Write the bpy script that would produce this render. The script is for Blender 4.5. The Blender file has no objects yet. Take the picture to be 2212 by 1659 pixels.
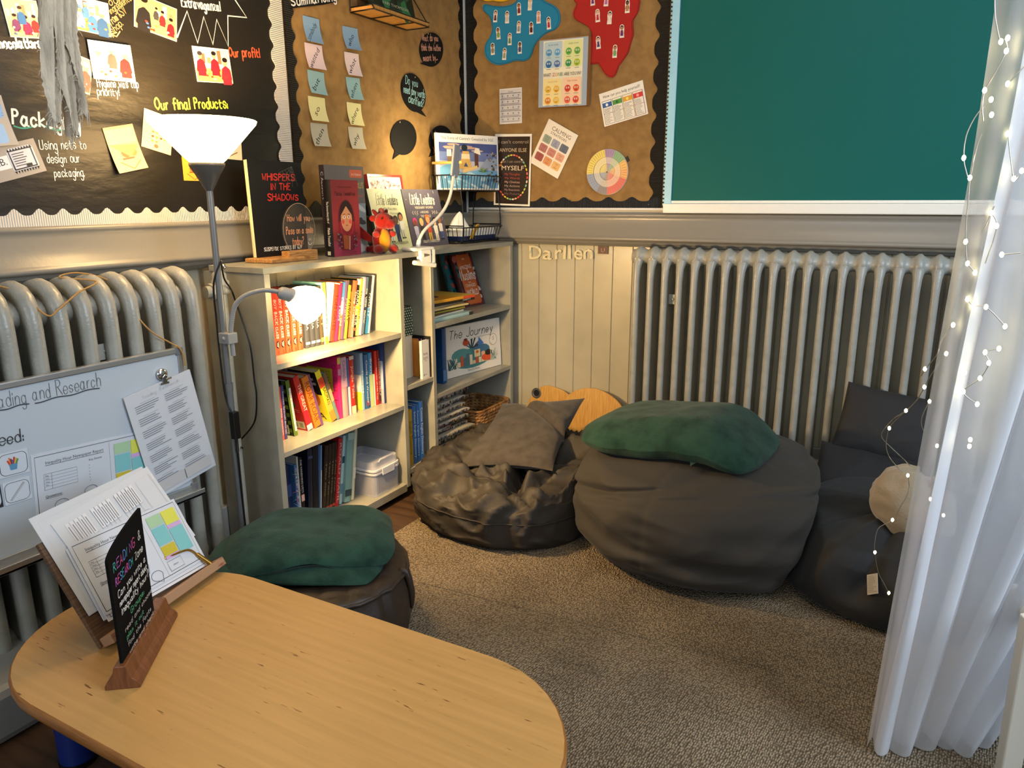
import bpy, bmesh, math, random
from mathutils import Vector, Matrix, noise
from math import sin, cos, pi, radians, sqrt
random.seed(7)
SC = bpy.context.scene
COL = SC.collection

# ---------------------------------------------------------------- camera, world, light, exposure
CAM = Vector((1.92, -3.06, 1.12)); FPX = 1597.0
_y, _p, _r = radians(28.8), radians(14.08), radians(-0.2)
FW = Vector((-sin(_y)*cos(_p), cos(_y)*cos(_p), -sin(_p)))
_rt = Vector((cos(_y), sin(_y), 0)); _up = _rt.cross(FW)
RT = _rt*cos(_r) + _up*sin(_r); UP = _up*cos(_r) - _rt*sin(_r)
cd = bpy.data.cameras.new('camera'); cd.sensor_fit = 'HORIZONTAL'; cd.sensor_width = 36.0
cd.lens = 36.0*FPX/2212.0; cd.clip_start = 0.02
cam = bpy.data.objects.new('camera', cd); COL.objects.link(cam)
cam.matrix_world = Matrix((RT, UP, -FW)).transposed().to_4x4(); cam.location = CAM
SC.camera = cam
SC.view_settings.view_transform = 'Standard'; SC.view_settings.look = 'None'
SC.view_settings.gamma = 1.0; SC.view_settings.exposure = 0.0
SC.view_settings.use_curve_mapping = False

w = bpy.data.worlds.new('world'); SC.world = w; w.use_nodes = True
w.node_tree.nodes['Background'].inputs[0].default_value = (0.80, 0.88, 1.0, 1)
w.node_tree.nodes['Background'].inputs[1].default_value = 0.08

def area(name, loc, aim, sx, sy, energy, col):
    l = bpy.data.lights.new(name, 'AREA'); l.shape = 'RECTANGLE'; l.size = sx; l.size_y = sy
    l.energy = energy; l.color = col
    o = bpy.data.objects.new(name, l); COL.objects.link(o); o.location = loc
    o.rotation_euler = (Vector(aim)-Vector(loc)).to_track_quat('-Z', 'Y').to_euler(); return o
def point(name, loc, energy, col, r=0.03):
    l = bpy.data.lights.new(name, 'POINT'); l.energy = energy; l.color = col; l.shadow_soft_size = r
    o = bpy.data.objects.new(name, l); COL.objects.link(o); o.location = loc; return o
WARM = (1.0, 0.64, 0.27)
area('daylight_far_windows', (2.0, -6.6, 2.0), (1.0, 0.0, 0.6), 3.2, 1.8, 66, (0.88, 0.95, 1.0))
area('daylight_side_window', (3.7, -1.9, 1.8), (2.1, -1.5, 1.1), 1.2, 1.2, 62, (0.70, 0.84, 1.0))

area('overhead_warm_fill', (1.9, -2.0, 2.68), (1.7, -1.9, 0), 1.3, 1.3, 17, (1.0, 0.86, 0.68))  # added warm fill for overall brightness, no real fitting up there

# ---------------------------------------------------------------- pixel helpers: a ray met with a real plane
def ray(px, py): return RT*(px-1106.0) + UP*(829.5-py) + FW*FPX
def onx(px, py, X): d = ray(px, py); return CAM + d*((X-CAM.x)/d.x)
def ony(px, py, Y): d = ray(px, py); return CAM + d*((Y-CAM.y)/d.y)
def onz(px, py, Z): d = ray(px, py); return CAM + d*((Z-CAM.z)/d.z)

def srgb(h):
    if not isinstance(h, str): return h
    o = []
    for i in (0, 2, 4):
        c = int(h[i:i+2], 16)/255.0
        o.append(c/12.92 if c <= .04045 else ((c+.055)/1.055)**2.4)
    return tuple(o)

# ---------------------------------------------------------------- materials
MATS = {}
def mat(name, col=(.8, .8, .8), rough=.5, metal=0.0, spec=.5, bump=None, mix=None, attr=False, coat=0.0,
        emit=None, estr=0.0, trans=0.0, sheen=0.0, alpha=1.0, coords='Object', sss=0.0):
    if name in MATS: return MATS[name]
    m = bpy.data.materials.new(name); m.use_nodes = True; nt = m.node_tree; N = nt.nodes; L = nt.links
    b = N['Principled BSDF']; c = srgb(col)
    b.inputs['Base Color'].default_value = (*c, 1); b.inputs['Roughness'].default_value = rough
    b.inputs['Metallic'].default_value = metal; b.inputs['Specular IOR Level'].default_value = spec
    b.inputs['Coat Weight'].default_value = coat; b.inputs['Transmission Weight'].default_value = trans
    b.inputs['Sheen Weight'].default_value = sheen; b.inputs['Alpha'].default_value = alpha
    tc = N.new('ShaderNodeTexCoord')
    src = None
    if attr:
        a = N.new('ShaderNodeAttribute'); a.attribute_name = 'Col'; src = a.outputs['Color']
    if mix:                                   # (colour2, scale, lo, hi, stretch xyz, detail)
        c2, sc, lo, hi, st, det = mix
        mp = N.new('ShaderNodeMapping'); mp.inputs['Scale'].default_value = st
        n = N.new('ShaderNodeTexNoise'); n.inputs['Scale'].default_value = sc; n.inputs['Detail'].default_value = det
        r = N.new('ShaderNodeMapRange'); r.inputs['From Min'].default_value = lo; r.inputs['From Max'].default_value = hi
        x = N.new('ShaderNodeMix'); x.data_type = 'RGBA'
        L.new(tc.outputs[coords], mp.inputs['Vector']); L.new(mp.outputs[0], n.inputs['Vector'])
        L.new(n.outputs[0], r.inputs['Value']); L.new(r.outputs[0], x.inputs['Factor'])
        if src: L.new(src, x.inputs['A'])
        else: x.inputs['A'].default_value = (*c, 1)
        x.inputs['B'].default_value = (*srgb(c2), 1); src = x.outputs['Result']
    if src: L.new(src, b.inputs['Base Color'])
    prev = None
    for bp in (bump or []):                   # (kind, scale, strength, distance, stretch)
        k, sc, stg, dist, st = bp
        mp = N.new('ShaderNodeMapping'); mp.inputs['Scale'].default_value = st
        L.new(tc.outputs[coords], mp.inputs['Vector'])
        if k == 'noise':
            n = N.new('ShaderNodeTexNoise'); n.inputs['Scale'].default_value = sc; n.inputs['Detail'].default_value = 4
        elif k == 'voronoi':
            n = N.new('ShaderNodeTexVoronoi'); n.inputs['Scale'].default_value = sc
        else:
            n = N.new('ShaderNodeTexWave'); n.inputs['Scale'].default_value = sc; n.bands_direction = k
        L.new(mp.outputs[0], n.inputs['Vector'])
        u = N.new('ShaderNodeBump'); u.inputs['Strength'].default_value = stg; u.inputs['Distance'].default_value = dist
        L.new(n.outputs[0] if k != 'voronoi' else n.outputs['Distance'], u.inputs['Height'])
        if prev: L.new(prev, u.inputs['Normal'])
        prev = u.outputs[0]
    if prev: L.new(prev, b.inputs['Normal'])
    if emit:
        b.inputs['Emission Color'].default_value = (*srgb(emit), 1); b.inputs['Emission Strength'].default_value = estr
    MATS[name] = m; return m

GREY = '9c9a8d'
mat('grey_gloss', GREY, .30, bump=[('noise', 60, .12, .004, (1, 1, 1))], mix=('84847b', 9, .45, .75, (1, 1, 1), 6))
mat('grey_rail', '87837a', .28, bump=[('noise', 60, .12, .004, (1, 1, 1))])
mat('grey_wall', 'b3ad97', .34, bump=[('noise', 45, .15, .004, (1, 1, 1))], mix=('a5a08c', 6, .45, .75, (1, 1, 1), 5))
mat('radiator_paint', '9a9a92', .30, bump=[('noise', 160, .22, .004, (1, 1, 1))], mix=('8b8b82', 20, .5, .75, (1, 1, 1), 5))
mat('print', attr=True, rough=.45, spec=.4)
mat('print_gloss', attr=True, rough=.22, spec=.5)
mat('matte', attr=True, rough=.8, spec=.25)
mat('chalk', attr=True, rough=.9, spec=.1)
mat('paper', 'e9e5da', .7, bump=[('Z', 260, .2, .002, (1, 1, 1))])
mat('white_plastic', 'f0efe6', .35)
mat('black_metal', '0e0e0e', .35, spec=.5)
mat('grey_metal', '8d8f92', .35, metal=.6)
mat('chrome', 'c8c8c8', .18, metal=1.0)
mat('brass', 'b08a45', .3, metal=1.0)
mat('white_wall', 'd8d2c4', .6)
mat('wood_pale', 'cf9a52', .45, bump=[('noise', 40, .15, .003, (1, 12, 1))], mix=('a8722f', 14, .45, .7, (1, 14, 1), 5))

# ---------------------------------------------------------------- geometry collector
def frame(O, U, V, N): return Matrix(((U.x, V.x, N.x, O.x), (U.y, V.y, N.y, O.y), (U.z, V.z, N.z, O.z), (0, 0, 0, 1)))
def T(x, y=None, z=None):
    return Matrix.Translation(x if y is None else (x, y, z))
def RX(a): return Matrix.Rotation(a, 4, 'X')
def RY(a): return Matrix.Rotation(a, 4, 'Y')
def RZ(a): return Matrix.Rotation(a, 4, 'Z')
MW = {}
class G:
    def __init__(s, M=None): s.v = []; s.f = []; s.c = []; s.m = []; s.s = []; s.M = M or Matrix(); s.mats = []
    def mi(s, name):
        if name not in s.mats: s.mats.append(name)
        return s.mats.index(name)
    def add(s, vs, fs, col='ffffff', m=0, smooth=False, M=None):
        b = len(s.v); X = s.M @ M if M is not None else s.M; c = srgb(col)
        s.v += [X @ Vector(p) for p in vs]
        for f in fs:
            s.f.append([b+i for i in f]); s.c.append(c); s.m.append(m); s.s.append(smooth)
        return s
    def box(s, x0, y0, z0, x1, y1, z1, col='ffffff', m=0, M=None):
        vs = [(x, y, z) for z in (z0, z1) for y in (y0, y1) for x in (x0, x1)]
        return s.add(vs, [(0, 2, 3, 1), (4, 5, 7, 6), (0, 1, 5, 4), (2, 6, 7, 3), (1, 3, 7, 5), (0, 4, 6, 2)], col, m, False, M)
    def rbox(s, x0, y0, z0, x1, y1, z1, r, col='ffffff', m=0, M=None, n=3):
        # box with rounded edges in plan (xy) and a small chamfer on top and bottom
        pts = rrect(x0, y0, x1, y1, r, n); k = len(pts); e = min(r*.5, (z1-z0)*.3)
        cx, cy = (x0+x1)/2, (y0+y1)/2; vs = []
        for z, q in ((z0, e), (z0+e, 0), (z1-e, 0), (z1, e)):
            for (x, y) in pts:
                vs.append((cx+(x-cx)*(1-q/max(1e-6, abs(x1-x0)/2)), cy+(y-cy)*(1-q/max(1e-6, abs(y1-y0)/2)), z))
        fs = [tuple(range(k-1, -1, -1)), tuple(range(3*k, 4*k))]
        for j in range(3):
            for i in range(k): fs.append((j*k+i, j*k+(i+1) % k, (j+1)*k+(i+1) % k, (j+1)*k+i))
        return s.add(vs, fs, col, m, False, M)
    def prism(s, pts, z0, z1, col='ffffff', m=0, M=None, smooth=False):
        k = len(pts); vs = [(x, y, z0) for x, y in pts] + [(x, y, z1) for x, y in pts]
        fs = [tuple(range(k-1, -1, -1)), tuple(range(k, 2*k))] + [(i, (i+1) % k, k+(i+1) % k, k+i) for i in range(k)]
        return s.add(vs, fs, col, m, smooth, M)
    def tube(s, pts, r, n=10, col='ffffff', m=0, M=None, caps=True, smooth=True, closed=False):
        P = [Vector(p) for p in pts]; k = len(P); vs = []; fs = []
        rs = r if isinstance(r, (list, tuple)) else [r]*k
        prev = None
        for i in range(k):
            if closed: t = (P[(i+1) % k]-P[i-1])
            else: t = (P[min(i+1, k-1)]-P[max(i-1, 0)])
            t = t.normalized() if t.length > 1e-9 else Vector((0, 0, 1))
            if prev is None:
                a = t.orthogonal().normalized()
            else:
                a = prev - t*prev.dot(t); a = a.normalized() if a.length > 1e-6 else t.orthogonal().normalized()
            prev = a; b = t.cross(a)
            for j in range(n):
                q = 2*pi*j/n; vs.append(P[i]+(a*cos(q)+b*sin(q))*rs[i])
        R = k if closed else k-1
        for i in range(R):
            for j in range(n):
                i2 = (i+1) % k
                fs.append((i*n+j, i*n+(j+1) % n, i2*n+(j+1) % n, i2*n+j))
        s.add(vs, fs, col, m, smooth, M)
        if caps and not closed:
            s.add(vs[:n], [tuple(range(n-1, -1, -1))], col, m, False, M); s.add(vs[-n:], [tuple(range(n))], col, m, False, M)
        return s
    def lathe(s, prof, n=24, col='ffffff', m=0, M=None, smooth=True):
        vs = []; fs = []; k = len(prof)
        for (r, z) in prof:
            for j in range(n): q = 2*pi*j/n; vs.append((r*cos(q), r*sin(q), z))
        for i in range(k-1):
            for j in range(n): fs.append((i*n+j, i*n+(j+1) % n, (i+1)*n+(j+1) % n, (i+1)*n+j))
        return s.add(vs, fs, col, m, smooth, M)
    def grid(s, fn, nu, nv, col='ffffff', m=0, M=None, smooth=True, wrap=False):
        vs = []; fs = []
        for j in range(nv+1):
            for i in range(nu if wrap else nu+1): vs.append(fn(i/nu, j/nv))
        w = nu if wrap else nu+1
        for j in range(nv):
            for i in range(nu):
                i2 = (i+1) % w
                fs.append((j*w+i, j*w+i2, (j+1)*w+i2, (j+1)*w+i))
        return s.add(vs, fs, col, m, smooth, M)
    def ell(s, c, rx, ry, rz, nu=16, nv=10, col='ffffff', m=0, M=None, e=1.0):
        def fn(u, v):
            a = 2*pi*u; b = pi*(v-.5)
            return (c[0]+rx*cos(b)*cos(a), c[1]+ry*cos(b)*sin(a), c[2]+rz*sin(b))
        return s.grid(fn, nu, nv, col, m, M, True, True)
    def build(s, name, mt='print', parent=None, bevel=0.0, subsurf=0, origin=None):
        vs = s.v
        if parent is not None:
            I = MW[parent.name].inverted(); vs = [I @ p for p in vs]; W = MW[parent.name]
        else:
            if isinstance(origin, Matrix): W = origin
            else:
                if origin is None:
                    xs = [p.x for p in vs]; ys = [p.y for p in vs]; zs = [p.z for p in vs]
                    origin = ((min(xs)+max(xs))/2, (min(ys)+max(ys))/2, min(zs))
                W = Matrix.Translation(origin)
            I = W.inverted(); vs = [I @ p for p in vs]
        me = bpy.data.meshes.new(name); me.from_pydata(vs, [], s.f)
        me.polygons.foreach_set('use_smooth', s.s); me.polygons.foreach_set('material_index', s.m)
        at = me.color_attributes.new('Col', 'FLOAT_COLOR', 'CORNER')
        buf = []
        for p, c in zip(me.polygons, s.c): buf += [c[0], c[1], c[2], 1.0]*p.loop_total
        at.data.foreach_set('color', buf)
        for k in ([mt] if isinstance(mt, str) else mt): me.materials.append(MATS[k])
        me.update()
        o = bpy.data.objects.new(name, me); COL.objects.link(o)
        if parent is not None: o.parent = parent
        else: o.matrix_world = W
        MW[o.name] = W
        if bevel:
            d = o.modifiers.new('b', 'BEVEL'); d.width = bevel; d.segments = 2; d.limit_method = 'ANGLE'; d.angle_limit = radians(40)
        if subsurf:
            d = o.modifiers.new('s', 'SUBSURF'); d.levels = subsurf; d.render_levels = subsurf
        return o
def rrect(x0, y0, x1, y1, r, n=4):
    out = []
    for cx, cy, a0 in ((x1-r, y1-r, 0), (x0+r, y1-r, pi/2), (x0+r, y0+r, pi), (x1-r, y0+r, 1.5*pi)):
        for i in range(n+1):
            a = a0 + pi/2*i/n; out.append((cx+r*cos(a), cy+r*sin(a)))
    return out
def tag(o, label=None, cat=None, group=None, kind=None):
    if label: o['label'] = label
    if cat: o['category'] = cat
    if group: o['group'] = group
    if kind: o['kind'] = kind
    return o
def thing(name, label, cat, W, group=None):
    o = bpy.data.objects.new(name, None); COL.objects.link(o); o.empty_display_size = .05
    W = W if isinstance(W, Matrix) else Matrix.Translation(W)
    o.matrix_world = W; MW[o.name] = W
    return tag(o, label, cat, group)
def struct(g, name, mt, **k): return tag(g.build(name, mt, **k), kind='structure')
def smooth_path(pts, n=6, closed=False):
    P = [Vector(p) for p in pts]; k = len(P); out = []
    R = range(k if closed else k-1)
    for i in R:
        p0 = P[i-1] if (i > 0 or closed) else P[0]; p1 = P[i]; p2 = P[(i+1) % k]
        p3 = P[(i+2) % k] if (closed or i+2 < k) else P[-1]
        for j in range(n):
            t = j/n
            out.append(.5*((2*p1)+(p2-p0)*t+(2*p0-5*p1+4*p2-p3)*t*t+(3*p1-p0-3*p2+p3)*t**3))
    if not closed: out.append(P[-1])
    return out

# ---------------------------------------------------------------- lettering
_tc = {}
def tmesh(s):
    if s not in _tc:
        c = bpy.data.curves.new('t', 'FONT'); c.body = s; c.size = 1.0; c.resolution_u = 2
        o = bpy.data.objects.new('t', c); me = bpy.data.meshes.new_from_object(o)
        vs = [(v.co.x, v.co.y) for v in me.vertices]; fs = [tuple(p.vertices) for p in me.polygons]
        w = max((v[0] for v in vs), default=0.0)
        bpy.data.objects.remove(o); bpy.data.curves.remove(c); bpy.data.meshes.remove(me)
        _tc[s] = (vs, fs, w)
    return _tc[s]
HAND = {
 'a': '~3G2H1H0F0E1D2D3F|3H3D4D', 'b': '0K0D|~0F1H2H3G3E2D1D0E', 'c': '~3G2H1H0G0E1D2D3E', 'd': '3K3D|~3F2H1H0G0E1D2D3E',
 'e': '~0F3F3G2H1H0G0E1D2D3E', 'f': '~3K2K1J1D|0H3H', 'g': '~3G2H1H0G0E1D2D3E|~3H3B2A1A0B', 'h': '0K0D|~0F1H2H3G3D',
 'i': '0H0D|0J0I', 'j': '~1H1B0A|1J1I', 'k': '0K0D|3H0F3D', 'l': '0K0D', 'm': '0H0D|~0G1H2G2D|~2G3H4G4D', 'n': '0H0D|~0F1H2H3G3D',
 'o': '~1D0E0G1H2H3G3E2D1D', 'p': '0H0A|~0G1H2H3G3E2D1D0E', 'q': '3H3A|~3G2H1H0G0E1D2D3E', 'r': '0H0D|~0F1H2H', 's': '~3G2H1H0G1F2F3E2D1D0E',
 't': '~1J1E2D3D|0H3H', 'u': '~0H0E1D2D3E|3H3D', 'v': '0H2D3H', 'w': '0H1D2G3D4H', 'x': '0H3D|3H0D', 'y': '0H2D|3H1A', 'z': '0H3H0D3D',
 'A': '0D2K4D|1F3F', 'B': '0D0K|~0K2K3J2H0H|~0H3G3E2D0D', 'C': '~4J3K1K0I0F1D3D4E', 'D': '0D0K|~0K2K4I4F2D0D', 'E': '3K0K0D3D|0H2H',
 'F': '3K0K0D|0H2H', 'G': '~4J3K1K0I0F1D3D4E4G2G', 'H': '0K0D|4K4D|0H4H', 'I': '0K0D', 'J': '~3K3E2D1D0E', 'K': '0K0D|4K0H4D', 'L': '0K0D3D',
 'M': '0D0K2G4K4D', 'N': '0D0K4D4K', 'O': '~2D0F0I2K4I4F2D', 'P': '0D0K|~0K2K3J3I2H0H', 'Q': '~2D0F0I2K4I4F2D|3E4D', 'R': '0D0K|~0K2K3J3I2H0H|1H4D',
 'S': '~4J2K0J1H3G4E2D0E', 'T': '0K4K|2K2D', 'U': '~0K0E1D3D4E4K', 'V': '0K2D4K', 'W': '0K1D2H3D4K', 'X': '0K4D|4K0D', 'Y': '0K2H4K|2H2D', 'Z': '0K4K0D4D',
 '0': '~2D0F0I2K4I4F2D', '1': '0I1K1D', '2': '~0J1K3K3I0D|0D3D', '3': '~0K3K1H3F2D0D', '6': '~3K1J0F1D3E2G0F', '7': '0K3K1D', '8': '~2H0I1K3J0E2D3F2H',
 '!': '0K0F|0E0D', ':': '0G0F|0E0D', '.': '0E0D', ',': '1E0C', '?': '~0J1K3K3I1G1F|1E1D', "'": '0K0I', '-': '0F2F', '&': '~4D1I2K3I0F1D3E4F', ')': '~0K2I2F0D', '(': '~2K0I0F2D', '^': '0H2J4H', '|': '0K0C'}
def hglyph(ch):
    out = []; w = 0
    for st in HAND.get(ch, '').split('|'):
        if not st: continue
        sm = st[0] == '~'; st = st.lstrip('~')
        pts = [(int(st[i]), 'ABCDEFGHIJK'.index(st[i+1])-3) for i in range(0, len(st), 2)]
        w = max(w, max(p[0] for p in pts))
        if sm: pts = [(p.x, p.y) for p in smooth_path([(a, b, 0) for a, b in pts], 4)]
        out.append(pts)
    return out, w
class Pr:
    """flat printing on a plane of a G: local u right, v up; every call lies a hair above the last"""
    def __init__(s, g, O, U, V, m=0, step=.00004, M=None):
        s.g = g; s.m = m; s.step = step; s.k = 1
        U = Vector(U); V = Vector(V); s.M = frame(Vector(O), U, V, U.cross(V))
        if M is not None: s.M = M @ s.M
    def z(s): s.k += 1; return s.k*s.step
    def poly(s, pts, col):
        z = s.z(); A = sum(pts[i-1][0]*pts[i][1]-pts[i][0]*pts[i-1][1] for i in range(len(pts)))
        if A < 0: pts = pts[::-1]
        s.g.add([(a, b, z) for a, b in pts], [tuple(range(len(pts)))], col, s.m, False, s.M); return s
    def rect(s, u0, v0, u1, v1, col): return s.poly([(u0, v0), (u1, v0), (u1, v1), (u0, v1)], col)
    def rr(s, u0, v0, u1, v1, r, col): return s.poly(rrect(u0, v0, u1, v1, r), col)
    def oval(s, u, v, a, b, col, n=18, rot=0.0):
        return s.poly([(u+a*cos(q)*cos(rot)-b*sin(q)*sin(rot), v+a*cos(q)*sin(rot)+b*sin(q)*cos(rot)) for q in [2*pi*i/n for i in range(n)]], col)
    def line(s, pts, wd, col, closed=False):
        z = s.z(); P = [Vector((a, b)) for a, b in pts]
        if closed: P.append(P[0])
        k = len(P); vs = []; fs = []
        for i in range(k):
            t = P[min(i+1, k-1)]-P[max(i-1, 0)]
            if t.length < 1e-9: t = Vector((1, 0))
            t.normalize(); nrm = Vector((-t.y, t.x))*wd*.5; e = t*wd*.3*(-1 if i == 0 else (1 if i == k-1 else 0))
            for sg in (1, -1): q = P[i]+e+nrm*sg; vs.append((q.x, q.y, z))
        for i in range(k-1): fs.append((2*i, 2*i+1, 2*i+3, 2*i+2))
        s.g.add(vs, fs, col, s.m, False, s.M); return s
    def frame(s, u0, v0, u1, v1, wd, col): return s.line([(u0, v0), (u1, v0), (u1, v1), (u0, v1)], wd, col, True)
    def text(s, t, u, v, h, col, w=None, al='l', rot=0.0, shear=0.0):
        """printed lettering, cap height h, baseline at v, fitted to width w when given"""
        vs, fs, tw = tmesh(t)
        if not vs: return s
        sc = h/.69; sx = sc if w is None else w/max(tw, 1e-6); W = tw*sx
        off = {'l': 0, 'c': -W/2, 'r': -W}[al]; z = s.z(); c, n = cos(rot), sin(rot); o = []
        for x, y in vs:
            a = x*sx+off+shear*y*sc; b = y*sc; o.append((u+a*c-b*n, v+a*n+b*c, z))
        s.g.add(o, fs, col, s.m, False, s.M); return s
    def hand(s, t, u, v, h, col, w=None, al='l', rot=0.0, wd=None, slant=.08, jit=.25, sp=1.6):
        """hand lettering as strokes, x-height 4/7 of h"""
        q = h/7.0; wd = wd or h*.088; rnd = random.Random(t); x = 0.0; pls = []
        for ch in t:
            if ch == ' ': x += 3.4; continue
            gl, gw = hglyph(ch); jy = rnd.uniform(-jit, jit); ja = 1+rnd.uniform(-.1, .1)
            for pl in gl: pls.append([(x+px*ja*.95+slant*py, py*ja+jy) for px, py in pl])
            x += gw*.95+sp
        W = max(x-sp, 1.2); sx = q if w is None else w/W; off = {'l': 0, 'c': -W*sx/2, 'r': -W*sx}[al]
        c, n = cos(rot), sin(rot)
        for pl in pls:
            pts = []
            for a, b in pl:
                a = a*sx+off; b = b*q; pts.append((u+a*c-b*n, v+a*n+b*c))
            s.line(pts, wd, col)
        return s
    def lines(s, u0, v0, u1, v1, n, wd, col, seed=1):
        """n thin rows standing for small print, ragged right"""
        r = random.Random(seed)
        for i in range(n):
            v = v1-(v1-v0)*(i+.5)/n; s.line([(u0, v), (u0+(u1-u0)*r.uniform(.55, 1), v)], wd, col)
        return s
def px_frame(TL, TR, BR, BL, plane, val, lift=0.0):
    """real size and frame of a flat sheet from its corner pixels on a wall plane"""
    f = onx if plane == 'x' else ony
    a, b, c, d = [f(p[0], p[1], val) for p in (TL, TR, BR, BL)]
    U = ((b-a)+(c-d)).normalized(); V = ((a-d)+(b-c)); V = (V-U*V.dot(U)).normalized()
    w = ((b-a).length+(c-d).length)/2; h = ((a-d).length+(b-c).length)/2
    return (a+b+c+d)/4+U.cross(V)*lift, U, V, w, h
def sheet(name, label, cat, fr, paint, mt='print', base='f4f0e6', th=.0012, group=None, pts=None, curl=0.0):
    """a card or paper of real thickness; paint(Pr, w, h) draws on it with the origin at its centre"""
    O, U, V, w, h = fr; N = U.cross(V); M = frame(O, U, V, N); g = G(M)
    if pts: g.prism(pts, -th, 0, base)
    elif curl:
        n = 8
        def fn(u, v): return ((u-.5)*w, (v-.5)*h, curl*max(0, (.8-v))**2)
        for i in range(n):
            v0, v1 = i/n, (i+1)/n
            A = [fn(0, v0), fn(1, v0), fn(1, v1), fn(0, v1)]
            g.add(A+[(p[0], p[1], p[2]-th) for p in A], [(0, 1, 2, 3), (7, 6, 5, 4), (0, 4, 5, 1), (1, 5, 6, 2), (2, 6, 7, 3), (3, 7, 4, 0)], base)
    else: g.box(-w/2, -h/2, -th, w/2, h/2, 0, base)
    if curl:
        g2 = G(M); paint(Pr(g2, (0, 0, 0), (1, 0, 0), (0, 1, 0)), w, h); I = M.inverted()
        for i, p in enumerate(g2.v):
            q = I @ p; q.z += curl*max(0, (.8-(q.y/h+.5)))**2; g2.v[i] = M @ q
        b = len(g.v); g.v += g2.v; g.f += [[b+i for i in f] for f in g2.f]; g.c += g2.c; g.m += g2.m; g.s += g2.s
    elif paint: paint(Pr(g, (0, 0, 0), (1, 0, 0), (0, 1, 0)), w, h)
    return tag(g.build(name, mt, origin=M), label, cat, group)
# ================================================================ the room
mat('floor_wood', '4a3626', .45, mix=('33231a', 7, .4, .7, (1, 9, 1), 5), bump=[('X', 2.2, .3, .004, (1, 1, 1))])
mat('skirting_paint', '8f9290', .4, bump=[('noise', 40, .1, .004, (1, 1, 1))])
mat('ceiling_white', 'd9d5cb', .8)
g = G(); g.box(-.1, -5.2, -.06, 5.0, .1, 0); struct(g, 'floor', 'floor_wood')
g = G(); g.box(-.1, -5.2, 2.75, 5.0, .1, 2.85); struct(g, 'ceiling', 'ceiling_white')
def boarded(ends, d, n, z0, z1, gw=.0035, gd=.006):
    """plan outline of a boarded dado with grooves at the given stations"""
    pts = []
    a, b = ends; pts.append((a, d))
    for s in n: pts += [(s-gw, d), (s-gw*.3, d-gd), (s+gw*.3, d-gd), (s+gw, d)]
    pts.append((b, d)); return pts
# left wall: plaster core with a boarded dado
g = G(); g.box(-.1, -5.2, 0, -.008, .1, 2.75, m=1)
n = [-5.1+.09*i for i in range(57)]
pr = boarded((-5.2, 0), 0, n, 0, 0)
g.add([(d, s, 0) for s, d in pr]+[(d, s, 1.04) for s, d in pr], [(i, i+1, len(pr)+i+1, len(pr)+i) for i in range(len(pr)-1)])
struct(g, 'wall_left', ['grey_wall', 'white_wall'])
g = G(); g.box(-.1, .008, 0, 5.0, .1, 2.75, m=1)
n = [.022+.09*i for i in range(55)]
pr = boarded((0, 5.0), 0, n, 0, 0)
g.add([(s, -d, 0) for s, d in pr]+[(s, -d, 1.04) for s, d in pr], [(i, i+1, len(pr)+i+1, len(pr)+i) for i in range(len(pr)-1)])
struct(g, 'wall_back', ['grey_wall', 'white_wall'])
# moulded dado rails: sloping hollow face over a round bead
PROF = [(0, 1.058), (.020, 1.058), (.024, 1.052), (.024, 1.046), (.020, 1.042), (.021, 1.030), (.024, 1.012), (.029, .994), (.036, .978), (.043, .966), (.045, .962),
        (.050, .958), (.052, .952), (.049, .946), (.042, .943), (.036, .941), (.036, .934), (.030, .930), (.024, .928), (.022, .920), (0, .918)]
def rail(name, a, b, left):
    g = G(); k = len(PROF)
    P = lambda d, s, z: (d, s, z) if left else (s, -d, z)
    vs = [P(d, a + (0 if left else 0), z) for d, z in PROF]+[P(d, b, z) for d, z in PROF]
    fs = [((i, i+1, k+i+1, k+i) if not left else (i+1, i, k+i, k+i+1)) for i in range(k-1)]
    g.add(vs, fs, smooth=True)
    struct(g, name, 'grey_rail')
rail('trim_1', -5.2, -.0, True); rail('trim_2', 0.0, 5.0, False)
g = G(); g.box(0, -5.2, 0, .022, 0, .15); struct(g, 'baseboard_left', 'skirting_paint', bevel=.004)
g = G(); g.box(0, -.022, 0, 5.0, 0, .15); struct(g, 'baseboard_back', 'skirting_paint', bevel=.004)
# boxed pipe run along the foot of the left wall
g = G(); g.box(.022, -5.2, 0, .335, -1.95, .125); struct(g, 'trim_3', 'skirting_paint', bevel=.02)

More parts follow.
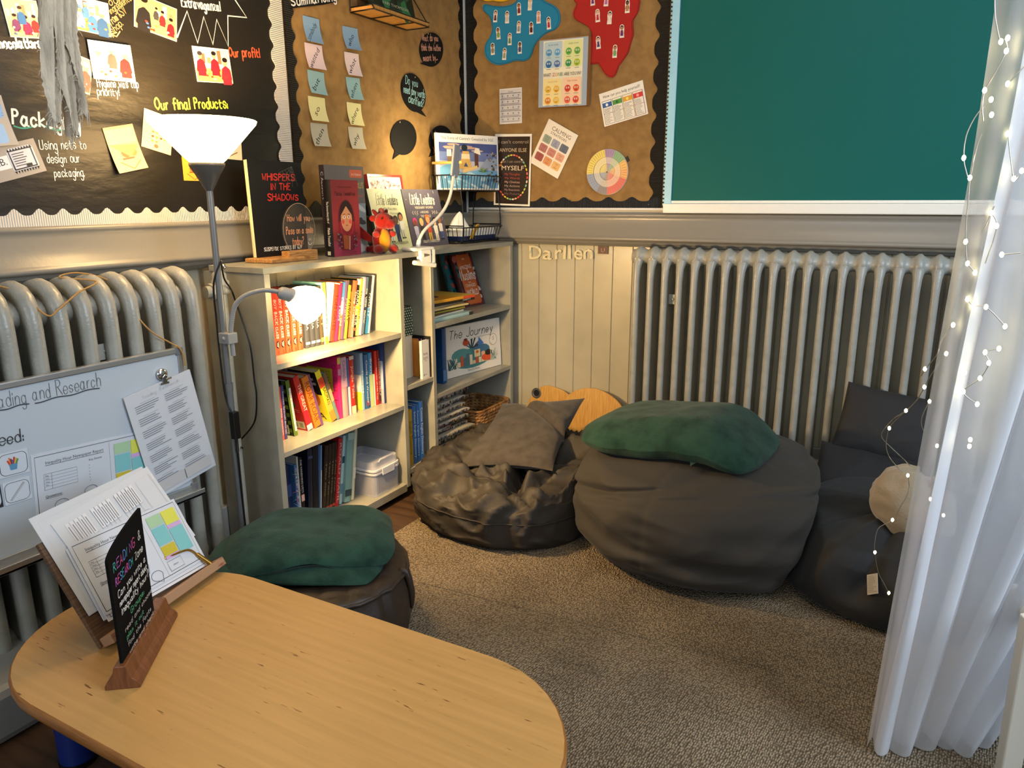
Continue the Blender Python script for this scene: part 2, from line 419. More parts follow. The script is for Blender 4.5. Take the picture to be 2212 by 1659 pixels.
# carpet: looped pile laid in rows, stops short of the shelves
def carpet_mat():
    m = mat('carpet', '7d746c', .95, spec=.08); nt = m.node_tree; N = nt.nodes; L = nt.links; b = N['Principled BSDF']
    tc = N.new('ShaderNodeTexCoord')
    def noise_(sc, st=(1, 1, 1), det=3):
        mp = N.new('ShaderNodeMapping'); mp.inputs['Scale'].default_value = st; n = N.new('ShaderNodeTexNoise')
        n.inputs['Scale'].default_value = sc; n.inputs['Detail'].default_value = det
        L.new(tc.outputs['Object'], mp.inputs[0]); L.new(mp.outputs[0], n.inputs['Vector']); return n.outputs[0]
    wob = noise_(3.0, det=2)
    e0 = onz(1445, 1420, 0); e1 = onz(1465, 1394, 0); ea = math.atan2(e1.y-e0.y, e1.x-e0.x)      # the rows of loops run this way
    mp = N.new('ShaderNodeMapping'); mp.vector_type = 'TEXTURE'; mp.inputs['Rotation'].default_value = (0, 0, ea); mp.inputs['Scale'].default_value = (.0085, .0048, 1)
    add = N.new('ShaderNodeVectorMath'); add.operation = 'MULTIPLY_ADD'; add.inputs[1].default_value = (.03, .03, 0)
    L.new(wob, add.inputs[0]); L.new(tc.outputs['Object'], add.inputs[2]); L.new(add.outputs[0], mp.inputs[0])
    v = N.new('ShaderNodeTexVoronoi'); v.feature = 'F1'; v.inputs['Scale'].default_value = 1.0; v.inputs['Randomness'].default_value = .6
    L.new(mp.outputs[0], v.inputs['Vector'])
    r = N.new('ShaderNodeMapRange'); r.inputs['From Min'].default_value = .1; r.inputs['From Max'].default_value = .75
    r.inputs['To Min'].default_value = 1; r.inputs['To Max'].default_value = 0; L.new(v.outputs['Distance'], r.inputs[0])
    x = N.new('ShaderNodeMix'); x.data_type = 'RGBA'; x.inputs['A'].default_value = (*srgb('5f5344'), 1); x.inputs['B'].default_value = (*srgb('b4a48c'), 1)
    L.new(r.outputs[0], x.inputs['Factor'])
    y = N.new('ShaderNodeMix'); y.data_type = 'RGBA'; y.blend_type = 'MULTIPLY'; y.inputs['Factor'].default_value = 1
    mr = N.new('ShaderNodeMapRange'); mr.inputs['From Min'].default_value = .3; mr.inputs['From Max'].default_value = .7; mr.inputs['To Min'].default_value = .72; mr.inputs['To Max'].default_value = 1.12
    L.new(noise_(4.5, det=8), mr.inputs[0]); L.new(x.outputs['Result'], y.inputs['A']); L.new(mr.outputs[0], y.inputs['B'])
    L.new(y.outputs['Result'], b.inputs['Base Color'])
    u = N.new('ShaderNodeBump'); u.inputs['Strength'].default_value = .9; u.inputs['Distance'].default_value = .007; L.new(r.outputs[0], u.inputs['Height'])
    u2 = N.new('ShaderNodeBump'); u2.inputs['Strength'].default_value = .35; u2.inputs['Distance'].default_value = .02
    L.new(noise_(14, det=4), u2.inputs['Height']); L.new(u2.outputs[0], u.inputs['Normal']); L.new(u.outputs[0], b.inputs['Normal'])
carpet_mat()
sm = [onz(1300, 1362, 0), onz(1900, 1512, 0)]; sd = (sm[1]-sm[0]); sy = lambda x: sm[0].y+sd.y/sd.x*(x-sm[0].x)
g = G(); g.prism([(.44, -2.06), (4.9, -2.06), (4.9, sy(4.9)-.0012), (.44, sy(.44)-.0012)], 0, .008); g.prism([(.44, sy(.44)+.0012), (4.9, sy(4.9)+.0012), (4.9, -.03), (.44, -.03)], 0, .008)
tag(g.build('carpet', 'carpet', origin=(0, 0, 0)), 'mottled grey looped pile carpet covering the floor of the reading corner', 'carpet')
# ================================================================ display boards
mat('black_paper', '17140f', .42, spec=.45, bump=[('noise', 9, .25, .012, (1, 1, 3)), ('noise', 34, .12, .005, (1, 1, 1))])
mat('white_corrugated_v', 'ded9d0', .6, bump=[('Y', 55, .9, .003, (1, 1, 1))])
mat('white_corrugated_h', 'ded9d0', .6, bump=[('Z', 55, .9, .003, (1, 1, 1))])
mat('black_corrugated_v', '0d0c0b', .5, bump=[('Y', 48, .9, .003, (1, 1, 1))])
mat('black_corrugated_h', '0d0c0b', .5, bump=[('Z', 48, .9, .003, (1, 1, 1))])
mat('black_corrugated_x', '0d0c0b', .5, bump=[('X', 48, .9, .003, (1, 1, 1))])
mat('hessian', 'ad8a57', .9, spec=.1, mix=('96754a', 26, .4, .75, (1, 1, 1), 8), bump=[('Z', 210, .5, .002, (1, 1, 1)), ('X', 210, .4, .002, (1, 1, 1)), ('Y', 210, .4, .002, (1, 1, 1)), ('noise', 5, .3, .02, (1, 1, 1))])
mat('pale_frame', 'c9cdd0', .4)
def LWP(X): return frame(Vector((X, 0, 0)), Vector((0, 1, 0)), Vector((0, 0, 1)), Vector((1, 0, 0)))   # local (y, z, out)
def BWP(Y): return frame(Vector((0, Y, 0)), Vector((1, 0, 0)), Vector((0, 0, 1)), Vector((0, -1, 0)))  # local (x, z, out)
def scallop(g, a, b, base, depth, pitch, amp, side, z0=0.0, z1=.0025, ph=0.0, m=0):
    """bordette strip: straight edge at base, wavy edge depth away; side 'h' runs along local x, 'v' along local y"""
    n = max(8, int(abs(b-a)/pitch*10)); wav = []
    for i in range(n+1):
        t = a+(b-a)*i/n; q = 2*pi*(t-a)/pitch+ph
        wav.append((t, base+depth+amp*cos(q)+amp*.25*cos(2*q)))
    for i in range(n):
        (t0, w0), (t1, w1) = wav[i], wav[i+1]
        Q = [(t0, base), (t1, base), (t1, w1), (t0, w0)]
        if side == 'v': Q = [(q[1], q[0]) for q in Q]
        A = sum(Q[j-1][0]*Q[j][1]-Q[j][0]*Q[j-1][1] for j in range(4))
        if A < 0: Q = Q[::-1]
        vs = [(x, y, z1) for x, y in Q]+[(x, y, z0) for x, y in Q]
        g.add(vs, [(0, 1, 2, 3)]+[(j, 4+j, 4+(j+1) % 4, (j+1) % 4) for j in range(4)], m=m)
# --- black board, left wall
bb = thing('display_board', 'large black papered display board with white scalloped border above the left radiator', 'display board', (0, -2.0, 1.045))
g = G(LWP(.002)); g.box(-3.2, 1.05, 0, -1.128, 2.4, .010); g.build('backing_paper', 'black_paper', bb)
g = G(LWP(.0125)); scallop(g, -3.2, -1.128, 1.047, .043, .0585, .008, 'h', ph=1.9); g.build('border', 'white_corrugated_v', bb)
g = G(LWP(.0128)); scallop(g, 1.047, 2.4, -1.128, -.055, .062, .007, 'v', ph=.5); g.build('border', 'white_corrugated_h', bb)
def LW2(px, py, X=.0122): p = onx(px, py, X); return (p.y, p.z)
def hand_px(P, t, a, b, hpx, col, conv=LW2, **k):
    """hand lettering from baseline start pixel a to end pixel b, height hpx"""
    A = conv(*a); B = conv(*b); H = conv(a[0], a[1]-hpx*1.1)
    if P is None:
        g = G(LWP(.0122)); P = Pr(g, (0, 0, 0), (1, 0, 0), (0, 1, 0))
        P.hand(t, A[0], A[1], abs(H[1]-A[1]), col, w=math.dist(A, B), rot=math.atan2(B[1]-A[1], B[0]-A[0]), **k)
        return g.build('caption', 'chalk', bb)
    P.hand(t, A[0], A[1], abs(H[1]-A[1]), col, w=math.dist(A, B), rot=math.atan2(B[1]-A[1], B[0]-A[0]), **k)
W_, Y_, O_, R_ = 'f3f1ea', 'd9dc4a', 'f0b07a', 'ee5a3a'
hand_px(None, 'Extravaganza!', (393, 14), (476, 24), 19, W_, wd=.0042)
hand_px(None, 'our', (238, 12), (262, 3), 16, O_); hand_px(None, 'ingredients', (240, 30), (284, 0), 13, O_); hand_px(None, 'from 6SV', (240, 55), (274, 28), 16, O_); hand_px(None, 'shop.', (243, 73), (266, 54), 13, O_)
g = G(LWP(.0122)); P = Pr(g, (0, 0, 0), (1, 0, 0), (0, 1, 0))
P.line([LW2(245, 80), LW2(240, 74), LW2(252, 70)], .003, O_); P.line([LW2(240, 74), LW2(252, 79), LW2(259, 68)], .003, O_)
hand_px(None, 'Chocolatiers:', (-12, 104), (92, 103), 20, W_, wd=.0045)
hand_px(None, 'Hygiene was top', (211, 188), (299, 190), 17, W_); hand_px(None, 'priority!', (211, 206), (258, 207), 16, W_)
hand_px(None, 'Our profit!', (496, 122), (561, 124), 18, R_, wd=.0042)
hand_px(None, 'Our final Products:', (337, 237), (491, 233), 22, 'cfe04c', wd=.0042)
hand_px(None, 'Packaging', (28, 268), (172, 282), 30, W_, wd=.0052)
g.build('arrow', 'chalk', bb); g = G(LWP(.0122)); P = Pr(g, (0, 0, 0), (1, 0, 0), (0, 1, 0))
P.line([LW2(x, 272+.055*(x-30)+4*sin((x-30)/12.)) for x in range(30, 176, 6)], .0035, '4fa58f')
hand_px(None, 'Using nets to', (87, 323), (186, 321), 19, W_); hand_px(None, 'design our', (103, 352), (172, 350), 18, W_); hand_px(None, 'packaging.', (118, 382), (182, 381), 17, W_)
g.build('underline', 'chalk', bb); g = G(LWP(.0122)); P = Pr(g, (0, 0, 0), (1, 0, 0), (0, 1, 0))
P.line([LW2(*q) for q in ((383, 80), (404, 24), (427, 93), (440, 36), (460, 96), (468, 42), (493, 100), (492, 34), (533, 38), (508, 0), (488, -40))], .0045, W_)
g.build('starburst_outline', 'chalk', bb)

# photographs and sheets pinned on the black board
def photo(seed, bg, floor, folk):
    def f(P, w, h):
        r = random.Random(seed)
        P.rect(-w*.485, -h*.48, w*.485, h*.48, bg); P.rect(-w*.485, -h*.48, w*.485, -h*.1, floor)
        for i in range(6): P.rect(-w*.45+i*w*.15, h*.05, -w*.45+i*w*.15+w*.1, h*(.2+r.random()*.24), r.choice(['d8d4cc', 'b08a6a', '8a6b50', 'e8e2d4', 'c2a080']))
        for (u, v, s, top, hair) in folk:
            s *= h; u *= w; v *= h
            P.poly([(u-.2*s, v-.5*s), (u+.2*s, v-.5*s), (u+.17*s, v+.05*s), (u, v+.16*s), (u-.17*s, v+.05*s)], top)
            P.line([(u-.15*s, v), (u-.22*s, v-.3*s), (u-.05*s, v-.42*s)], .07*s, top); P.line([(u+.15*s, v), (u+.2*s, v-.3*s), (u+.05*s, v-.4*s)], .07*s, top)
            P.oval(u, v+.27*s, .1*s, .13*s, 'd9a27c'); P.oval(u, v+.35*s, .12*s, .08*s, hair)
        for i in range(7):
            u, v = w*r.uniform(-.35, .4), h*r.uniform(-.42, -.22); P.oval(u, v, w*.035, h*.03, r.choice(['c43a2c', 'f1e6cf', '7d4a2a', 'e8b04a', '4a6fb0']))
    return f
BBX = .0145
def ph(name, label, TL, TR, BR, BL, paint, group=None, cat='photograph', **k):
    return sheet(name, label, cat, px_frame(TL, TR, BR, BL, 'x', BBX), paint, group=group, **k)
PG = 'photographs on the black display board'
ph('photograph', 'photo of a room with figures at the far left above the word ending in -tiers', (5, -4), (86, 2), (90, 84), (19, 78), photo(1, 'cbb8a2', 'd2b090', [(-.25, -.1, .5, '6a3a6a', '2a1a14'), (.05, -.15, .55, '8a2a5a', '2a1a14'), (.3, -.1, .5, 'b03030', '2a1a14'), (-.05, .1, .5, '3a6ab0', '3a2a20')]), PG)
ph('photograph', 'photo of children in blue hair nets, right of the hanging grey strips', (148, -10), (240, 6), (234, 82), (150, 56), photo(2, 'dfe0dc', 'c98a5a', [(-.25, -.05, .7, 'c9d4e6', '5a8fd0'), (.05, -.1, .75, '3f6fb5', '6aa0dc'), (.3, -.12, .85, '2d4f86', '7fb0e4'), (-.1, .15, .5, '4a78b8', '6aa0dc')]), PG)
ph('photograph', 'tilted photo of a dark figure and children in red, left of the starburst', (292, -14), (385, 18), (379, 92), (287, 52), photo(3, 'cfa878', 'e2b27a', [(-.28, 0, 1.1, '1d1b1e', '1a1412'), (.15, .05, .5, 'c02a2e', '1a1412'), (.35, -.12, .6, 'b8202a', '1a1412'), (.0, .12, .4, '3a3a40', '1a1412')]), PG)
ph('photograph', 'narrow photo of a child, mostly behind the photo above the hygiene caption', (160, 118), (195, 128), (199, 209), (166, 192), photo(5, 'd9b08c', 'cc8a60', [(.1, 0, .9, '5a3a3a', 'b9c8dc'), (-.2, -.2, .6, 'b84038', 'a8b8d0')]), PG)
sheet('photograph', 'photo of children in red with grey aprons at a bright table above the hygiene caption', 'photograph', px_frame((189, 86), (284, 98), (291, 179), (202, 169), 'x', BBX+.003), photo(4, 'e6cfa4', 'f6e6bc', [(-.3, 0, .8, 'e8e0d0', 'a9bcd4'), (.0, .12, .6, '4a4a4c', 'b4c6da'), (.3, 0, .8, 'c02a2e', 'd8dde4')]), group=PG)
ph('photograph', 'photo of three children in red tops beside the words about profit', (416, 99), (493, 107), (504, 181), (425, 176), photo(6, 'efe4d4', 'e8b56a', [(-.33, .05, .75, 'b82434', '3a3038'), (.05, .08, .75, '9a2030', '1a1414'), (.34, -.12, .85, 'c8283a', '1a1414')]), PG)
def packet(name_txt, cols):
    def f(P, w, h):
        P.rect(-w*.46, h*.12, w*.46, h*.44, cols[1])
        if name_txt: P.text(name_txt, -w*.36, h*.25, h*.11, '4a4a6a', w*.7)
        P.poly([(-w*.46, h*.12), (w*.1, -h*.2), (w*.42, -h*.02), (w*.42, h*.05)], cols[2]); P.oval(-w*.02, -h*.1, w*.16, h*.1, '9a5a2a'); P.oval(w*.22, -h*.1, w*.13, h*.09, 'b8743a')
        P.line([(-w*.3, -h*.28), (w*.05, -h*.46), (w*.36, -h*.3)], .003, '8a6a3a'); P.rect(-w*.2, -h*.24, w*.2, -h*.2, '8a4a20')
    return f
def parts_list(P, w, h):
    P.rect(-w*.2, h*.24, w*.2, h*.36, 'b84a34')
    for i in range(4): P.rect(-w*.14+i*w*.08, h*.3, -w*.09+i*w*.08, h*.35, 'f6e8d0')
    P.rect(-w*.05, h*.02, w*.16, h*.16, 'c06a5a'); P.oval(w*.05, h*.08, w*.08, h*.05, '6a2a20')
    r = random.Random(3)
    for i in range(10): P.rr(w*(-.2+.14*(i % 4)), h*(-.05-.12*(i//4)), w*(-.12+.14*(i % 4)), h*(.0-.12*(i//4)), .002, r.choice(['c88a3a', 'b84a34', 'd8b04a']))
    P.oval(-w*.02, -h*.38, w*.07, h*.05, 'c86a4a')
PP = 'product designs under the yellow heading'
ph('product_sheet', 'peach packaging drawing with a grey title band, lowest left of the three beside the lamp', (221, 277), (285, 267), (315, 362), (252, 375), packet('HEAVENLY', ['dca47a', 'e4c6a8', 'dc9c62']), PP, 'poster', base='e3b48c', curl=.02)
ph('product_sheet', 'pale sheet of little product pictures, its corner behind the glowing lampshade', (308, 233), (373, 255), (371, 337), (309, 316), parts_list, PP, 'poster', base='e8d8b4')
ph('product_sheet', 'orange sheet half hidden under the lampshade holder', (387, 320), (436, 330), (440, 388), (402, 393), packet('', ['f0a030', 'f4a838', 'f2b050']), PP, 'poster', base='f2a53a')
ph('product_sheet', 'cream sheet peeping out above the right rim of the lampshade', (446, 254), (521, 268), (521, 345), (446, 340), packet('', ['f0d8b0', 'e8a070', 'f0c080']), PP, 'poster', base='efdcb8')
def net1(P, w, h):
    P.rr(-w*.4, h*.05, w*.38, h*.42, .01, '8db4e2'); P.rr(-w*.4, -h*.45, w*.22, -h*.05, .008, '9dc0ea')
    for i in range(6): P.line([(-w*.38, h*(.1+.05*i)), (w*.36, h*(.1+.05*i))], .0012, '5f8fc8')
ph('packaging_net', 'grey card with blue folded packaging net at the left edge of the picture', (-40, 208), (8, 207), (29, 311), (-40, 318), net1, 'packaging nets on the black board', 'poster', base='b9b2aa', curl=.02)
def net2(P, w, h):
    P.rr(-w*.05, -h*.34, w*.42, h*.36, .008, 'd8dce6'); P.rect(-w*.47, -h*.18, -w*.06, h*.2, 'e8eaf0'); P.text('AB.', -w*.34, -h*.06, h*.2, '2a2a30')
    for i in range(9):
        u = -w*.02+i*w*.05
        for v in (h*.27, -h*.3): P.poly([(u-w*.025, v), (u+w*.025, v), (u, v+(h*.09 if v > 0 else -h*.09))], '1a1a1e')
    P.frame(-w*.02, -h*.26, w*.38, h*.28, .003, '24242a'); P.lines(w*.02, -h*.2, w*.34, h*.22, 6, .002, '555560', 4); P.rect(w*.2, -h*.24, w*.3, -h*.16, '2a2a30')
ph('packaging_net', 'grey card with a white box net edged in black zigzags, beside the note on nets', (-40, 322), (73, 301), (100, 366), (-28, 404), net2, 'packaging nets on the black board', 'poster', base='a8a29c')

# --- hessian board, left wall
hb = thing('display_board', 'tall hessian display board with black scalloped border on the left wall behind the shelf tops', 'display board', (0, -.6, 1.045))
g = G(LWP(.002)); g.box(-1.118, 1.05, 0, -.03, 2.4, .012); g.build('hessian', 'hessian', hb)
g = G(LWP(.0145)); scallop(g, 1.05, 2.4, -1.122, .034, .0755, .008, 'v', ph=1.0); g.build('border', 'black_corrugated_h', hb)
g = G(LWP(.0145)); scallop(g, 1.05, 2.4, -.037, -.030, .0755, .007, 'v', ph=2); g.build('border', 'black_corrugated_h', hb)
g = G(LWP(.0150)); scallop(g, -1.122, -.036, 1.05, .050, .10, .012, 'h', ph=.6); g.build('border', 'black_corrugated_v', hb)
g = G(LWP(.002)); g.box(-.034, 1.05, 0, -.019, 2.4, .016); scallop(g, 1.05, 2.4, -.034, -.036, .09, .008, 'v', z0=.0105, z1=.0118, ph=0); g.build('edge_strip', 'pale_frame', hb)
# --- hessian board, back wall
hc = thing('display_board', 'square hessian display board with black scalloped border on the back wall beside the green board', 'display board', (.48, 0, 1.075))
g = G(BWP(-.002)); g.box(.020, 1.08, 0, .955, 2.4, .012); g.build('hessian', 'hessian', hc)
g = G(BWP(-.0145)); scallop(g, 1.08, 2.4, .020, .044, .10, .010, 'v', ph=.5); g.build('border', 'black_corrugated_h', hc)
g = G(BWP(-.0145)); scallop(g, 1.08, 2.4, .953, -.050, .10, .010, 'v', ph=2.4); g.build('border', 'black_corrugated_h', hc)
g = G(BWP(-.0150)); scallop(g, .020, .953, 1.08, .034, .105, .009, 'h', ph=2.2); g.build('border', 'black_corrugated_x', hc)
g = G(BWP(-.001)); g.box(.020, 1.071, 0, .962, 1.08, .018); g.build('bottom_edge', 'pale_frame', hc)
for a, b in ((1232, 432), (1401, 442)):
    g = G(BWP(-.0175)); p = ony(a, b, -.0175); g.ell((p.x, p.z, 0), .003, .003, .003, 8, 6); g.build('push_pin', 'chrome', hc)

# --- teal board above the radiator
mat('teal_board', '0f605a', .55, spec=.18, bump=[('noise', 70, .06, .002, (1, 1, 1))])
gb = thing('green_board', 'plain dark teal board in a white frame above the back radiator', 'board', (1.9, 0, 1.06))
g = G(BWP(-.004)); g.box(.996, 1.110, 0, 3.1, 2.5, .022); g.build('panel', 'teal_board', gb)
g = G(BWP(-.004)); g.box(.968, 1.075, 0, .996, 2.5, .030)
for i in range(90): g.box(.960, 1.09+i*.0156, .004, .968, 1.09+i*.0156+.009, .024)
g.build('edge_frame', mat('daylight_blue', 'a6daf0', .25) and 'daylight_blue', gb)  # blue of the daylight falling on this frame is put into its colour
g = G(BWP(-.003)); g.box(.966, 1.060, 0, 3.1, 1.098, .040); g.box(.966, 1.098, 0, 3.1, 1.110, .026); g.build('ledge', 'white_plastic', gb, bevel=.004)
# ================================================================ things pinned on the hessian boards
def zp(z, x0, y0, s): return (x0+z[0]/s, y0+z[1]/s)
def q2(*zs): return [zp(z, 560, 0, 3.568) for z in zs]
def q3(*zs): return [zp(z, 980, 0, 3.53) for z in zs]
NOTES = [('somebody', '86aacb', 'blue', 'top of the left column', (328, 115), (462, 150), (475, 345), (355, 318)), ('wanted', 'e6cfd2', 'pink', 'second in the left column', (345, 325), (482, 352), (500, 545), (366, 522)),
         ('but', '93b8bd', 'teal', 'third in the left column', (366, 535), (495, 560), (512, 742), (385, 715)), ('so', 'e3dca0', 'yellow', 'fourth in the left column', (378, 738), (505, 757), (518, 943), (385, 928)),
         ('then', 'b5b09c', 'grey', 'bottom of the left column', (392, 945), (515, 957), (543, 1132), (408, 1125)), ('who', '86aacb', 'blue', 'top of the right column', (640, 198), (752, 222), (777, 395), (652, 375)),
         ('what', 'e6d2d2', 'pink', 'second in the right column', (650, 400), (768, 415), (775, 597), (672, 575)), ('when', '93b8bd', 'teal', 'third in the right column', (665, 592), (775, 603), (785, 775), (685, 765)),
         ('where', 'e3dca0', 'yellow', 'fourth in the right column', (672, 787), (780, 800), (795, 975), (685, 960)), ('why', 'b9b4a0', 'grey', 'bottom of the right column', (685, 975), (790, 985), (812, 1150), (697, 1148))]
for t, c, cn, where, *Z in NOTES:
    def pt(P, w, h, t=t): P.text(t, 0, -h*.04-.008, .017, '141414', min(w*1.02, .0165*len(t)+.006), 'c', rot=radians(48)); 
    sheet('sticky_note', cn+' sticky note reading '+t+', '+where, 'note', px_frame(*q2(*Z), 'x', .0160), pt, mt='matte', base=c, group='sticky notes on the tall hessian board', curl=.022, th=.0004)
def bubble_out(cx, cy, rx, ry, tail, rot=0.0):
    """outline in pixels; tail: angle of root and tip"""
    a0, tip = tail; out = []
    for i in range(30):
        a = 2*pi*i/30; out.append([cx+rx*cos(a)*cos(rot)-ry*sin(a)*sin(rot), cy+rx*cos(a)*sin(rot)+ry*sin(a)*cos(rot)])
    k = min(range(30), key=lambda i: math.hypot(out[i][0]-(cx+rx*1.2*cos(a0)), out[i][1]-(cy+ry*1.2*sin(a0))))
    out[k] = list(tip); return out
def flat_px(name, label, cat, px, plane, val, paint=None, col='0f0f10', mt='matte', th=.003, group=None):
    f = onx if plane == 'x' else ony; P3 = [f(a, b, val) for a, b in px]; c = sum(P3, Vector())/len(P3)
    U = Vector((0, 1, 0)) if plane == 'x' else Vector((1, 0, 0)); V = Vector((0, 0, 1)); pts = [((p-c).dot(U), (p-c).dot(V)) for p in P3]
    if sum(pts[i-1][0]*pts[i][1]-pts[i][0]*pts[i-1][1] for i in range(len(pts))) < 0: pts = pts[::-1]
    conv = lambda a, b: ((f(a, b, val)-c).dot(U), (f(a, b, val)-c).dot(V))
    M = frame(c, U, V, U.cross(V)); g = G(M); g.prism(pts, -th, 0, col)
    if paint: paint(Pr(g, (0, 0, 0), (1, 0, 0), (0, 1, 0)), conv)
    return tag(g.build(name, mt, origin=M), label, cat, group)
def pin(P, conv, a, b, r=.0028): u, v = conv(a, b); P.oval(u, v, r, r, 'c9b48a', 10)
BG = 'black card speech bubbles'
def bA(P, cv):
    for t, a, b in (('What do you', (912, 88), (946, 89)), ('think the Author', (910, 109), (952, 110)), ('meant by...', (914, 132), (944, 130))): hand_px(P, t, a, b, 13, 'e0a58e', cv, wd=.0024)
    pin(P, cv, 924, 73)
flat_px('speech_bubble', 'round black speech bubble with pink writing, highest on the hessian board', 'speech bubble', bubble_out(932, 107, 25.5, 37, (2.2, (908, 137))), 'x', .0182, bA, group=BG)
def bB(P, cv):
    for t, a, b in (('Do you', (876, 180), (902, 188)), ('need any words', (872, 200), (917, 212)), ('clarified?', (882, 220), (914, 232))): hand_px(P, t, a, b, 16, '9fd0d6', cv, wd=.0026)
    pin(P, cv, 896, 167)
flat_px('speech_bubble', 'tilted black speech bubble with pale blue writing and tail at lower right', 'speech bubble', bubble_out(893, 200, 25, 43, (1.1, (921, 252)), -.25), 'x', .0182, bB, group=BG)
flat_px('speech_bubble', 'blank black speech bubble with tail at lower left', 'speech bubble', bubble_out(872, 297, 28, 38, (2.1, (849, 344))), 'x', .0182, lambda P, cv: pin(P, cv, 864, 264), group=BG)
def bD(P, cv):
    for t, a, b in (('Why', (933, 300), (956, 299)), ('you', (935, 326), (956, 327))): hand_px(P, t, a, b, 14, 'd9a090', cv, wd=.0026)
flat_px('speech_bubble', 'black speech bubble mostly hidden behind the book in the wire rack', 'speech bubble', bubble_out(953, 305, 26, 34, (2.4, (927, 339))), 'x', .0182, bD, group=BG)
def bE(P, cv): hand_px(P, 'Summarising', (630, 12), (726, 1), 17, 'f0eee6', cv, wd=.005)
flat_px('title_card', 'black card title strip with white hand lettering at the top of the hessian board', 'card', [(629, -22), (727, -32), (728, 4), (700, 10), (629, 18)], 'x', .0182, bE)

# hanging wire shelf high on the left wall
pA = onx(757.6, 24, .02); pB = onx(878, 63, .02); sz = pB.z; dep = .105
ws = thing('wall_shelf', 'black wire wall shelf with wooden base high on the tall hessian board', 'shelf', (.0, (pA.y+pB.y)/2, sz))
y0, y1 = pA.y, pB.y
g = G(); g.box(.022, y0, sz, .022+dep, y1, sz+.010); g.build('base', 'wood_pale', ws)
g = G(); R = .0022
rect = lambda z: [(.02, y0-.002, z), (.022+dep, y0-.002, z), (.022+dep, y1+.002, z), (.02, y1+.002, z)]
g.tube(rect(sz-.004), R, 6, closed=True); g.tube(rect(sz+.012), R, 6, closed=True)
for f in (.33, .72): y = y0+(y1-y0)*f; g.tube([(.02, y, sz-.004), (.022+dep, y, sz-.004)], R, 6)
for y in (y0-.002, y1+.002):
    g.tube([(.022+dep, y, sz), (.02, y, sz+.16)], R, 6); g.tube([(.02, y, sz), (.02, y, sz+.30)], R, 6)
for i in range(9): y = y0+(y1-y0)*i/8; g.tube([(.02, y, sz), (.02, y, sz+.30)], .0012, 5)
for i in range(1, 7): z = sz+.05*i; g.tube([(.02, y0, z), (.02, y1, z)], .0012, 5)
g.build('wire_frame', 'black_metal', ws)

# felt shapes with little cut-out figures
BLUE = [(220, 65), (225, 40), (245, 32), (300, 45), (370, 48), (430, 38), (470, 15), (500, -20), (560, -40), (640, -30), (700, 10), (760, 40), (800, 80), (812, 140), (800, 190), (770, 225), (720, 245), (680, 270), (640, 310), (610, 360), (595, 410), (570, 450), (530, 465), (470, 462), (420, 480), (350, 495), (300, 485), (260, 455), (240, 420), (235, 360), (250, 320), (270, 290), (290, 240), (290, 190), (275, 130), (240, 95)]
REDF = [(930, -20), (935, 30), (910, 90), (915, 130), (940, 155), (990, 180), (1030, 210), (1050, 260), (1040, 330), (1030, 400), (1030, 480), (1060, 490), (1100, 485), (1120, 510), (1150, 560), (1190, 590), (1225, 580), (1245, 540), (1260, 500), (1290, 460), (1330, 400), (1350, 330), (1370, 260), (1365, 200), (1370, 150), (1400, 100), (1415, 40), (1400, -20), (1200, -60)]
YELF = [(190, -30), (215, 0), (260, 10), (300, 5), (330, 12), (380, 12), (430, -5), (450, -40)]
def felt(label, Z, col, dark, y):
    px = [(p.x, p.y) for p in smooth_path([(a, b, 0) for a, b in q3(*Z)], 4, closed=True)]
    cx = sum(a for a, b in px)/len(px); cy = sum(b for a, b in px)/len(px)
    def stitch(P, cv): P.line([cv(cx+(a-cx)*.965, cy+(b-cy)*.965) for a, b in px], .0016, dark, True)
    return flat_px('felt_shape', label, 'felt', px, 'y', y, stitch, col, th=.005, group='felt shapes on the back board')
mat('matte', attr=True)
felt('blue felt blob with paper figures at the top of the back board', BLUE, '2380ad', '123c50', -.0205)
felt('red felt blob with paper figures at the top right of the back board', REDF, 'ab2723', '5a1210', -.0210)
felt('yellow felt edge showing at the very top of the back board', YELF, 'e0b020', '8a6a10', -.0200)
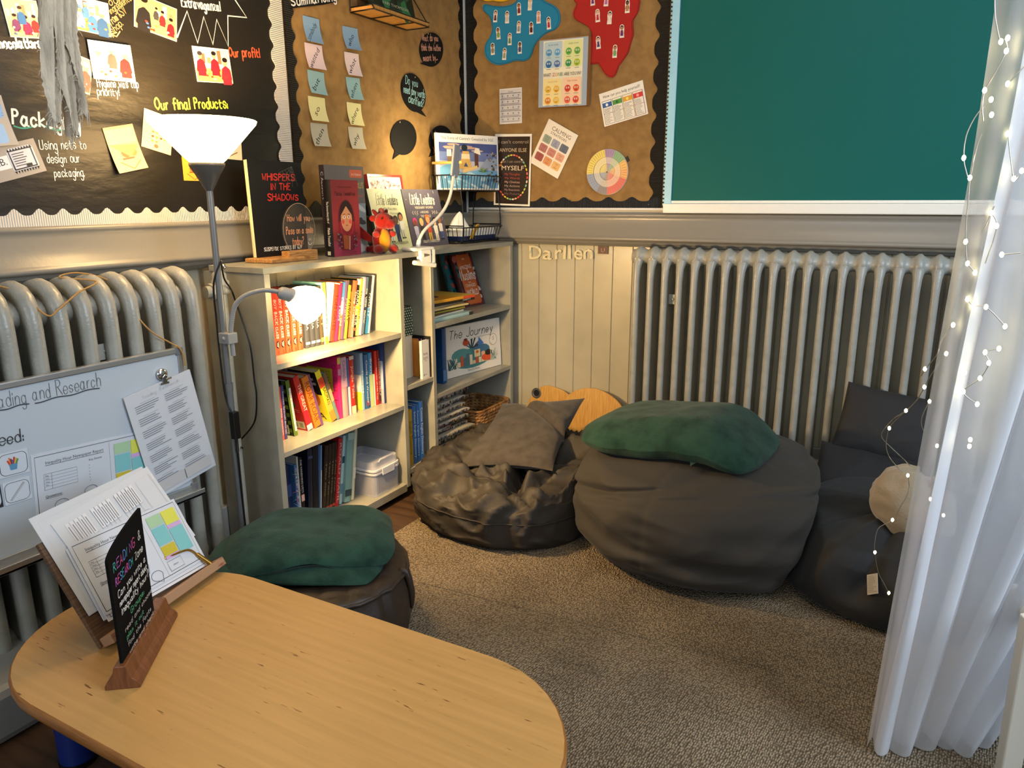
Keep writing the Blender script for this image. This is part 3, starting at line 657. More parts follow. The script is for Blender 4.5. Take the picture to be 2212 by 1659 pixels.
FIG = [('blue', (319, 122), '5a2a3a', '3a2a2a', 'e9b9a0', 'maroon, far left of the top row'), ('blue', (408, 130), 'c9c4bc', '2a2020', 'e6b8a0', 'pale grey, second in the top row'), ('blue', (498, 67), '7a2030', '4a3028', 'b07858', 'dark red, above the middle of the blue felt'), ('blue', (583, 30), 'dcd4c8', 'b89060', 'e8c0a0', 'cream, cut off by the top of the picture'),
       ('blue', (648, 130), 'd08a80', 'c0706a', 'e8b8a0', 'salmon pink, upper right of the blue felt'), ('blue', (725, 175), 'b02a50', '1a1416', 'e6b49a', 'magenta, far right of the blue felt'), ('blue', (497, 205), '8a909c', '3a3030', 'e8c0a8', 'blue grey, centre of the blue felt'), ('blue', (592, 213), '4a1420', '2a1414', 'a86a50', 'dark maroon with dark hair, right of centre'),
       ('blue', (340, 253), '7aa050', '2a2018', 'a87850', 'green with a wide base, left of the blue felt'), ('blue', (428, 297), '4a8a5a', '6a3a2a', 'e8b8a0', 'green and narrow, lower middle of the blue felt'), ('blue', (298, 372), '8a8468', '2a201a', 'a07050', 'olive, lowest left'), ('blue', (388, 410), '8a9a7a', '2a2420', 'e4b898', 'sage green, lowest on the blue felt'), ('blue', (505, 362), '3a4a7a', '1a1614', '8a5a40', 'navy trousers with a wide base, lower right of the blue felt'),
       ('red', (1060, -8), '6a3a7a', '3a2a2a', 'e8b8a0', 'purple, cut off at the top left'), ('red', (1165, -4), 'b06ab0', '3a2a2a', 'e8b8a0', 'lilac, cut off at the top middle'), ('red', (1325, 47), 'c08a50', '1a1414', '7a4a34', 'tan with black hair, top right'), ('red', (1098, 118), 'c0304a', 'c08a4a', 'e8c0a8', 'crimson, left of the middle pair'),
       ('red', (1190, 133), 'e8e0d8', '2a2020', 'e8c0a8', 'white, right of the middle pair'), ('red', (1283, 237), '6a3070', '2a2020', 'c08a70', 'purple with raised arm, right side'), ('red', (1103, 323), '4a4080', '3a2a2a', 'e8c0a8', 'indigo, left side below the pair'), ('red', (1230, 390), '6ab070', '7a4a2a', 'c08a68', 'mint green, lowest')]
fr_n = 0
for on_, z, body, hair, skin, desc in FIG:
    a, b = zp(z, 980, 0, 3.53); c = ony(a, b, -.0222)
    M = frame(c, Vector((1, 0, 0)), Vector((0, 0, 1)), Vector((0, -1, 0))) @ RZ(radians((fr_n*37 % 11)-5)); fr_n += 1
    g = G(M); h = .025; k = .0125
    g.prism([(-k*.8, -h), (k*.8, -h), (k*.7, -h*.3), (k*.8, h*.3), (k*.6, h*.85), (0, h), (-k*.6, h*.85), (-k*.8, h*.3), (-k*.7, -h*.3)], 0, .0012, 'efe9df')
    P = Pr(g, (0, 0, .0012), (1, 0, 0), (0, 1, 0))
    P.oval(0, h*.5, k*.55, h*.36, hair); P.oval(0, h*.4, k*.42, h*.26, skin); P.poly([(-k*.5, -h*.72), (k*.5, -h*.72), (k*.42, h*.12), (-k*.42, h*.12)], body)
    P.line([(-k*.4, 0), (-k*.5, -h*.4)], .003, skin); P.line([(k*.4, 0), (k*.5, -h*.4)], .003, skin); P.oval(-k*.18, h*.42, .0008, .001, '201010', 8); P.oval(k*.18, h*.42, .0008, .001, '201010', 8)
    tag(g.build('paper_figure', 'matte', origin=M), 'paper cut-out child on the '+on_+' felt, '+desc.replace(' of the blue felt', '').replace(' on the blue felt', ''), 'paper figure', 'paper figures on the '+on_+' felt')

# shallow box with the zones poster in its front pocket
fr = px_frame(*q3((645, 322), (1016, 268), (1022, 810), (655, 812)), 'y', -.052)
O, U, V, w, h = fr; M = frame(O, U, V, U.cross(V))
zb = thing('wall_box', 'shallow brown card box with a coloured faces poster pinned on the back board', 'box', M)
g = G(M); g.box(-w/2, -h/2, -.034, w/2, h/2+.003, -.001, 'a8713a'); g.build('box_body', 'matte', zb)
g = G(M); g.box(-w/2, -h/2, -.001, w/2, h/2, 0, '9fb0c4'); P = Pr(g, (0, 0, 0), (1, 0, 0), (0, 1, 0))
P.rect(-w*.41, -h*.48, w*.40, h*.485, 'f1ecd4')
def faces(u0, v0, bg, cols, ti, tc, dk):
    P.rr(u0, v0, u0+w*.375, v0+h*.385, .006, bg); P.text(ti, u0+w*.19, v0+h*.325, h*.022, tc, w*.2, 'c')
    for i in range(4):
        a = u0+w*(.10+.175*(i % 2)); b = v0+h*(.225-.17*(i//2)); r = w*.062
        P.oval(a, b, r, r*1.02, cols[i]); P.oval(a-r*.35, b+r*.2, r*.2, r*.26, 'f8f8f0'); P.oval(a+r*.35, b+r*.2, r*.2, r*.26, 'f8f8f0'); P.oval(a-r*.35, b+r*.18, r*.09, r*.12, '151515'); P.oval(a+r*.35, b+r*.18, r*.09, r*.12, '151515')
        P.line([(a-r*.4, b-r*.4), (a-r*.1, b-r*(.55 if i % 2 else .3)), (a+r*.15, b-r*(.55 if i % 2 else .3)), (a+r*.4, b-r*.4)], r*.14, dk); P.line([(a-r*.7, b-r*1.45), (a+r*.7, b-r*1.45)], .0016, '6a6a60')
faces(-w*.395, h*.085, 'b9d2dc', ['5a9fd0', '6aaede', '2f6fae', '5f7fb4'], 'BLUE ZONE', '3a6f9a', '1a3a5a')
faces(w*.015, h*.085, 'dfe6a8', ['5fae4a', '6fae50', '3f9a60', 'a8c430'], 'GREEN ZONE', '4a8a4a', '1f4a20')
faces(-w*.395, -h*.46, 'f0dfa0', ['e6b838', 'e8b440', 'e08a30', 'e8be48'], 'YELLOW ZONE', 'c89a30', '6a3a10')
faces(w*.015, -h*.46, 'f2cfae', ['d2402e', 'e0582e', 'e26a50', 'dc5038'], 'RED ZONE', 'c2402e', '5a1410')
P.text('WHAT', -w*.395, -h*.045, h*.05, '30302e', w*.155)
for i, (c, t) in enumerate(zip(('d8602e', 'e0a030', '7aa84a', '4f8f96'), 'ZONE')): P.text(t, -w*.205+i*w*.056, -h*.045, h*.052, c, w*.05)
P.text('ARE YOU IN?', w*.04, -h*.045, h*.05, '30302e', w*.345)
g.build('poster', 'print', zb)
# cards
def timetable(P, w, h):
    P.rect(-w*.46, -h*.47, w*.46, h*.47, 'd3d2d6'); P.text('My week', 0, h*.395, h*.03, '33343c', None, 'c')
    for i in range(5):
        y0 = -h*.46+i*h*.165; P.line([(-w*.46, y0+h*.16), (w*.46, y0+h*.16)], .0018, '55565e'); 
        for j in range(4): u = -w*.36+j*w*.24; P.oval(u, y0+h*.095, w*.03, h*.018, '8a8a92', 8); P.line([(u, y0+h*.09), (u, y0+h*.06)], .002, '6a6a74')
        P.line([(-w*.4, y0+h*.03), (w*.38, y0+h*.03)], .0016, '6a6a74')
sheet('timetable_card', 'laminated grey card of five rows of tiny pictures, left on the back board', 'card', px_frame(*q3((345, 680), (518, 665), (522, 938), (355, 948)), 'y', -.018), timetable, 'print_gloss', base='e6e4e2')
def helpcard(P, w, h):
    P.text('How can you help yourself?', 0, h*.33, h*.085, '1e1e1e', w*.84, 'c')
    for i, (c, d) in enumerate((('3a66a8', '2a4a80'), ('5a9a48', '3a6a30'), ('e0a83a', 'a87418'), ('d6423a', '9a2420'))):
        u = -w*.46+i*w*.235; P.rect(u, -h*.46, u+w*.215, h*.25, d); P.rect(u+.0015, -h*.45, u+w*.215-.0015, h*.25-.0015, 'f2eee2'); P.rect(u+.0015, h*.05, u+w*.215-.0015, h*.19, c)
        P.oval(u+w*.1, h*.12, w*.03, h*.045, ('f4f4f4', '2f6f2f', 'f6e070', 'f0a0a0')[i]); P.lines(u+w*.02, -h*.12, u+w*.19, h*.02, 5, .0013, '6a6a66', i); P.line([(u, -h*.14), (u+w*.215, -h*.14)], .0015, d); P.lines(u+w*.02, -h*.43, u+w*.19, -h*.16, 8, .0013, '6a6a66', i+9)
sheet('help_card', 'tilted white card with blue, green, yellow and red columns under the red felt', 'card', px_frame(*q3((1108, 722), (1437, 608), (1488, 870), (1148, 965)), 'y', -.018), helpcard, 'print_gloss', base='f3efe4')
def calming(P, w, h):
    P.text('CALMING', -w*.3, h*.33, h*.085, '6a5a58', w*.64); P.text('STRATEGIES', -w*.28, h*.25, h*.05, '3a3838', w*.54)
    cs = ['9aa89a', 'a0a6bc', '6a7488', 'b87a78', 'c88a80', 'e0a890', 'a45a58', 'dc9a6a', 'e6b878']
    ts = [('COUNT', 'SLOWLY', 'TO TEN'), ('USE', 'KIND', 'WORDS'), ('THINK', 'CALM', 'IDEAS'), ('LISTEN', 'TO', 'MUSIC'), ('GO ON', 'A', 'WALK'), ('DRAW', 'OR', 'COLOUR'), ('ASK', 'FOR', 'HELP'), ('HAVE', 'A', 'DRINK'), ('TAKE', 'A', 'BREAK')]
    for i in range(9):
        u = -w*.42+(i % 3)*w*.29; v = h*.03-(i//3)*h*.2; P.rr(u, v, u+w*.25, v+h*.165, .006, cs[i])
        for k in range(3): P.text(ts[i][k], u+w*.125, v+h*(.11-.04*k), h*.019, '3a3436', None, 'c')
sheet('calming_card', 'tilted cream card with nine coloured rounded squares on the back board', 'card', px_frame(*q3((728, 905), (943, 1028), (800, 1368), (577, 1235)), 'y', -.020), calming, 'print_gloss', base='f0eadc')
def control(P, w, h):
    P.rect(-w*.455, -h*.475, w*.455, h*.465, '2e2421'); C_ = 'e8d8bc'
    P.text("I can't control", 0, h*.37, h*.045, 'a89a88', w*.82, 'c'); P.text('ANYONE ELSE', 0, h*.255, h*.05, 'd8bf96', w*.74, 'c'); P.text('But I can control', 0, h*.105, h*.035, '9a8d7e', w*.6, 'c'); P.text('MYSELF', 0, h*.0, h*.062, C_, w*.62, 'c')
    for i, (t, c) in enumerate((('My Thoughts', 'b8403a'), ('My Words', 'b04a48'), ('My Choices', 'd0a898'), ('My Actions', 'c0a090'), ('My Reactions', 'b09088'), ('My Future', '7a6a64'))): P.text(t, 0, -h*(.07+.055*i), h*.03, c, w*.42, 'c')
    pal = ['d84a48', 'e07a70', 'e8c84a', 'b8d05a', '7ab8a0', 'dcd8d0', 'e8b070']
    for i in range(34):
        a = 2*pi*i/34
        if abs(sin(a)) < .1 and cos(a) < 0 or (i % 34) in (15, 16, 17, 18, 19, 20): continue
        P.oval(w*.41*cos(a), -h*.10+h*.31*sin(a), w*.035, h*.012, pal[i % 7], 8, rot=a+pi/2)
sheet('poster', 'dark brown poster with a ring of coloured dashes behind the wire rack', 'poster', px_frame(*q3((320, 1025), (568, 1020), (608, 1575), (302, 1560)), 'y', -.022), control, 'print_gloss', base='f0ece2')
# feelings wheel
c = ony(980+1172/3.53, 1312/3.53, -.018); R = (ony(980+1172/3.53, (1312-177)/3.53, -.018)-c).length
M = frame(c, Vector((1, 0, 0)), Vector((0, 0, 1)), Vector((0, -1, 0))); g = G(M)
g.prism([(R*cos(2*pi*i/48), R*sin(2*pi*i/48)) for i in range(48)], -.0012, 0, 'e8e0cc'); P = Pr(g, (0, 0, 0), (1, 0, 0), (0, 1, 0))
SEC = [(-20, 8, 'e8a24a'), (8, 33, 'e8b450'), (33, 68, '6fae7c'), (68, 98, '9a78b4'), (98, 185, 'e6d24e'), (185, 240, '7e93b8'), (240, 272, '75707c'), (272, 340, 'd8443e')]
def mix_(c, t): a = srgb(c); return tuple(x+(srgb('f1ead6')[i]-x)*t for i, x in enumerate(a))
for ring, (r0, r1) in enumerate(((0, .36), (.36, .66), (.66, .985))):
    for a0, a1, col in SEC:
        n = max(3, int((a1-a0)/6)); A = [radians(a0+(a1-a0)*i/n) for i in range(n+1)]
        P.poly([(R*r0*cos(a), R*r0*sin(a)) for a in A[::-1]] + [(R*r1*cos(a), R*r1*sin(a)) for a in A] if r0 else [(0, 0)]+[(R*r1*cos(a), R*r1*sin(a)) for a in A], mix_(col, (.25, .55, .12)[ring]))
        k = max(2, int((a1-a0)/(7 if ring else 16)))
        for i in range(k): a = radians(a0+(a1-a0)*(i+.5)/k); P.line([(R*(r0+.06)*cos(a), R*(r0+.06)*sin(a)), (R*(r1-.05)*cos(a), R*(r1-.05)*sin(a))], .0012, mix_('5a5050', .15 if ring == 2 else .4))
for r in (.36, .66, .985): P.line([(R*r*cos(2*pi*i/48), R*r*sin(2*pi*i/48)) for i in range(48)], .001, '9a9080', True)
P.oval(0, 0, .003, .003, '40382c', 10); a = radians(30); g.box(R*.97, -.011, -.003, R*1.14, .011, -.0013, '101010', M=RZ(a))
tag(g.build('feelings_wheel', 'print', origin=M), 'round multicoloured feelings wheel with a black tab low on the back board', 'wheel chart')
# ================================================================ bookcases, radiators, pipe, standard lamp
ZT, Z1, Z2, Z3 = .931, .645, .369, .055
def case(name, label, y0, y1, top, shelves, posts, extra=(), plinth=True):
    r = thing(name, label, 'bookcase', (.16, (y0+y1)/2, 0))
    g = G(); g.box(.056, top[0], ZT-.018, .282, top[1], ZT); g.build('top_board', 'grey_gloss', r, bevel=.0015)
    for a, b, z in posts:
        g = G(); g.box(.026, a, z, .280, b, ZT-.0182); g.build('side_panel', 'grey_gloss', r, bevel=.0015)
    for a, b, z, th in shelves:
        g = G(); g.box(.024, a, z-th, .279, b, z); g.build('shelf', 'grey_gloss', r, bevel=.0012)
    g = G(); g.box(.06, y0+.03, 0, .20, y1-.03, shelves[0][2]-shelves[0][3]-.0005); g.build('plinth', 'black_metal', r)  # black colour stands for the shade in the kick recess
    return r
case('bookcase', 'wide grey painted bookcase with three open shelves beside the standard lamp', -1.543, -.893, (-1.546, -.803),
     [(-1.5205, -.9155, Z3, .03), (-1.5205, -.9155, Z2, .017), (-1.5205, -.9155, Z1, .018)], [(-1.543, -1.521, .0), (-.915, -.893, .04)])
case('bookcase', 'grey painted bookcase with one narrow and one wide bay in the room corner', -.892, -.066, (-.8025, -.064),
     [(-.8925, -.7205, .108, .02), (-.6985, -.0905, .105, .02), (-.6985, -.0905, .36, .018), (-.6985, -.0905, Z1, .02), (-.8925, -.7205, .438, .018)],
     [(-.720, -.699, .04), (-.090, -.066, .0)])

def radiator(name, label, M, n, pitch, sec, bracket):
    r = thing(name, label, 'radiator', M); first = None
    for i in range(n):
        if first is None:
            g = G(M); sec(g); first = g.build('section', 'radiator_paint', r); 
            first.matrix_basis = Matrix()
        else:
            c = first.copy(); COL.objects.link(c); c.parent = r; c.location = (i*pitch, 0, 0)
    for (u, z, d, a) in bracket:
        g = G(M); g.box(u-a, d-.003, z-a*1.1, u+a, d, z+a*1.1); g.ell((u, d, z), .006, .005, .006, 10, 6); g.build('bracket', 'radiator_paint', r)
    return r
# local frame: u along the wall, second axis out of the wall, z up
def sec_slim(g):
    ft = [(0, .155, .105), (0, .156, .14), (0, .157, .5), (0, .157, .80), (0, .152, .845), (0, .138, .875)]
    g.tube(ft, [.0135, .0135, .0135, .0135, .0155, .021], 12)
    g.box(-.0095, .05, .10, .0095, .157, .885); g.tube([(0, .05, .1), (0, .05, .86)], .0095, 10)
    for z, s in ((.888, 1.0), (.108, .85)):
        pr = [(.027, -.0296), (.0275, -.024), (.033, -.014), (.040, -.004), (.0405, .004), (.033, .014), (.0275, .024), (.027, .0296)]
        Mx = T(0, .108, z) @ RY(pi/2)
        vs = []; n = 20; fs = []
        for (rr, x) in pr:
            for j in range(n): q = 2*pi*j/n; vs.append((rr*s*cos(q)*1.05, rr*s*sin(q)*1.25, x))
        for i in range(len(pr)-1):
            for j in range(n): fs.append((i*n+j, i*n+(j+1) % n, (i+1)*n+(j+1) % n, (i+1)*n+j))
        g.add(vs, fs, smooth=True, M=Mx)
MB_ = frame(Vector((.905, 0, 0)), Vector((1, 0, 0)), Vector((0, -1, 0)), Vector((0, 0, 1)))
radiator('radiator', 'tall slim column radiator painted grey under the teal board on the back wall', MB_, 24, .0593, sec_slim, [(.148, .722, .128, .018)])
def sec_deep(g):
    g.tube([(0, .183, .085), (0, .184, .12), (0, .184, .84), (0, .179, .875), (0, .165, .902), (0, .145, .917), (0, .12, .922), (0, .09, .917), (0, .072, .902), (0, .064, .875), (0, .064, .12), (0, .064, .085)],
           [.017, .019, .019, .020, .021, .022, .023, .022, .021, .02, .019, .017], 12)
    g.box(-.0165, .064, .10, .0165, .184, .890)
    for z, s in ((.868, 1.0), (.115, .8)):
        pr = [(.030, -.0302), (.031, -.024), (.038, -.014), (.044, 0), (.038, .014), (.031, .024), (.030, .0302)]
        vs = []; n = 20; fs = []
        for (rr, x) in pr:
            for j in range(n): q = 2*pi*j/n; vs.append((rr*s*cos(q)*1.0, rr*s*sin(q)*1.35, x))
        for i in range(len(pr)-1):
            for j in range(n): fs.append((i*n+j, i*n+(j+1) % n, (i+1)*n+(j+1) % n, (i+1)*n+j))
        g.add(vs, fs, smooth=True, M=T(0, .124, z) @ RY(pi/2))
ML_ = frame(Vector((0, -1.716, 0)), Vector((0, -1, 0)), Vector((1, 0, 0)), Vector((0, 0, 1)))
# mirrored axis order would flip normals, so run the row from its far end towards the lamp
ML_ = frame(Vector((0, -2.676, 0)), Vector((0, 1, 0)), Vector((-1, 0, 0)), Vector((0, 0, 1)))
def flipd(sec):
    def f(g):
        h = G(); sec(h); b = len(g.v); g.v += [g.M @ Vector((p.x, -p.y, p.z)) for p in h.v]; g.f += [[b+i for i in q[::-1]] for q in h.f]; g.c += h.c; g.m += h.m; g.s += h.s
    return f
radiator('radiator', 'deep column radiator painted grey on the left wall behind the whiteboard', ML_, 17, .060, flipd(sec_deep), [(.703, .757, -.172, .018)])

# heating pipe and valve between radiator and bookcase
hp = thing('heating_pipe', 'grey vertical heating pipe with a valve between left radiator and bookcase', 'pipe', (.185, -1.615, 0))
g = G(); g.tube([(.178, -1.612, 0), (.178, -1.612, .90)], .0165, 14); g.build('riser', 'radiator_paint', hp)
g = G(); g.lathe([(.0, .86), (.024, .86), (.026, .865), (.026, .895), (.02, .90), (.02, .915), (.012, .925), (0, .926)], 10, M=T(.178, -1.612, 0)); g.build('valve_body', 'radiator_paint', hp)
g = G(); g.tube([(.178, -1.615, .868), (.172, -1.66, .868)], .017, 12); g.tube([(.1745, -1.634, .868), (.1735, -1.646, .868)], .024, 6, smooth=False); g.build('union', 'radiator_paint', hp)
g = G(); g.ell((.184, -1.604, .936), .013, .010, .010, 12, 8); g.build('bleed_key', 'chrome', hp)

# standard lamp: uplighter bowl, reading arm
LX, LY = .25, -1.676
mat('lamp_grey', '77797b', .38, metal=.45); mat('socket_grey', '8e8f90', .45)
mat('glow_bowl', 'fff6e0', .4, emit='ffd08a', estr=26.0); mat('glow_reading', 'fff6e0', .4, emit='ffe0a0', estr=11.0); mat('glow_bulb', 'ffffff', .4, emit='ffe2a4', estr=30.0)
sl = thing('standard_lamp', 'grey standard lamp with glowing uplighter bowl and bendy reading arm', 'lamp', (LX, LY, 0))
L0 = T(LX, LY, 0)
g = G(L0); g.lathe([(0, 0), (.118, 0), (.122, .004), (.122, .012), (.11, .020), (.03, .026), (.016, .034), (.0, .034)], 40); g.build('base', 'lamp_grey', sl)
g = G(L0); g.tube([(0, 0, .03), (0, 0, .62)], .0098, 14); g.tube([(0, 0, .60), (0, 0, 1.16)], .0088, 14); g.tube([(0, 0, .598), (0, 0, .62)], .0112, 14); g.build('pole', 'lamp_grey', sl)
g = G(L0); g.lathe([(.009, 1.142), (.012, 1.148), (.018, 1.158), (.032, 1.185), (.0445, 1.205), (.0455, 1.213), (.0, 1.213)], 32); g.build('bowl_holder', mat('holder_dark', '4a4a4a', .4) and 'holder_dark', sl)
g = G(L0); g.lathe([(.040, 1.2135), (.050, 1.222), (.131, 1.311), (.1335, 1.318), (.130, 1.320), (.127, 1.312), (.048, 1.226), (.0, 1.220)], 48); g.build('bowl_shade', 'glow_bowl', sl)
g = G(L0); g.box(-.004, -.016, .735, .036, .016, .765); g.ell((.018, -.017, .75), .006, .004, .006, 10, 6); g.build('clamp', 'socket_grey', sl, bevel=.003)
ga = [Vector((LX+.026, LY+.004, .70)), Vector((LX+.026, LY+.004, .775)), onx(505, 668, .285), onx(517, 648, .297), onx(540, 634, .318), onx(572, 627, .345), onx(606, 631, .368)]
g = G(); g.tube(smooth_path(ga, 8), .0062, 10); P_ = smooth_path(ga[1:], 26)
for i in range(0, len(P_)-2, 2): g.tube([P_[i], P_[i]+(P_[i+1]-P_[i])*.6], .0070, 8)
g.build('reading_arm', 'socket_grey', sl)
A_ = onx(603, 631, .366); B_ = onx(636, 641, .388); D_ = (B_-A_).normalized()
q_ = Vector((0, 0, 1)).rotation_difference(D_).to_matrix().to_4x4()
Ms = T(A_) @ q_
g = G(Ms); g.lathe([(0, -.004), (.010, -.003), (.017, .004), (.0185, .014), (.0185, .026), (.021, .030), (.0215, .042), (.019, .046), (0, .046)], 24); g.build('socket', 'socket_grey', sl)
Ax = (onx(690, 671, .395)-onx(630, 639, .386)).normalized()
Mr = T(onx(628, 638, .386)) @ Vector((0, 0, 1)).rotation_difference(Ax).to_matrix().to_4x4()
g = G(Mr); g.lathe([(.019, .0), (.024, .003), (.034, .016), (.047, .040), (.0545, .062), (.056, .078), (.0545, .078), (.0525, .062), (.045, .040), (.032, .018), (.02, .006)], 36); g.build('reading_shade', 'glow_reading', sl)
g = G(Mr); g.ell((0, 0, .055), .026, .026, .036, 18, 12); g.build('bulb', 'glow_bulb', sl)
point('uplighter_bulb', (LX, LY, 1.272), 31, WARM, .03)
sp = bpy.data.lights.new('reading_bulb', 'SPOT'); sp.energy = 62; sp.color = WARM; sp.shadow_soft_size = .03; sp.spot_size = radians(160); sp.spot_blend = .7
so = bpy.data.objects.new('reading_bulb', sp); COL.objects.link(so); so.matrix_world = Mr @ T(0, 0, .094) @ RX(pi)
# flex with in-line switch
lc = [(LX+.016, LY+.002, .96), onx(484, 601, .24), onx(497, 622, .21), (.167, -1.558, .845), (.205, -1.556, .735), (.216, -1.556, .683), (.218, -1.556, .60), (.221, -1.556, .55), (.205, -1.557, .47), (.155, -1.565, .412), (.150, -1.585, .402), (.205, -1.612, .40)]
g = G(); g.tube(smooth_path(lc, 8), .0026, 8)
lc2 = [(LX+.016, LY+.002, .96), (LX-.004, LY-.013, .90), (LX-.012, LY-.010, .80), (LX-.010, LY-.012, .70), (LX-.004, LY-.012, .58), (LX+.012, LY-.006, .52), (LX+.014, LY-.004, .40), (LX+.010, LY, .2), (LX+.02, LY, .03)]
g.tube(smooth_path(lc2, 8), .0026, 8); g.build('flex', 'black_metal', sl)
g = G(); g.box(LX+.006, LY-.016, .46, LX+.026, LY+.004, .54); g.tube([(LX+.014, LY-.004, .42), (LX+.014, LY-.004, .46)], .005, 8); g.build('switch', 'black_metal', sl, bevel=.004)
# ================================================================ books and shelf contents
mat('page_edges', 'cfc3a6', .8, bump=[('noise', 300, .3, .001, (1, 1, 1))])
def bookM(M, t, h, d, col, spine=None, front=None, back=None, name='book', label=None, group=None, cat='book', mt='print', pages='page_edges', hard=.0022, spcol=None, over=.003):
    """spine faces local -Y, thickness along X, height along Z; cover and pages are its parts"""
    r = thing(name, label, cat, M, group); c = hard
    g = G(M); pg = min(over, t*.2); 
    g.box(-t/2+c, c, pg, t/2-c, d-pg, h-pg); g.build('pages', pages, r)
    g = G(M); g.box(-t/2, 0, 0, -t/2+c, d, h, col); g.box(t/2-c, 0, 0, t/2, d, h, col)
    n = 5; pts = [(-t/2+c*.6, c)]+[(-t/2+t*i/n, -min(.0025, t*.12)*sin(pi*i/n)) for i in range(n+1)]+[(t/2-c*.6, c)]
    g.prism(pts[::-1] if False else pts, 0, h, spcol or col)
    dz = -min(.0025, t*.12)-.0001
    if spine: spine(Pr(g, (0, dz, h/2), (0, 0, -1), (1, 0, 0)), h, t)
    if front: front(Pr(g, (t/2, d/2, h/2), (0, 1, 0), (0, 0, 1)), d, h)
    if back: back(Pr(g, (-t/2, d/2, h/2), (0, -1, 0), (0, 0, 1)), d, h)
    g.build('cover', mt, r); return r
def y_at(px, X, Z):
    lo, hi = -2.6, 0.4
    for _ in range(40):
        m = (lo+hi)/2; v = Vector((X, m, Z))-CAM; q = 1106+FPX*v.dot(RT)/v.dot(FW)
        lo, hi = (m, hi) if q < px else (lo, m)
    return m
def shelfM(X, y, Z, t, lean=0.0):
    """y = left foot of the spine; lean > 0 tips the top to the right"""
    B = frame(Vector((X, y, Z+.0006)), Vector((0, 1, 0)), Vector((-1, 0, 0)), Vector((0, 0, 1)))
    a = radians(lean)
    if abs(a) < 1e-4: return B @ T(t/2, 0, 0)
    if a > 0: return B @ T(t, 0, 0) @ RY(a) @ T(-t/2, 0, 0)      # rests on its lower right edge
    return B @ RY(a) @ T(t/2, 0, 0)
def spn(title, tcol, band=None, h=.62, w=.8, bands=(), hand=False, off=0.0):
    def f(P, H, t):
        for v0, v1, c in bands: P.rect(-H*.5+H*v0, -t*.5, -H*.5+H*v1, t*.5, c)
        if title: (P.hand if hand else P.text)(title, off*H, -t*h*.36, t*h, tcol, w=H*w, al='c')
    return f
def blobs(cols, n, seed, r=.1):
    def f(P, w, h):
        q = random.Random(seed)
        for i in range(n): P.oval(w*q.uniform(-.42, .42), h*q.uniform(-.45, .45), w*r*q.uniform(.4, 1.1), h*r*.7*q.uniform(.4, 1.1), q.choice(cols), 10, rot=q.uniform(0, 3))
    return f
G1 = 'books on the top shelf of the wide bookcase'; XS = .183
# --- top shelf: five matching orange-red, four dark, then a leaning run
def red_spine(P, H, t):
    P.hand('BOY', -H*.38, -t*.2, t*.42, 'f6e8dc', w=H*.14, wd=t*.07); P.hand('BACK', -H*.19, -t*.22, t*.5, 'f6e8dc', w=H*.2, wd=t*.08); P.hand('CLASS', H*.05, -t*.2, t*.42, 'f6e8dc', w=H*.18, wd=t*.07)
    P.oval(H*.33, 0, H*.062, t*.36, '1c1614'); P.text('ONJALI', H*.33, -t*.02, t*.2, 'e8e0d4', w=H*.09, al='c'); P.text('RAUF', H*.33, -t*.26, t*.18, 'e8e0d4', w=H*.06, al='c'); P.text('ORION', H*.455, -t*.1, t*.2, '7a1c12', w=H*.05, al='c')
nth = ['first', 'second', 'third', 'fourth', 'fifth']
for i, px in enumerate((595.7, 606.6, 619.2, 632.8, 645.5)):
    t = .0215; y = y_at(px, XS, Z1)
    bookM(shelfM(XS, y, Z1, t), t, .198, .115, 'e4472b', red_spine, name='book', label=nth[i]+' from the left of five matching orange-red paperbacks on the top shelf', group='matching orange-red paperbacks')
for i, px in enumerate((661, 672.7, 683.5, 694)):
    t = .0185 if i < 3 else .015; y = y_at(px, XS, Z1)
    bookM(shelfM(XS, y, Z1, t), t, .198 if i < 3 else .196, .115, ('3a3d44', '3a3d44', '3a3d44', '4a4232')[i], spn('VICTORIA' if i < 3 else 'LOST', 'a9aebb' if i < 3 else '9a8a5a', h=.5, w=.5, bands=[(.9, .94, 'd9dde2')] if i < 3 else [(.88, .95, 'cfae54')], off=-.05),
          label=('first of three matching charcoal paperbacks right of the orange-red ones', 'second of three matching charcoal paperbacks', 'third of three matching charcoal paperbacks', 'thin olive brown book between charcoal paperbacks and the pale teal spine')[i], group=G1)
y = y_at(702.5, XS, Z1)
bookM(shelfM(XS, y, Z1, .0155), .0155, .206, .13, '8fd0c8', spn('Wild', '3a6a8a', h=.5, w=.3, bands=[(0, .3, 'ecd44e'), (.88, 1, 'e6c83e')], off=.1), label='upright pale teal and yellow spine just right of the glowing reading shade', group=G1)
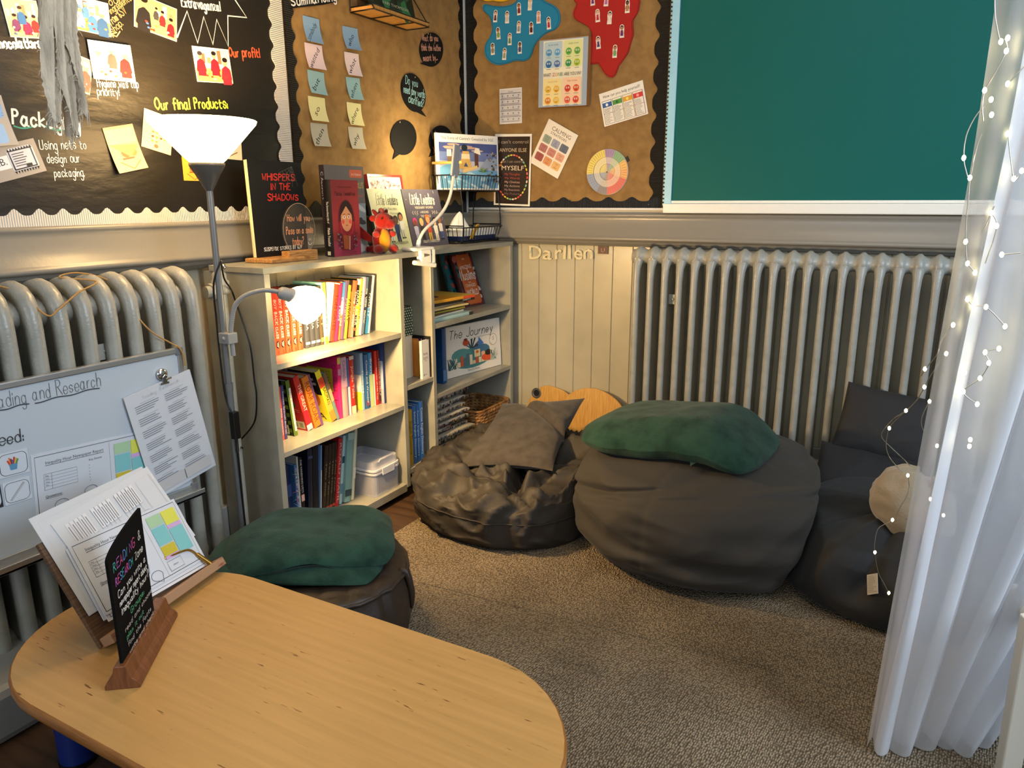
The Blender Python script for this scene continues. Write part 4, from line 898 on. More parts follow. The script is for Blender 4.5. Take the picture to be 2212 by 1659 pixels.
RUN = [ # thickness, height, colour, title, title colour, bands, label
 (.020, .200, 'e2402c', 'TOM GATES', '30201c', [(.0, .02, 'f0e8d8')], 'thick red paperback leaning first in the slanting run, pale front cover showing'),
 (.010, .198, 'd42a5c', 'TOM', 'f6d8e0', [], 'thin magenta book leaning second in the slanting run'),
 (.015, .200, 'e8893a', 'GOBLIN', 'f8f0d8', [(0, .34, '4a8ac4'), (.34, .55, 'f0e4da')], 'blue, white and orange spine leaning third in the slanting run'),
 (.009, .204, '5a4668', 'Night', 'a898b8', [], 'thin dusky purple book leaning fourth in the slanting run'),
 (.013, .203, 'e6cf3a', 'TIMMY', '2a2a20', [(.0, .08, '1a1a18')], 'yellow spine with black tip leaning fifth in the slanting run'),
 (.009, .204, '26231c', 'Odd', 'd8c84a', [(.2, .35, '8a7a30')], 'thin black and olive book leaning sixth in the slanting run'),
 (.012, .200, 'e2603e', 'Dog Diaries', 'f2ded0', [(.6, 1, 'ec8a78')], 'coral red spine leaning seventh in the slanting run'),
 (.016, .203, '181614', 'DARK RIDER', 'f0ece0', [(.0, .1, 'f0ece0'), (.45, .62, 'd8c030'), (.85, .9, 'd86a4a')], 'black spine with white and yellow lettering leaning eighth in the slanting run'),
 (.012, .203, 'e8d34a', 'The Misfits', '6a5a20', [(.7, 1, 'f0e07a')], 'yellow spine leaning ninth in the slanting run'),
 (.009, .206, 'a896b4', '', 'ffffff', [], 'lilac grey thin book leaning tenth in the slanting run'),
 (.015, .206, '8fb8cc', 'SILVER FOX', 'e8e8c8', [(.3, .36, '1c1c1c'), (.5, .6, '2a3a5a')], 'pale blue spine with cream lettering leaning eleventh in the slanting run'),
 (.012, .208, '23262c', 'NIGHT', 'c8d0d8', [(.55, 1, '2f86bc')], 'black and bright blue spine leaning twelfth in the slanting run'),
 (.009, .210, 'c3c9d2', '', 'ffffff', [], 'grey white thin book at the right end of the slanting run')]
y = y_at(711, XS, Z1); yend = y_at(799, XS, Z1); tot = sum(r[0] for r in RUN)
for i, (t, h, c, ti, tc, bd, lb) in enumerate(RUN):
    tt = t*(yend-y_at(711, XS, Z1))/tot*.985; lean = 12.5
    Mb = shelfM(XS+.004*sin(i*2.3), y, Z1, tt*cos(radians(lean)), lean)
    def bk(P, w, h, i=i): P.rect(-w/2, -h/2, w/2, h/2, 'cfd8dc'); P.text('the', 0, h*.1, .012, 'f6f6f0', None, 'c'); P.text('gifted', 0, -h*.05, .012, 'f6f6f0', None, 'c')
    bookM(Mb, tt*cos(radians(lean))*.97, h, .12, c, spn(ti, tc, h=.6, w=min(.62, .075*len(ti)+.05), bands=bd), back=bk if i == 0 else None, label=lb, group=G1)
    y += tt
# --- middle shelf
G2 = 'books on the middle shelf of the wide bookcase'
def S2(px): return 580+px/7.373
def chk(P, H, t):
    for i in range(18):
        for j in range(2): P.rect(-H/2+H*i/18, -t/2+t*(.5*((i+j) % 2)), -H/2+H*(i+1)/18, -t/2+t*(.5*((i+j) % 2)+.5), '5f7a2c' if True else '')
    P.rect(-H*.36, -t*.02, H*.42, t*.5, 'ece8e0'); P.text('THE BOY WHO', -H*.3, t*.12, t*.24, '3a3a34', w=H*.5)
def chkc(P, w, h):
    for i in range(9):
        for j in range(14):
            if (i+j) % 2: P.rect(-w/2+w*i/9, -h/2+h*j/14, -w/2+w*(i+1)/9, -h/2+h*(j+1)/14, '5f7a2c')
    P.rect(w*.1, -h*.46, w*.4, -h*.3, 'e6e0d0'); P.rect(w*.14, -h*.44, w*.36, -h*.35, '8a8478')
def redc(P, w, h):
    P.rect(w*.02, -h*.47, w*.46, -h*.33, 'd8d0b4'); P.rect(w*.06, -h*.45, w*.2, -h*.36, '8a8064'); P.rect(w*.28, -h*.45, w*.4, -h*.36, 'a89c7a'); P.oval(w*.2, -h*.02, w*.12, h*.06, '3f6a4a'); P.oval(w*.2, -h*.0, w*.06, h*.03, '2a4a34')
    P.lines(w*.0, -h*.2, w*.4, -h*.1, 3, .0015, 'e8a89c', 2)
def badc(P, w, h):
    P.rect(-w/2, h*.05, w/2, h/2, '1c1a18'); P.oval(w*.0, -h*.04, w*.36, h*.2, 'e2792c'); P.oval(w*.1, h*.11, w*.12, h*.05, 'c8c4b8'); P.rect(-w*.1, h*.33, w*.35, h*.38, 'e8e4dc'); P.rect(-w*.1, h*.24, w*.4, h*.29, 'e8e4dc')
    P.text('BA', -w*.14, -h*.46, h*.13, '191614', w*.5)
def pinkb(P, w, h):
    P.rect(-w*.22, -h*.08, w*.38, h*.30, 'd8c63a'); P.text('Stories that are', -w*.18, h*.24, h*.03, '5a4a1a', w*.5); P.lines(-w*.18, -h*.05, w*.34, h*.22, 6, .0022, '6a5a1e', 5)
    P.lines(-w*.3, h*.38, w*.3, h*.46, 2, .002, '8a1c4a', 6)
    for u, v in ((.42, .33), (.44, .14), (.44, -.02)): P.frame(w*u-.006, h*v-.006, w*u+.006, h*v+.006, .0016, '7a1440')
    P.line([(w*.43, -h*.2), (w*.43, -h*.34)], .002, '5a1030'); P.line([(w*.38, -h*.2), (w*.48, -h*.2)], .002, '5a1030')
def skyb(P, w, h):
    P.rect(-w/2, -h/2, w/2, -h*.18, 'efc832'); P.rect(-w/2, -h*.18, w/2, h*.12, 'dfe4d8'); P.rect(-w/2, h*.12, w/2, h/2, '86a8c4'); 
    r = random.Random(5)
    for i in range(14): P.line([(w*r.uniform(-.45, .4), -h*.48), (w*r.uniform(-.45, .4), -h*r.uniform(.2, .3))], .003, r.choice(['e0a020', 'f2da6a', 'd89a1a']))
    for i in range(6): P.oval(w*r.uniform(-.4, .4), h*r.uniform(-.1, .3), w*.2, h*.04, 'eef0ea', 12)
def bigb(P, w, h):
    P.rect(-w/2, -h/2, w/2, h*.15, 'a9bcd2'); P.rect(-w/2, -h/2, w/2, -h*.28, 'b4a4b4'); P.rect(-w/2, h*.15, w/2, h/2, '2f4a84'); P.lines(-w*.3, h*.12, w*.4, h*.3, 7, .0016, '16223c', 8); P.rect(w*.12, -h*.46, w*.44, -h*.31, 'e8e4da'); P.rect(w*.2, -h*.44, w*.34, -h*.33, '8a4a34')
M2 = [ # px of spine foot left, right, top height, lean, depth, colour, spine painter, left-hand cover painter, label
 (222, 262, .176, -.5, .12, 'd8574e', spn('little women', 'f0dcd8', h=.6, w=.5, off=.15), None, 'thin coral book at the far left of the middle shelf'),
 (266, 308, .178, -.5, .12, '4a3f74', spn('Sixteen Spanish Stories', 'd8d4ea', h=.5, w=.8, off=.0), None, 'thin purple book second from left on the middle shelf'),
 (400, 462, .190, -6, .125, '16180f', chk, chkc, 'black and green chequered book near the left of the middle shelf'),
 (622, 712, .198, -14, .125, 'c9302a', spn('THE GREAT', 'f0d8c8', h=.55, w=.5, bands=[(.62, .9, 'b01f30'), (.9, 1, 'e8e0d4')], off=-.1), redc, 'red paperback with barcode leaning left on the middle shelf'),
 (735, 838, .188, -14, .12, 'cf6f24', spn('ROAR ROAR', '7a3a14', h=.8, w=.8, bands=[(.0, 1, 'd87a2a')]), None, 'orange patterned spine leaning left on the middle shelf'),
 (842, 884, .194, -15, .12, '6f4a78', spn('', 'ffffff'), None, 'thin purple book leaning behind the yellow one on the middle shelf'),
 (1004, 1092, .200, -19, .125, 'eddc34', spn('BADMAN', '22201a', h=.55, w=.34, bands=[(.14, .32, 'd8442e'), (.62, .8, 'f0a84a'), (.8, 1, 'ec8a3a')], off=-.0), badc, 'bright yellow spine with an orange and black cover, leaning left on the middle shelf'),
 (1098, 1142, .186, -18, .12, '6a8a84', spn('', 'ffffff', bands=[(.0, .35, '7a5a44'), (.35, .6, 'e8a878')]), None, 'thin teal and orange book leaning beside the bright yellow spine'),
 (1136, 1186, .222, 0, .20, 'd62a72', spn('', 'ffffff', bands=[(.02, .12, 'd8c858'), (.2, .3, 'c888a8')]), pinkb, 'large pink book with a yellow panel on its cover'),
 (1192, 1282, .215, 0, .14, 'd89a96', spn('Cinderella', '7a4a6a', h=.5, w=.34, bands=[(.0, .5, 'c7a0b4')], off=-.28), None, 'dusty pink spine right of the large pink book'),
 (1286, 1322, .208, 0, .14, '4a5f9a', spn('', 'ffffff', bands=[(.5, 1, 'd8d4d8')]), None, 'narrow blue and white spine left of the red silver-tipped book'),
 (1326, 1398, .212, 0, .14, 'c52a28', spn('Jungle Tales', 'e8c8b4', h=.5, w=.55, bands=[(.0, .06, 'c8c0b8'), (.86, 1, 'dccfb0')], off=-.05), None, 'red spine with silver tip at the middle of the middle shelf'),
 (1500, 1545, .212, 0, .14, '8fb0c8', spn('Flowers', 'f0f0e8', h=.6, w=.4), skyb, 'sky blue and yellow landscape cover on the middle shelf'),
 (1556, 1618, .202, 0, .13, '2f5f92', spn('Clouds and Wonder', 'd8e4ee', h=.5, w=.8, bands=[(.85, .95, '7a4a6a')]), None, 'blue spine with pale lettering right of the landscape cover'),
 (1624, 1684, .205, 0, .13, '3f86c0', spn('Brave', 'e4ecd0', h=.5, w=.3, bands=[(.4, 1, 'b9c98a')], off=-.25), None, 'blue and pale green spine on the middle shelf'),
 (1690, 1716, .120, 0, .12, 'ece6dc', spn('', 'ffffff'), None, 'short white book on the middle shelf'),
 (1720, 1762, .205, 0, .13, 'c22a26', spn('Secrets of Hill Top', 'ecd0c0', h=.5, w=.6, off=.1), None, 'plain red spine near the right end of the middle shelf'),
 (1768, 1800, .205, 0, .13, '8a2420', spn('MIDDLE SHELF', 'd8b8a0', h=.6, w=.7, bands=[(.75, .95, '2a2422')]), None, 'dark red black-tipped spine near the right end of the middle shelf'),
 (1888, 1922, .252, 0, .17, '1f2f66', spn('', 'ffffff'), bigb, 'tall navy book with a pale sky cover at the right end of the middle shelf')]
X2 = .186; lastr = None
for (a, b, h, ln, d, c, sp, bk, lb) in M2:
    X = X2 + (.012 if h > .24 else 0)
    y0 = y_at(S2(a), X, Z2); y1 = y_at(S2(b), X, Z2); t = (y1-y0)
    if ln: t *= cos(radians(ln))
    if lastr is not None and not ln: y0 = max(y0, lastr+.0006)
    lastr = y1
    y0 = min(y0, -.9168-t)
    bookM(shelfM(X, y0, Z2, t*.94, ln), t*.94, h, d, c, sp, None, bk, label=lb, group=G2)
# --- bottom shelf
G3 = 'books on the bottom shelf of the wide bookcase'
def S3(px): return 600+px/7.373
def myst(P, H, t):
    blobs(['8a3a6a', '4a9a6a', 'c84a4a', '8ab4e0', 'b08ac0'], 40, 4, .09)(P, H, t); P.hand('mystery & mayhem', 0, -t*.3, t*.75, 'e8ecf0', w=H*.9, al='c', wd=t*.1)
B3 = [(190, 262, .235, 0, .16, '1f2c50', spn('', 'ffffff', bands=[(.3, .5, '3a4a7a')]), 'dark navy book at the left end of the bottom shelf', .172),
 (268, 372, .235, 0, .165, '3f6fa8', myst, 'blue patterned spine with curly pale lettering on the bottom shelf', .192),
 (376, 398, .258, 0, .165, 'cfccc4', spn('', 'ffffff'), 'thin pale grey book behind the blue patterned spine', .184),
 (402, 456, .252, 0, .16, '1b1a1b', spn('THE VANISHING LISTS', 'd8d4d0', h=.55, w=.5, bands=[(.56, .66, 'e8b8a8')], off=-.22), 'black spine with white lettering and a pink diamond on the bottom shelf', .186),
 (496, 566, .272, 4, .19, '141d30', spn('', 'ffffff', bands=[(.1, .14, '3a4a6a')]), 'broad navy folder-like book on the bottom shelf', .190),
 (572, 664, .272, 4, .18, '10141f', spn('', 'ffffff'), 'blue black book left of the thin pale blue spine', .188),
 (668, 696, .268, 6, .17, '6f9ad0', spn('', 'ffffff', bands=[(.35, 1, 'd8cfc4')]), 'thin pale blue and white spine in the middle of the bottom shelf', .192),
 (704, 760, .258, 9, .17, '2a1d17', spn('Tales One', 'b09a6a', h=.35, w=.5, bands=[(.92, .96, 'b8402e')]), 'first of four matching dark brown spines on the bottom shelf', .188),
 (764, 812, .258, 9, .17, '2a1d17', spn('Tales Two', 'b09a6a', h=.35, w=.5, bands=[(.92, .96, 'b8402e')]), 'second of four matching dark brown spines on the bottom shelf', .188),
 (816, 862, .258, 9, .17, '2a1d17', spn('Tales Three', 'b09a6a', h=.35, w=.5, bands=[(.92, .96, 'b8402e')]), 'third of four matching dark brown spines on the bottom shelf', .188),
 (866, 904, .258, 9, .17, '2a1d17', spn('Tales Four', 'b09a6a', h=.35, w=.5, bands=[(.92, .96, 'b8402e')]), 'fourth of four matching dark brown spines on the bottom shelf', .188),
 (908, 972, .266, 9.5, .16, 'b01f28', spn('ROALD DAHL', 'd8b0a0', h=.6, w=.88), 'deep red spine with large pale capitals on the bottom shelf', .190),
 (980, 1024, .268, 10, .16, 'a9c4ca', spn('', 'ffffff', bands=[(.3, .4, '2a4a5a'), (.7, .85, '5a8aa0')]), 'pale icy blue spine on the bottom shelf', .186),
 (1062, 1166, .272, 9, .17, '7aa2a2', spn('', 'ffffff', bands=[(.82, .92, '24424e'), (.0, .1, '9ab8b4')]), 'thick sea green spine on the bottom shelf', .196),
 (1172, 1216, .285, 9, .18, 'c9cdb2', spn('', 'ffffff', bands=[(.55, .7, 'e0dcc8')]), 'tall cream spine beside the clear plastic box', .198)]
lastr = -9
for (a, b, h, ln, d, c, sp, lb, X) in B3:
    y0 = max(y_at(S3(a), X, Z3), lastr+.0006); y1 = y_at(S3(b), X, Z3); t = (y1-y0)*cos(radians(ln)); lastr = y0+(y1-y0)
    bookM(shelfM(X, y0, Z3, t*.95, ln), t*.95, h*.93, d, c, sp, label=lb, group=G3)
# clear lidded box
mat('clear_plastic', 'd9dbe6', .16, spec=.6, alpha=.34, bump=[('noise', 90, .05, .002, (1, 1, 1))]); mat('rim_plastic', 'e6e7ee', .22, alpha=.75); mat('box_contents', '4c4658', .7, mix=('7a6a6a', 30, .4, .7, (1, 1, 6), 3))
pb = thing('plastic_box', 'clear plastic lidded box on the bottom shelf of the wide bookcase', 'storage box', (.165, -1.0, Z3))
x0, x1, ya, yb = .075, .262, -1.085, -.935; zb = Z3+.001
def shell(g, x0, y0, z0, x1, y1, z1, r, th, top=False):
    o = rrect(x0, y0, x1, y1, r); i = rrect(x0+th, y0+th, x1-th, y1-th, r-th); k = len(o)
    vs = [(a, b, z0) for a, b in o]+[(a, b, z1) for a, b in o]+[(a, b, z0) for a, b in i]+[(a, b, z1) for a, b in i]
    fs = [(j, (j+1) % k, k+(j+1) % k, k+j) for j in range(k)]+[(2*k+(j+1) % k, 2*k+j, 3*k+j, 3*k+(j+1) % k) for j in range(k)]+[(k+j, k+(j+1) % k, 3*k+(j+1) % k, 3*k+j) for j in range(k)]+[(2*k+j, 2*k+(j+1) % k, (j+1) % k, j) for j in range(k)]
    g.add(vs, fs)
    if top: g.add([(a, b, z1) for a, b in o], [tuple(range(k))])
    else: g.add([(a, b, z0) for a, b in o], [tuple(range(k-1, -1, -1))])
g = G(); shell(g, x0, ya, zb, x1, yb, zb+.085, .018, .002); g.build('tub', 'clear_plastic', pb)
g = G(); shell(g, x0-.003, ya-.003, zb+.083, x1+.003, yb+.003, zb+.090, .02, .006); shell(g, x0-.002, ya-.002, zb+.095, x1+.002, yb+.002, zb+.102, .02, .006); g.build('rim', 'rim_plastic', pb)
g = G(); shell(g, x0+.003, ya+.003, zb+.100, x1-.003, yb-.003, zb+.130, .018, .002, True); g.tube([(x1-.004, ya+.03, zb+.128), (x1-.004, ya+.04, zb+.137), (x1-.004, yb-.04, zb+.137), (x1-.004, yb-.03, zb+.128)], .003, 8); g.build('lid', 'clear_plastic', pb)
g = G(); g.box(x1+.003, -1.045, zb+.076, x1+.007, -.975, zb+.104); g.build('catch', 'rim_plastic', pb, bevel=.0015)
for i, (a, b, zz) in enumerate(((ya+.012, ya+.062, .072), (ya+.066, ya+.104, .078), (ya+.108, yb-.012, .068))):
    g = G(); g.box(x0+.012, a, zb+.003, x1-.012, b, zb+zz, ('544a5e', '6a5a58', '46405a')[i]); tag(g.build('card_pack', 'matte'), ('dim purple card pack at the left inside the clear plastic box', 'dim brown card pack in the middle inside the clear plastic box', 'dim violet card pack at the right inside the clear plastic box')[i], 'card pack', 'card packs inside the clear box')
# --- narrow bay
def S7(px): return 820+px/5.53
GN = 'folders and books in the narrow bay'
def dots(P, H, t):
    for i in range(26):
        for j in range(5):
            if i < 15 or (i+j) % 2: P.oval(-H*.48+H*.96*i/26, -t*.42+t*.2*j+(t*.1 if i % 2 else 0), H*.013, t*.07, 'c9d4b8', 6)
NB = [(322, 408, .165, .13, 'e8dcc4', spn('', 'ffffff'), 'tall cream folder at the left of the narrow bay', .205), (412, 438, .145, .12, 'e0933e', spn('', 'ffffff', bands=[(.3, .8, 'f0d8b8')]), 'orange folder with a white label in the narrow bay', .232),
      (442, 476, .15, .12, 'd98a3a', spn('', 'ffffff'), 'peach orange folder behind the white reading booklet', .225), (480, 496, .15, .12, '4a2a5a', spn('', 'ffffff', bands=[(0, .2, 'e8e0ea')]), 'thin purple folder in the narrow bay', .235)]
lastr = -9
for (a, b, h, d, c, sp, lb, X) in NB:
    y0 = max(y_at(S7(a), X, .438), lastr+.0006); y1 = max(y_at(S7(b), X, .438), y0+.006); lastr = y1
    bookM(shelfM(X, y0, .438, (y1-y0)*.94), (y1-y0)*.94, h, d, c, sp, label=lb, group=GN, name='folder', cat='folder')
def readb(P, w, h):
    P.rect(-w/2, -h/2, w/2, h/2, 'dddad2'); P.text('Reading', 0, h*.12, h*.07, '4a4a50', w*.62, 'c'); P.text('Comprehension', 0, h*.03, h*.045, '5a5a60', w*.7, 'c'); P.text('Test', 0, -h*.05, h*.04, '5a5a60', None, 'c'); P.line([(-w*.34, h*.01), (w*.34, h*.01)], .0012, '6a6a70'); P.poly([(-w*.35, -h*.42), (-w*.2, -h*.42), (-w*.24, -h*.37)], '2a2a30'); P.text('Press', -w*.17, -h*.41, h*.03, '3a3a40')
yR0, yR1 = y_at(S7(500), .262, .438), y_at(S7(612), .268, .438)
Mb = frame(Vector((.262, yR0, .4386)), Vector((1, 0, 0)), Vector((0, 1, 0)), Vector((0, 0, 1)))
bookM(Mb, .012, .150, min(yR1-yR0, -.7225-yR0-.006), 'dddad2', None, readb, name='booklet', cat='booklet', label='white booklet facing out in the narrow bay', group=GN)
g = G(); yb0 = -.7265; g.box(.10, yb0, .4385, .272, yb0+.0035, .60, '16161a'); g.box(.10, yb0-.006, .4385, .103, yb0, .60, '16161a'); tag(g.build('file_holder', 'matte'), 'black upright file holder against the right side of the narrow bay', 'file holder')
g = G(); t_ = .07; Mb = shelfM(.185, -.792, .438, .068)
bookM(Mb, .068, .275, .085, '2a3a24', label='tall dark green box file dotted with white, at the back of the narrow bay', name='box_file', cat='box file', spine=lambda P, H, t: dots(P, H, t))
DI = [(352, 412, .225, 'b8922c', spn('English Thesaurus', '5a4410', h=.5, w=.6), 'mustard yellow dictionary at the foot of the narrow bay', .15), (416, 452, .235, '2f68a8', spn('School English Dictionary', 'e0e8f0', h=.55, w=.8), 'first of three blue dictionaries at the foot of the narrow bay', .16), (455, 487, .235, '2b62a4', spn('Concise English Dictionary', 'dce6f0', h=.5, w=.8), 'second of three blue dictionaries at the foot of the narrow bay', .16), (491, 538, .24, '2f6cb4', spn('Concise English Dictionary', 'e0e8f0', h=.5, w=.8), 'third of three blue dictionaries at the foot of the narrow bay', .16)]
for (a, b, h, c, sp, lb, d) in DI:
    X = .258; y0 = y_at(S7(a)-.2, X, .108); y1 = y_at(S7(b), X, .108)
    bookM(shelfM(X, y0, .108, (y1-y0)*.95), (y1-y0)*.95, h, d, c, sp, label=lb, group='dictionaries in the narrow bay')
# --- wide bay of the corner bookcase
def faceM(BL, BR, tilt=0.0, lift=0.0):
    """book facing out: BL, BR world points of the foot of its front cover, tilted back"""
    BL = Vector(BL); BR = Vector(BR); U = (BR-BL); U.z = 0; U.normalize(); V = Vector((0, 0, 1)); N = U.cross(V)
    return frame(BL, N, U, V) @ RY(-radians(tilt)), (BR-BL).length
def facing(BL, BR, h, t, tilt, col, front, label, spine=None, name='book', group=None, cat='book', mt='print', d=None, **k):
    M, w = faceM(BL, BR, tilt); return bookM(M @ T(-t/2, 0, 0), t, h, d or w, col, spine, front, label=label, name=name, group=group, cat=cat, mt=mt, **k)
def amaz(P, w, h):
    blobs(['7a2a24', '2f8a88', '1d2a3a', 'b85a5a', '1a2030', '9a3a2e', 'c8b8a8'], 60, 3, .11)(P, w, h)
    P.rr(-w*.36, -h*.46, w*.36, h*.48, .014, 'c4602a')
    for i in range(7): a = pi*(.2+.1*i); P.line([(cos(a)*.006, h*.36+sin(a)*.006), (cos(a)*.014, h*.36+sin(a)*.014)], .0012, 'f0dcc0')
    P.text('AMAZING', 0, h*.2, h*.075, 'f2e6d4', w*.6, 'c', rot=.05); P.hand('Muslims', 0, h*.0, h*.2, 'f6efe4', w=w*.74, al='c', wd=.0034); P.text('WHO', 0, -h*.065, h*.025, 'f0e0c8', None, 'c'); P.text('CHANGED', 0, -h*.14, h*.062, 'f0e0c8', w*.52, 'c'); P.text('THE', 0, -h*.19, h*.025, 'f0e0c8', None, 'c'); P.text('WORLD', 0, -h*.30, h*.11, 'f6efe4', w*.6, 'c')
GW = 'books in the wide bay of the corner bookcase'
facing((.150, -.262, Z1+.001), (.158, -.112, Z1+.001), .245, .018, 19, '5a2a2a', amaz, 'teal and orange picture book leaning back on the top shelf of the wide bay', group=GW)
facing((.108, -.285, Z1+.001), (.112, -.15, Z1+.001), .25, .016, 18, '2a6f72', blobs(['8a2e26', 'c45a4a', '17343a'], 26, 8), 'teal and maroon book just behind the orange picture book', group=GW, spine=lambda P, H, t: blobs(['8a2e26', 'c45a4a', '17343a'], 14, 9, .12)(P, H, t))
FLAT = [(.014, .28, .20, '9fc0c4', 'a8ccd0', 'pale blue book at the bottom of the flat stack'), (.008, .25, .19, 'e6e0d2', 'e6e0d2', 'thin white book second from the bottom of the flat stack'), (.006, .24, .20, '5a3a2c', 'd8d0b8', 'thin brown book third from the bottom of the flat stack'), (.007, .245, .19, 'a8a03a', 'd8d0b8', 'olive green book fourth in the flat stack'), (.006, .24, .195, '4a2430', 'cfc5b0', 'thin plum book in the middle of the flat stack'), (.007, .25, .19, 'd8c48a', 'e0d8c0', 'thin straw coloured book in the flat stack'),
        (.008, .255, .2, 'c8bca0', 'e0d8c0', 'thin buff book in the flat stack'), (.012, .285, .2, '1a1a1c', '2a3a44', 'black book with white lettering near the top of the flat stack'), (.012, .285, .2, 'd89a2c', '5a6a3a', 'orange and green covered book on top of the flat stack')]
z = Z1+.0008
for i, (t, L_, d, c, pc, lb) in enumerate(FLAT):
    yy = -.694+.004*((i*7) % 5); ang = radians((-3, 2, 4, -2, 3, -4, 1, -4, -5)[i]); 
    Mx = T(.262-(.0 if i in (0,) else .012)+.004*(i % 3), yy, z+t/2) @ RZ(ang) @ frame(Vector((0, 0, 0)), Vector((0, 0, 1)), Vector((-1, 0, 0)), Vector((0, -1, 0))) @ T(0, 0, -L_)
    def tp(P, w, h, i=i, c=c): P.rect(-w*.5, -h*.5, w*.5, -h*.1, 'd8b24a' if i == 8 else c); P.oval(0, h*.1, w*.2, h*.1, '5a2a3a' if i == 8 else c)
    bookM(Mx, t, L_, d, c, spn('HAPPY' if i == 7 else '', 'f0f0f0', h=.6, w=.2, off=.3, bands=[(.72, 1.0, 'd8502e')] if i == 8 else [(.9, 1, '2a2a2a')] if i == 0 else ()), tp if i == 8 else None, label=lb, group='flat stack of books in the wide bay', hard=.0015, over=.001); z += t+.0006
def journey(P, w, h):
    P.hand('The Journey', 0, h*.25, h*.17, '20242a', w=w*.72, al='c', wd=.0032, slant=.2); P.text('by Francesca Sanna', w*.08, h*.19, h*.024, '8a8a88', w*.24)
    P.oval(w*.37, h*.08, w*.068, w*.066, '5a5a58', 20); P.oval(w*.37, h*.08, w*.064, w*.062, 'e9e4da', 20); P.text('S', w*.37, h*.07, h*.07, '4a4a48', None, 'c')
    r = random.Random(11)
    P.oval(0, -h*.2, w*.34, h*.2, '3f7f84', 20); P.oval(-w*.18, -h*.1, w*.16, h*.13, '4d8f92', 14); P.oval(w*.16, -h*.08, w*.14, h*.12, '3b6f94', 14)
    for i in range(16): a = r.uniform(.2, 2.9); P.line([(w*.02*cos(a), h*.0), (w*(.04+.13*cos(a)), h*(.02+.17*abs(sin(a))))], .005, r.choice(['1f3a4a', '2a5a66', '16242e']))
    P.oval(-w*.1, h*.13, w*.05, h*.06, 'b8452c'); P.oval(-w*.1, h*.19, w*.03, h*.03, '7a2a1c'); P.poly([(w*.12, h*.2), (w*.2, h*.05), (w*.1, h*.02)], '3f6fb8')
    for i in range(12): u = -w*.3+i*w*.05; P.rect(u, -h*.33, u+w*.045, -h*r.uniform(.08, .26), r.choice(['d8c8a0', 'b9c4b4', 'c4563a', '8fb0ac', 'e4d6b8', '4a6f7a']))
    P.oval(w*.24, -h*.24, w*.09, h*.08, 'd8532c'); P.oval(w*.27, -h*.16, w*.06, h*.06, '24201e'); P.oval(w*.18, -h*.15, w*.035, h*.04, 'e6b48a')
    P.rect(w*.03, -h*.2, w*.13, -h*.05, 'ead2a0'); P.oval(w*.08, -h*.1, w*.025, h*.03, 'd8642c')
    for i in range(14): a = -w*.38+.0; P.line([(w*r.uniform(-.4, -.28), -h*.34), (w*r.uniform(-.42, -.26), -h*r.uniform(.12, .28))], .004, r.choice(['1f4a54', '3a7a80']))
    for i in range(10): P.line([(w*r.uniform(.3, .4), -h*.33), (w*r.uniform(.3, .43), -h*r.uniform(.1, .25))], .004, r.choice(['7aa8a0', '3a7a80', 'd8cfb8']))
    for i in range(40): P.oval(w*r.uniform(-.4, .4), h*r.uniform(-.1, .2), .0012, .0012, '5a6a6a', 6)
    P.text('Flying Eye Books', 0, -h*.44, h*.03, '6a6a66', w*.2, 'c')
jb = onz(977, 800, .362); jr = onz(1098, 791, .362)
facing((.170, -.498, .3615), (.236, -.1000, .3615), .222, .012, 3, 'e9e4da', journey, 'wide white picture book with a teal and orange drawing facing out in the wide bay', group=GW, mt='print')
bookM(shelfM(.205, -.545, .36, .03), .030, .235, .17, '1f4f86', spn('', 'ffffff', bands=[(.75, .95, '4a7ab0')]), label='upright dark blue book left of the white picture book', group=GW)
def grn(P, w, h): P.oval(-w*.1, -h*.28, w*.3, h*.16, 'e0ead8', 20); P.lines(-w*.3, -h*.34, w*.1, -h*.22, 4, .002, '5a7a5a', 3)
facing((.252, -.692, .3605), (.215, -.615, .3605), .20, .008, 20, '3f7f3a', grn, 'green book leaning back beside the middle post in the wide bay', group=GW)
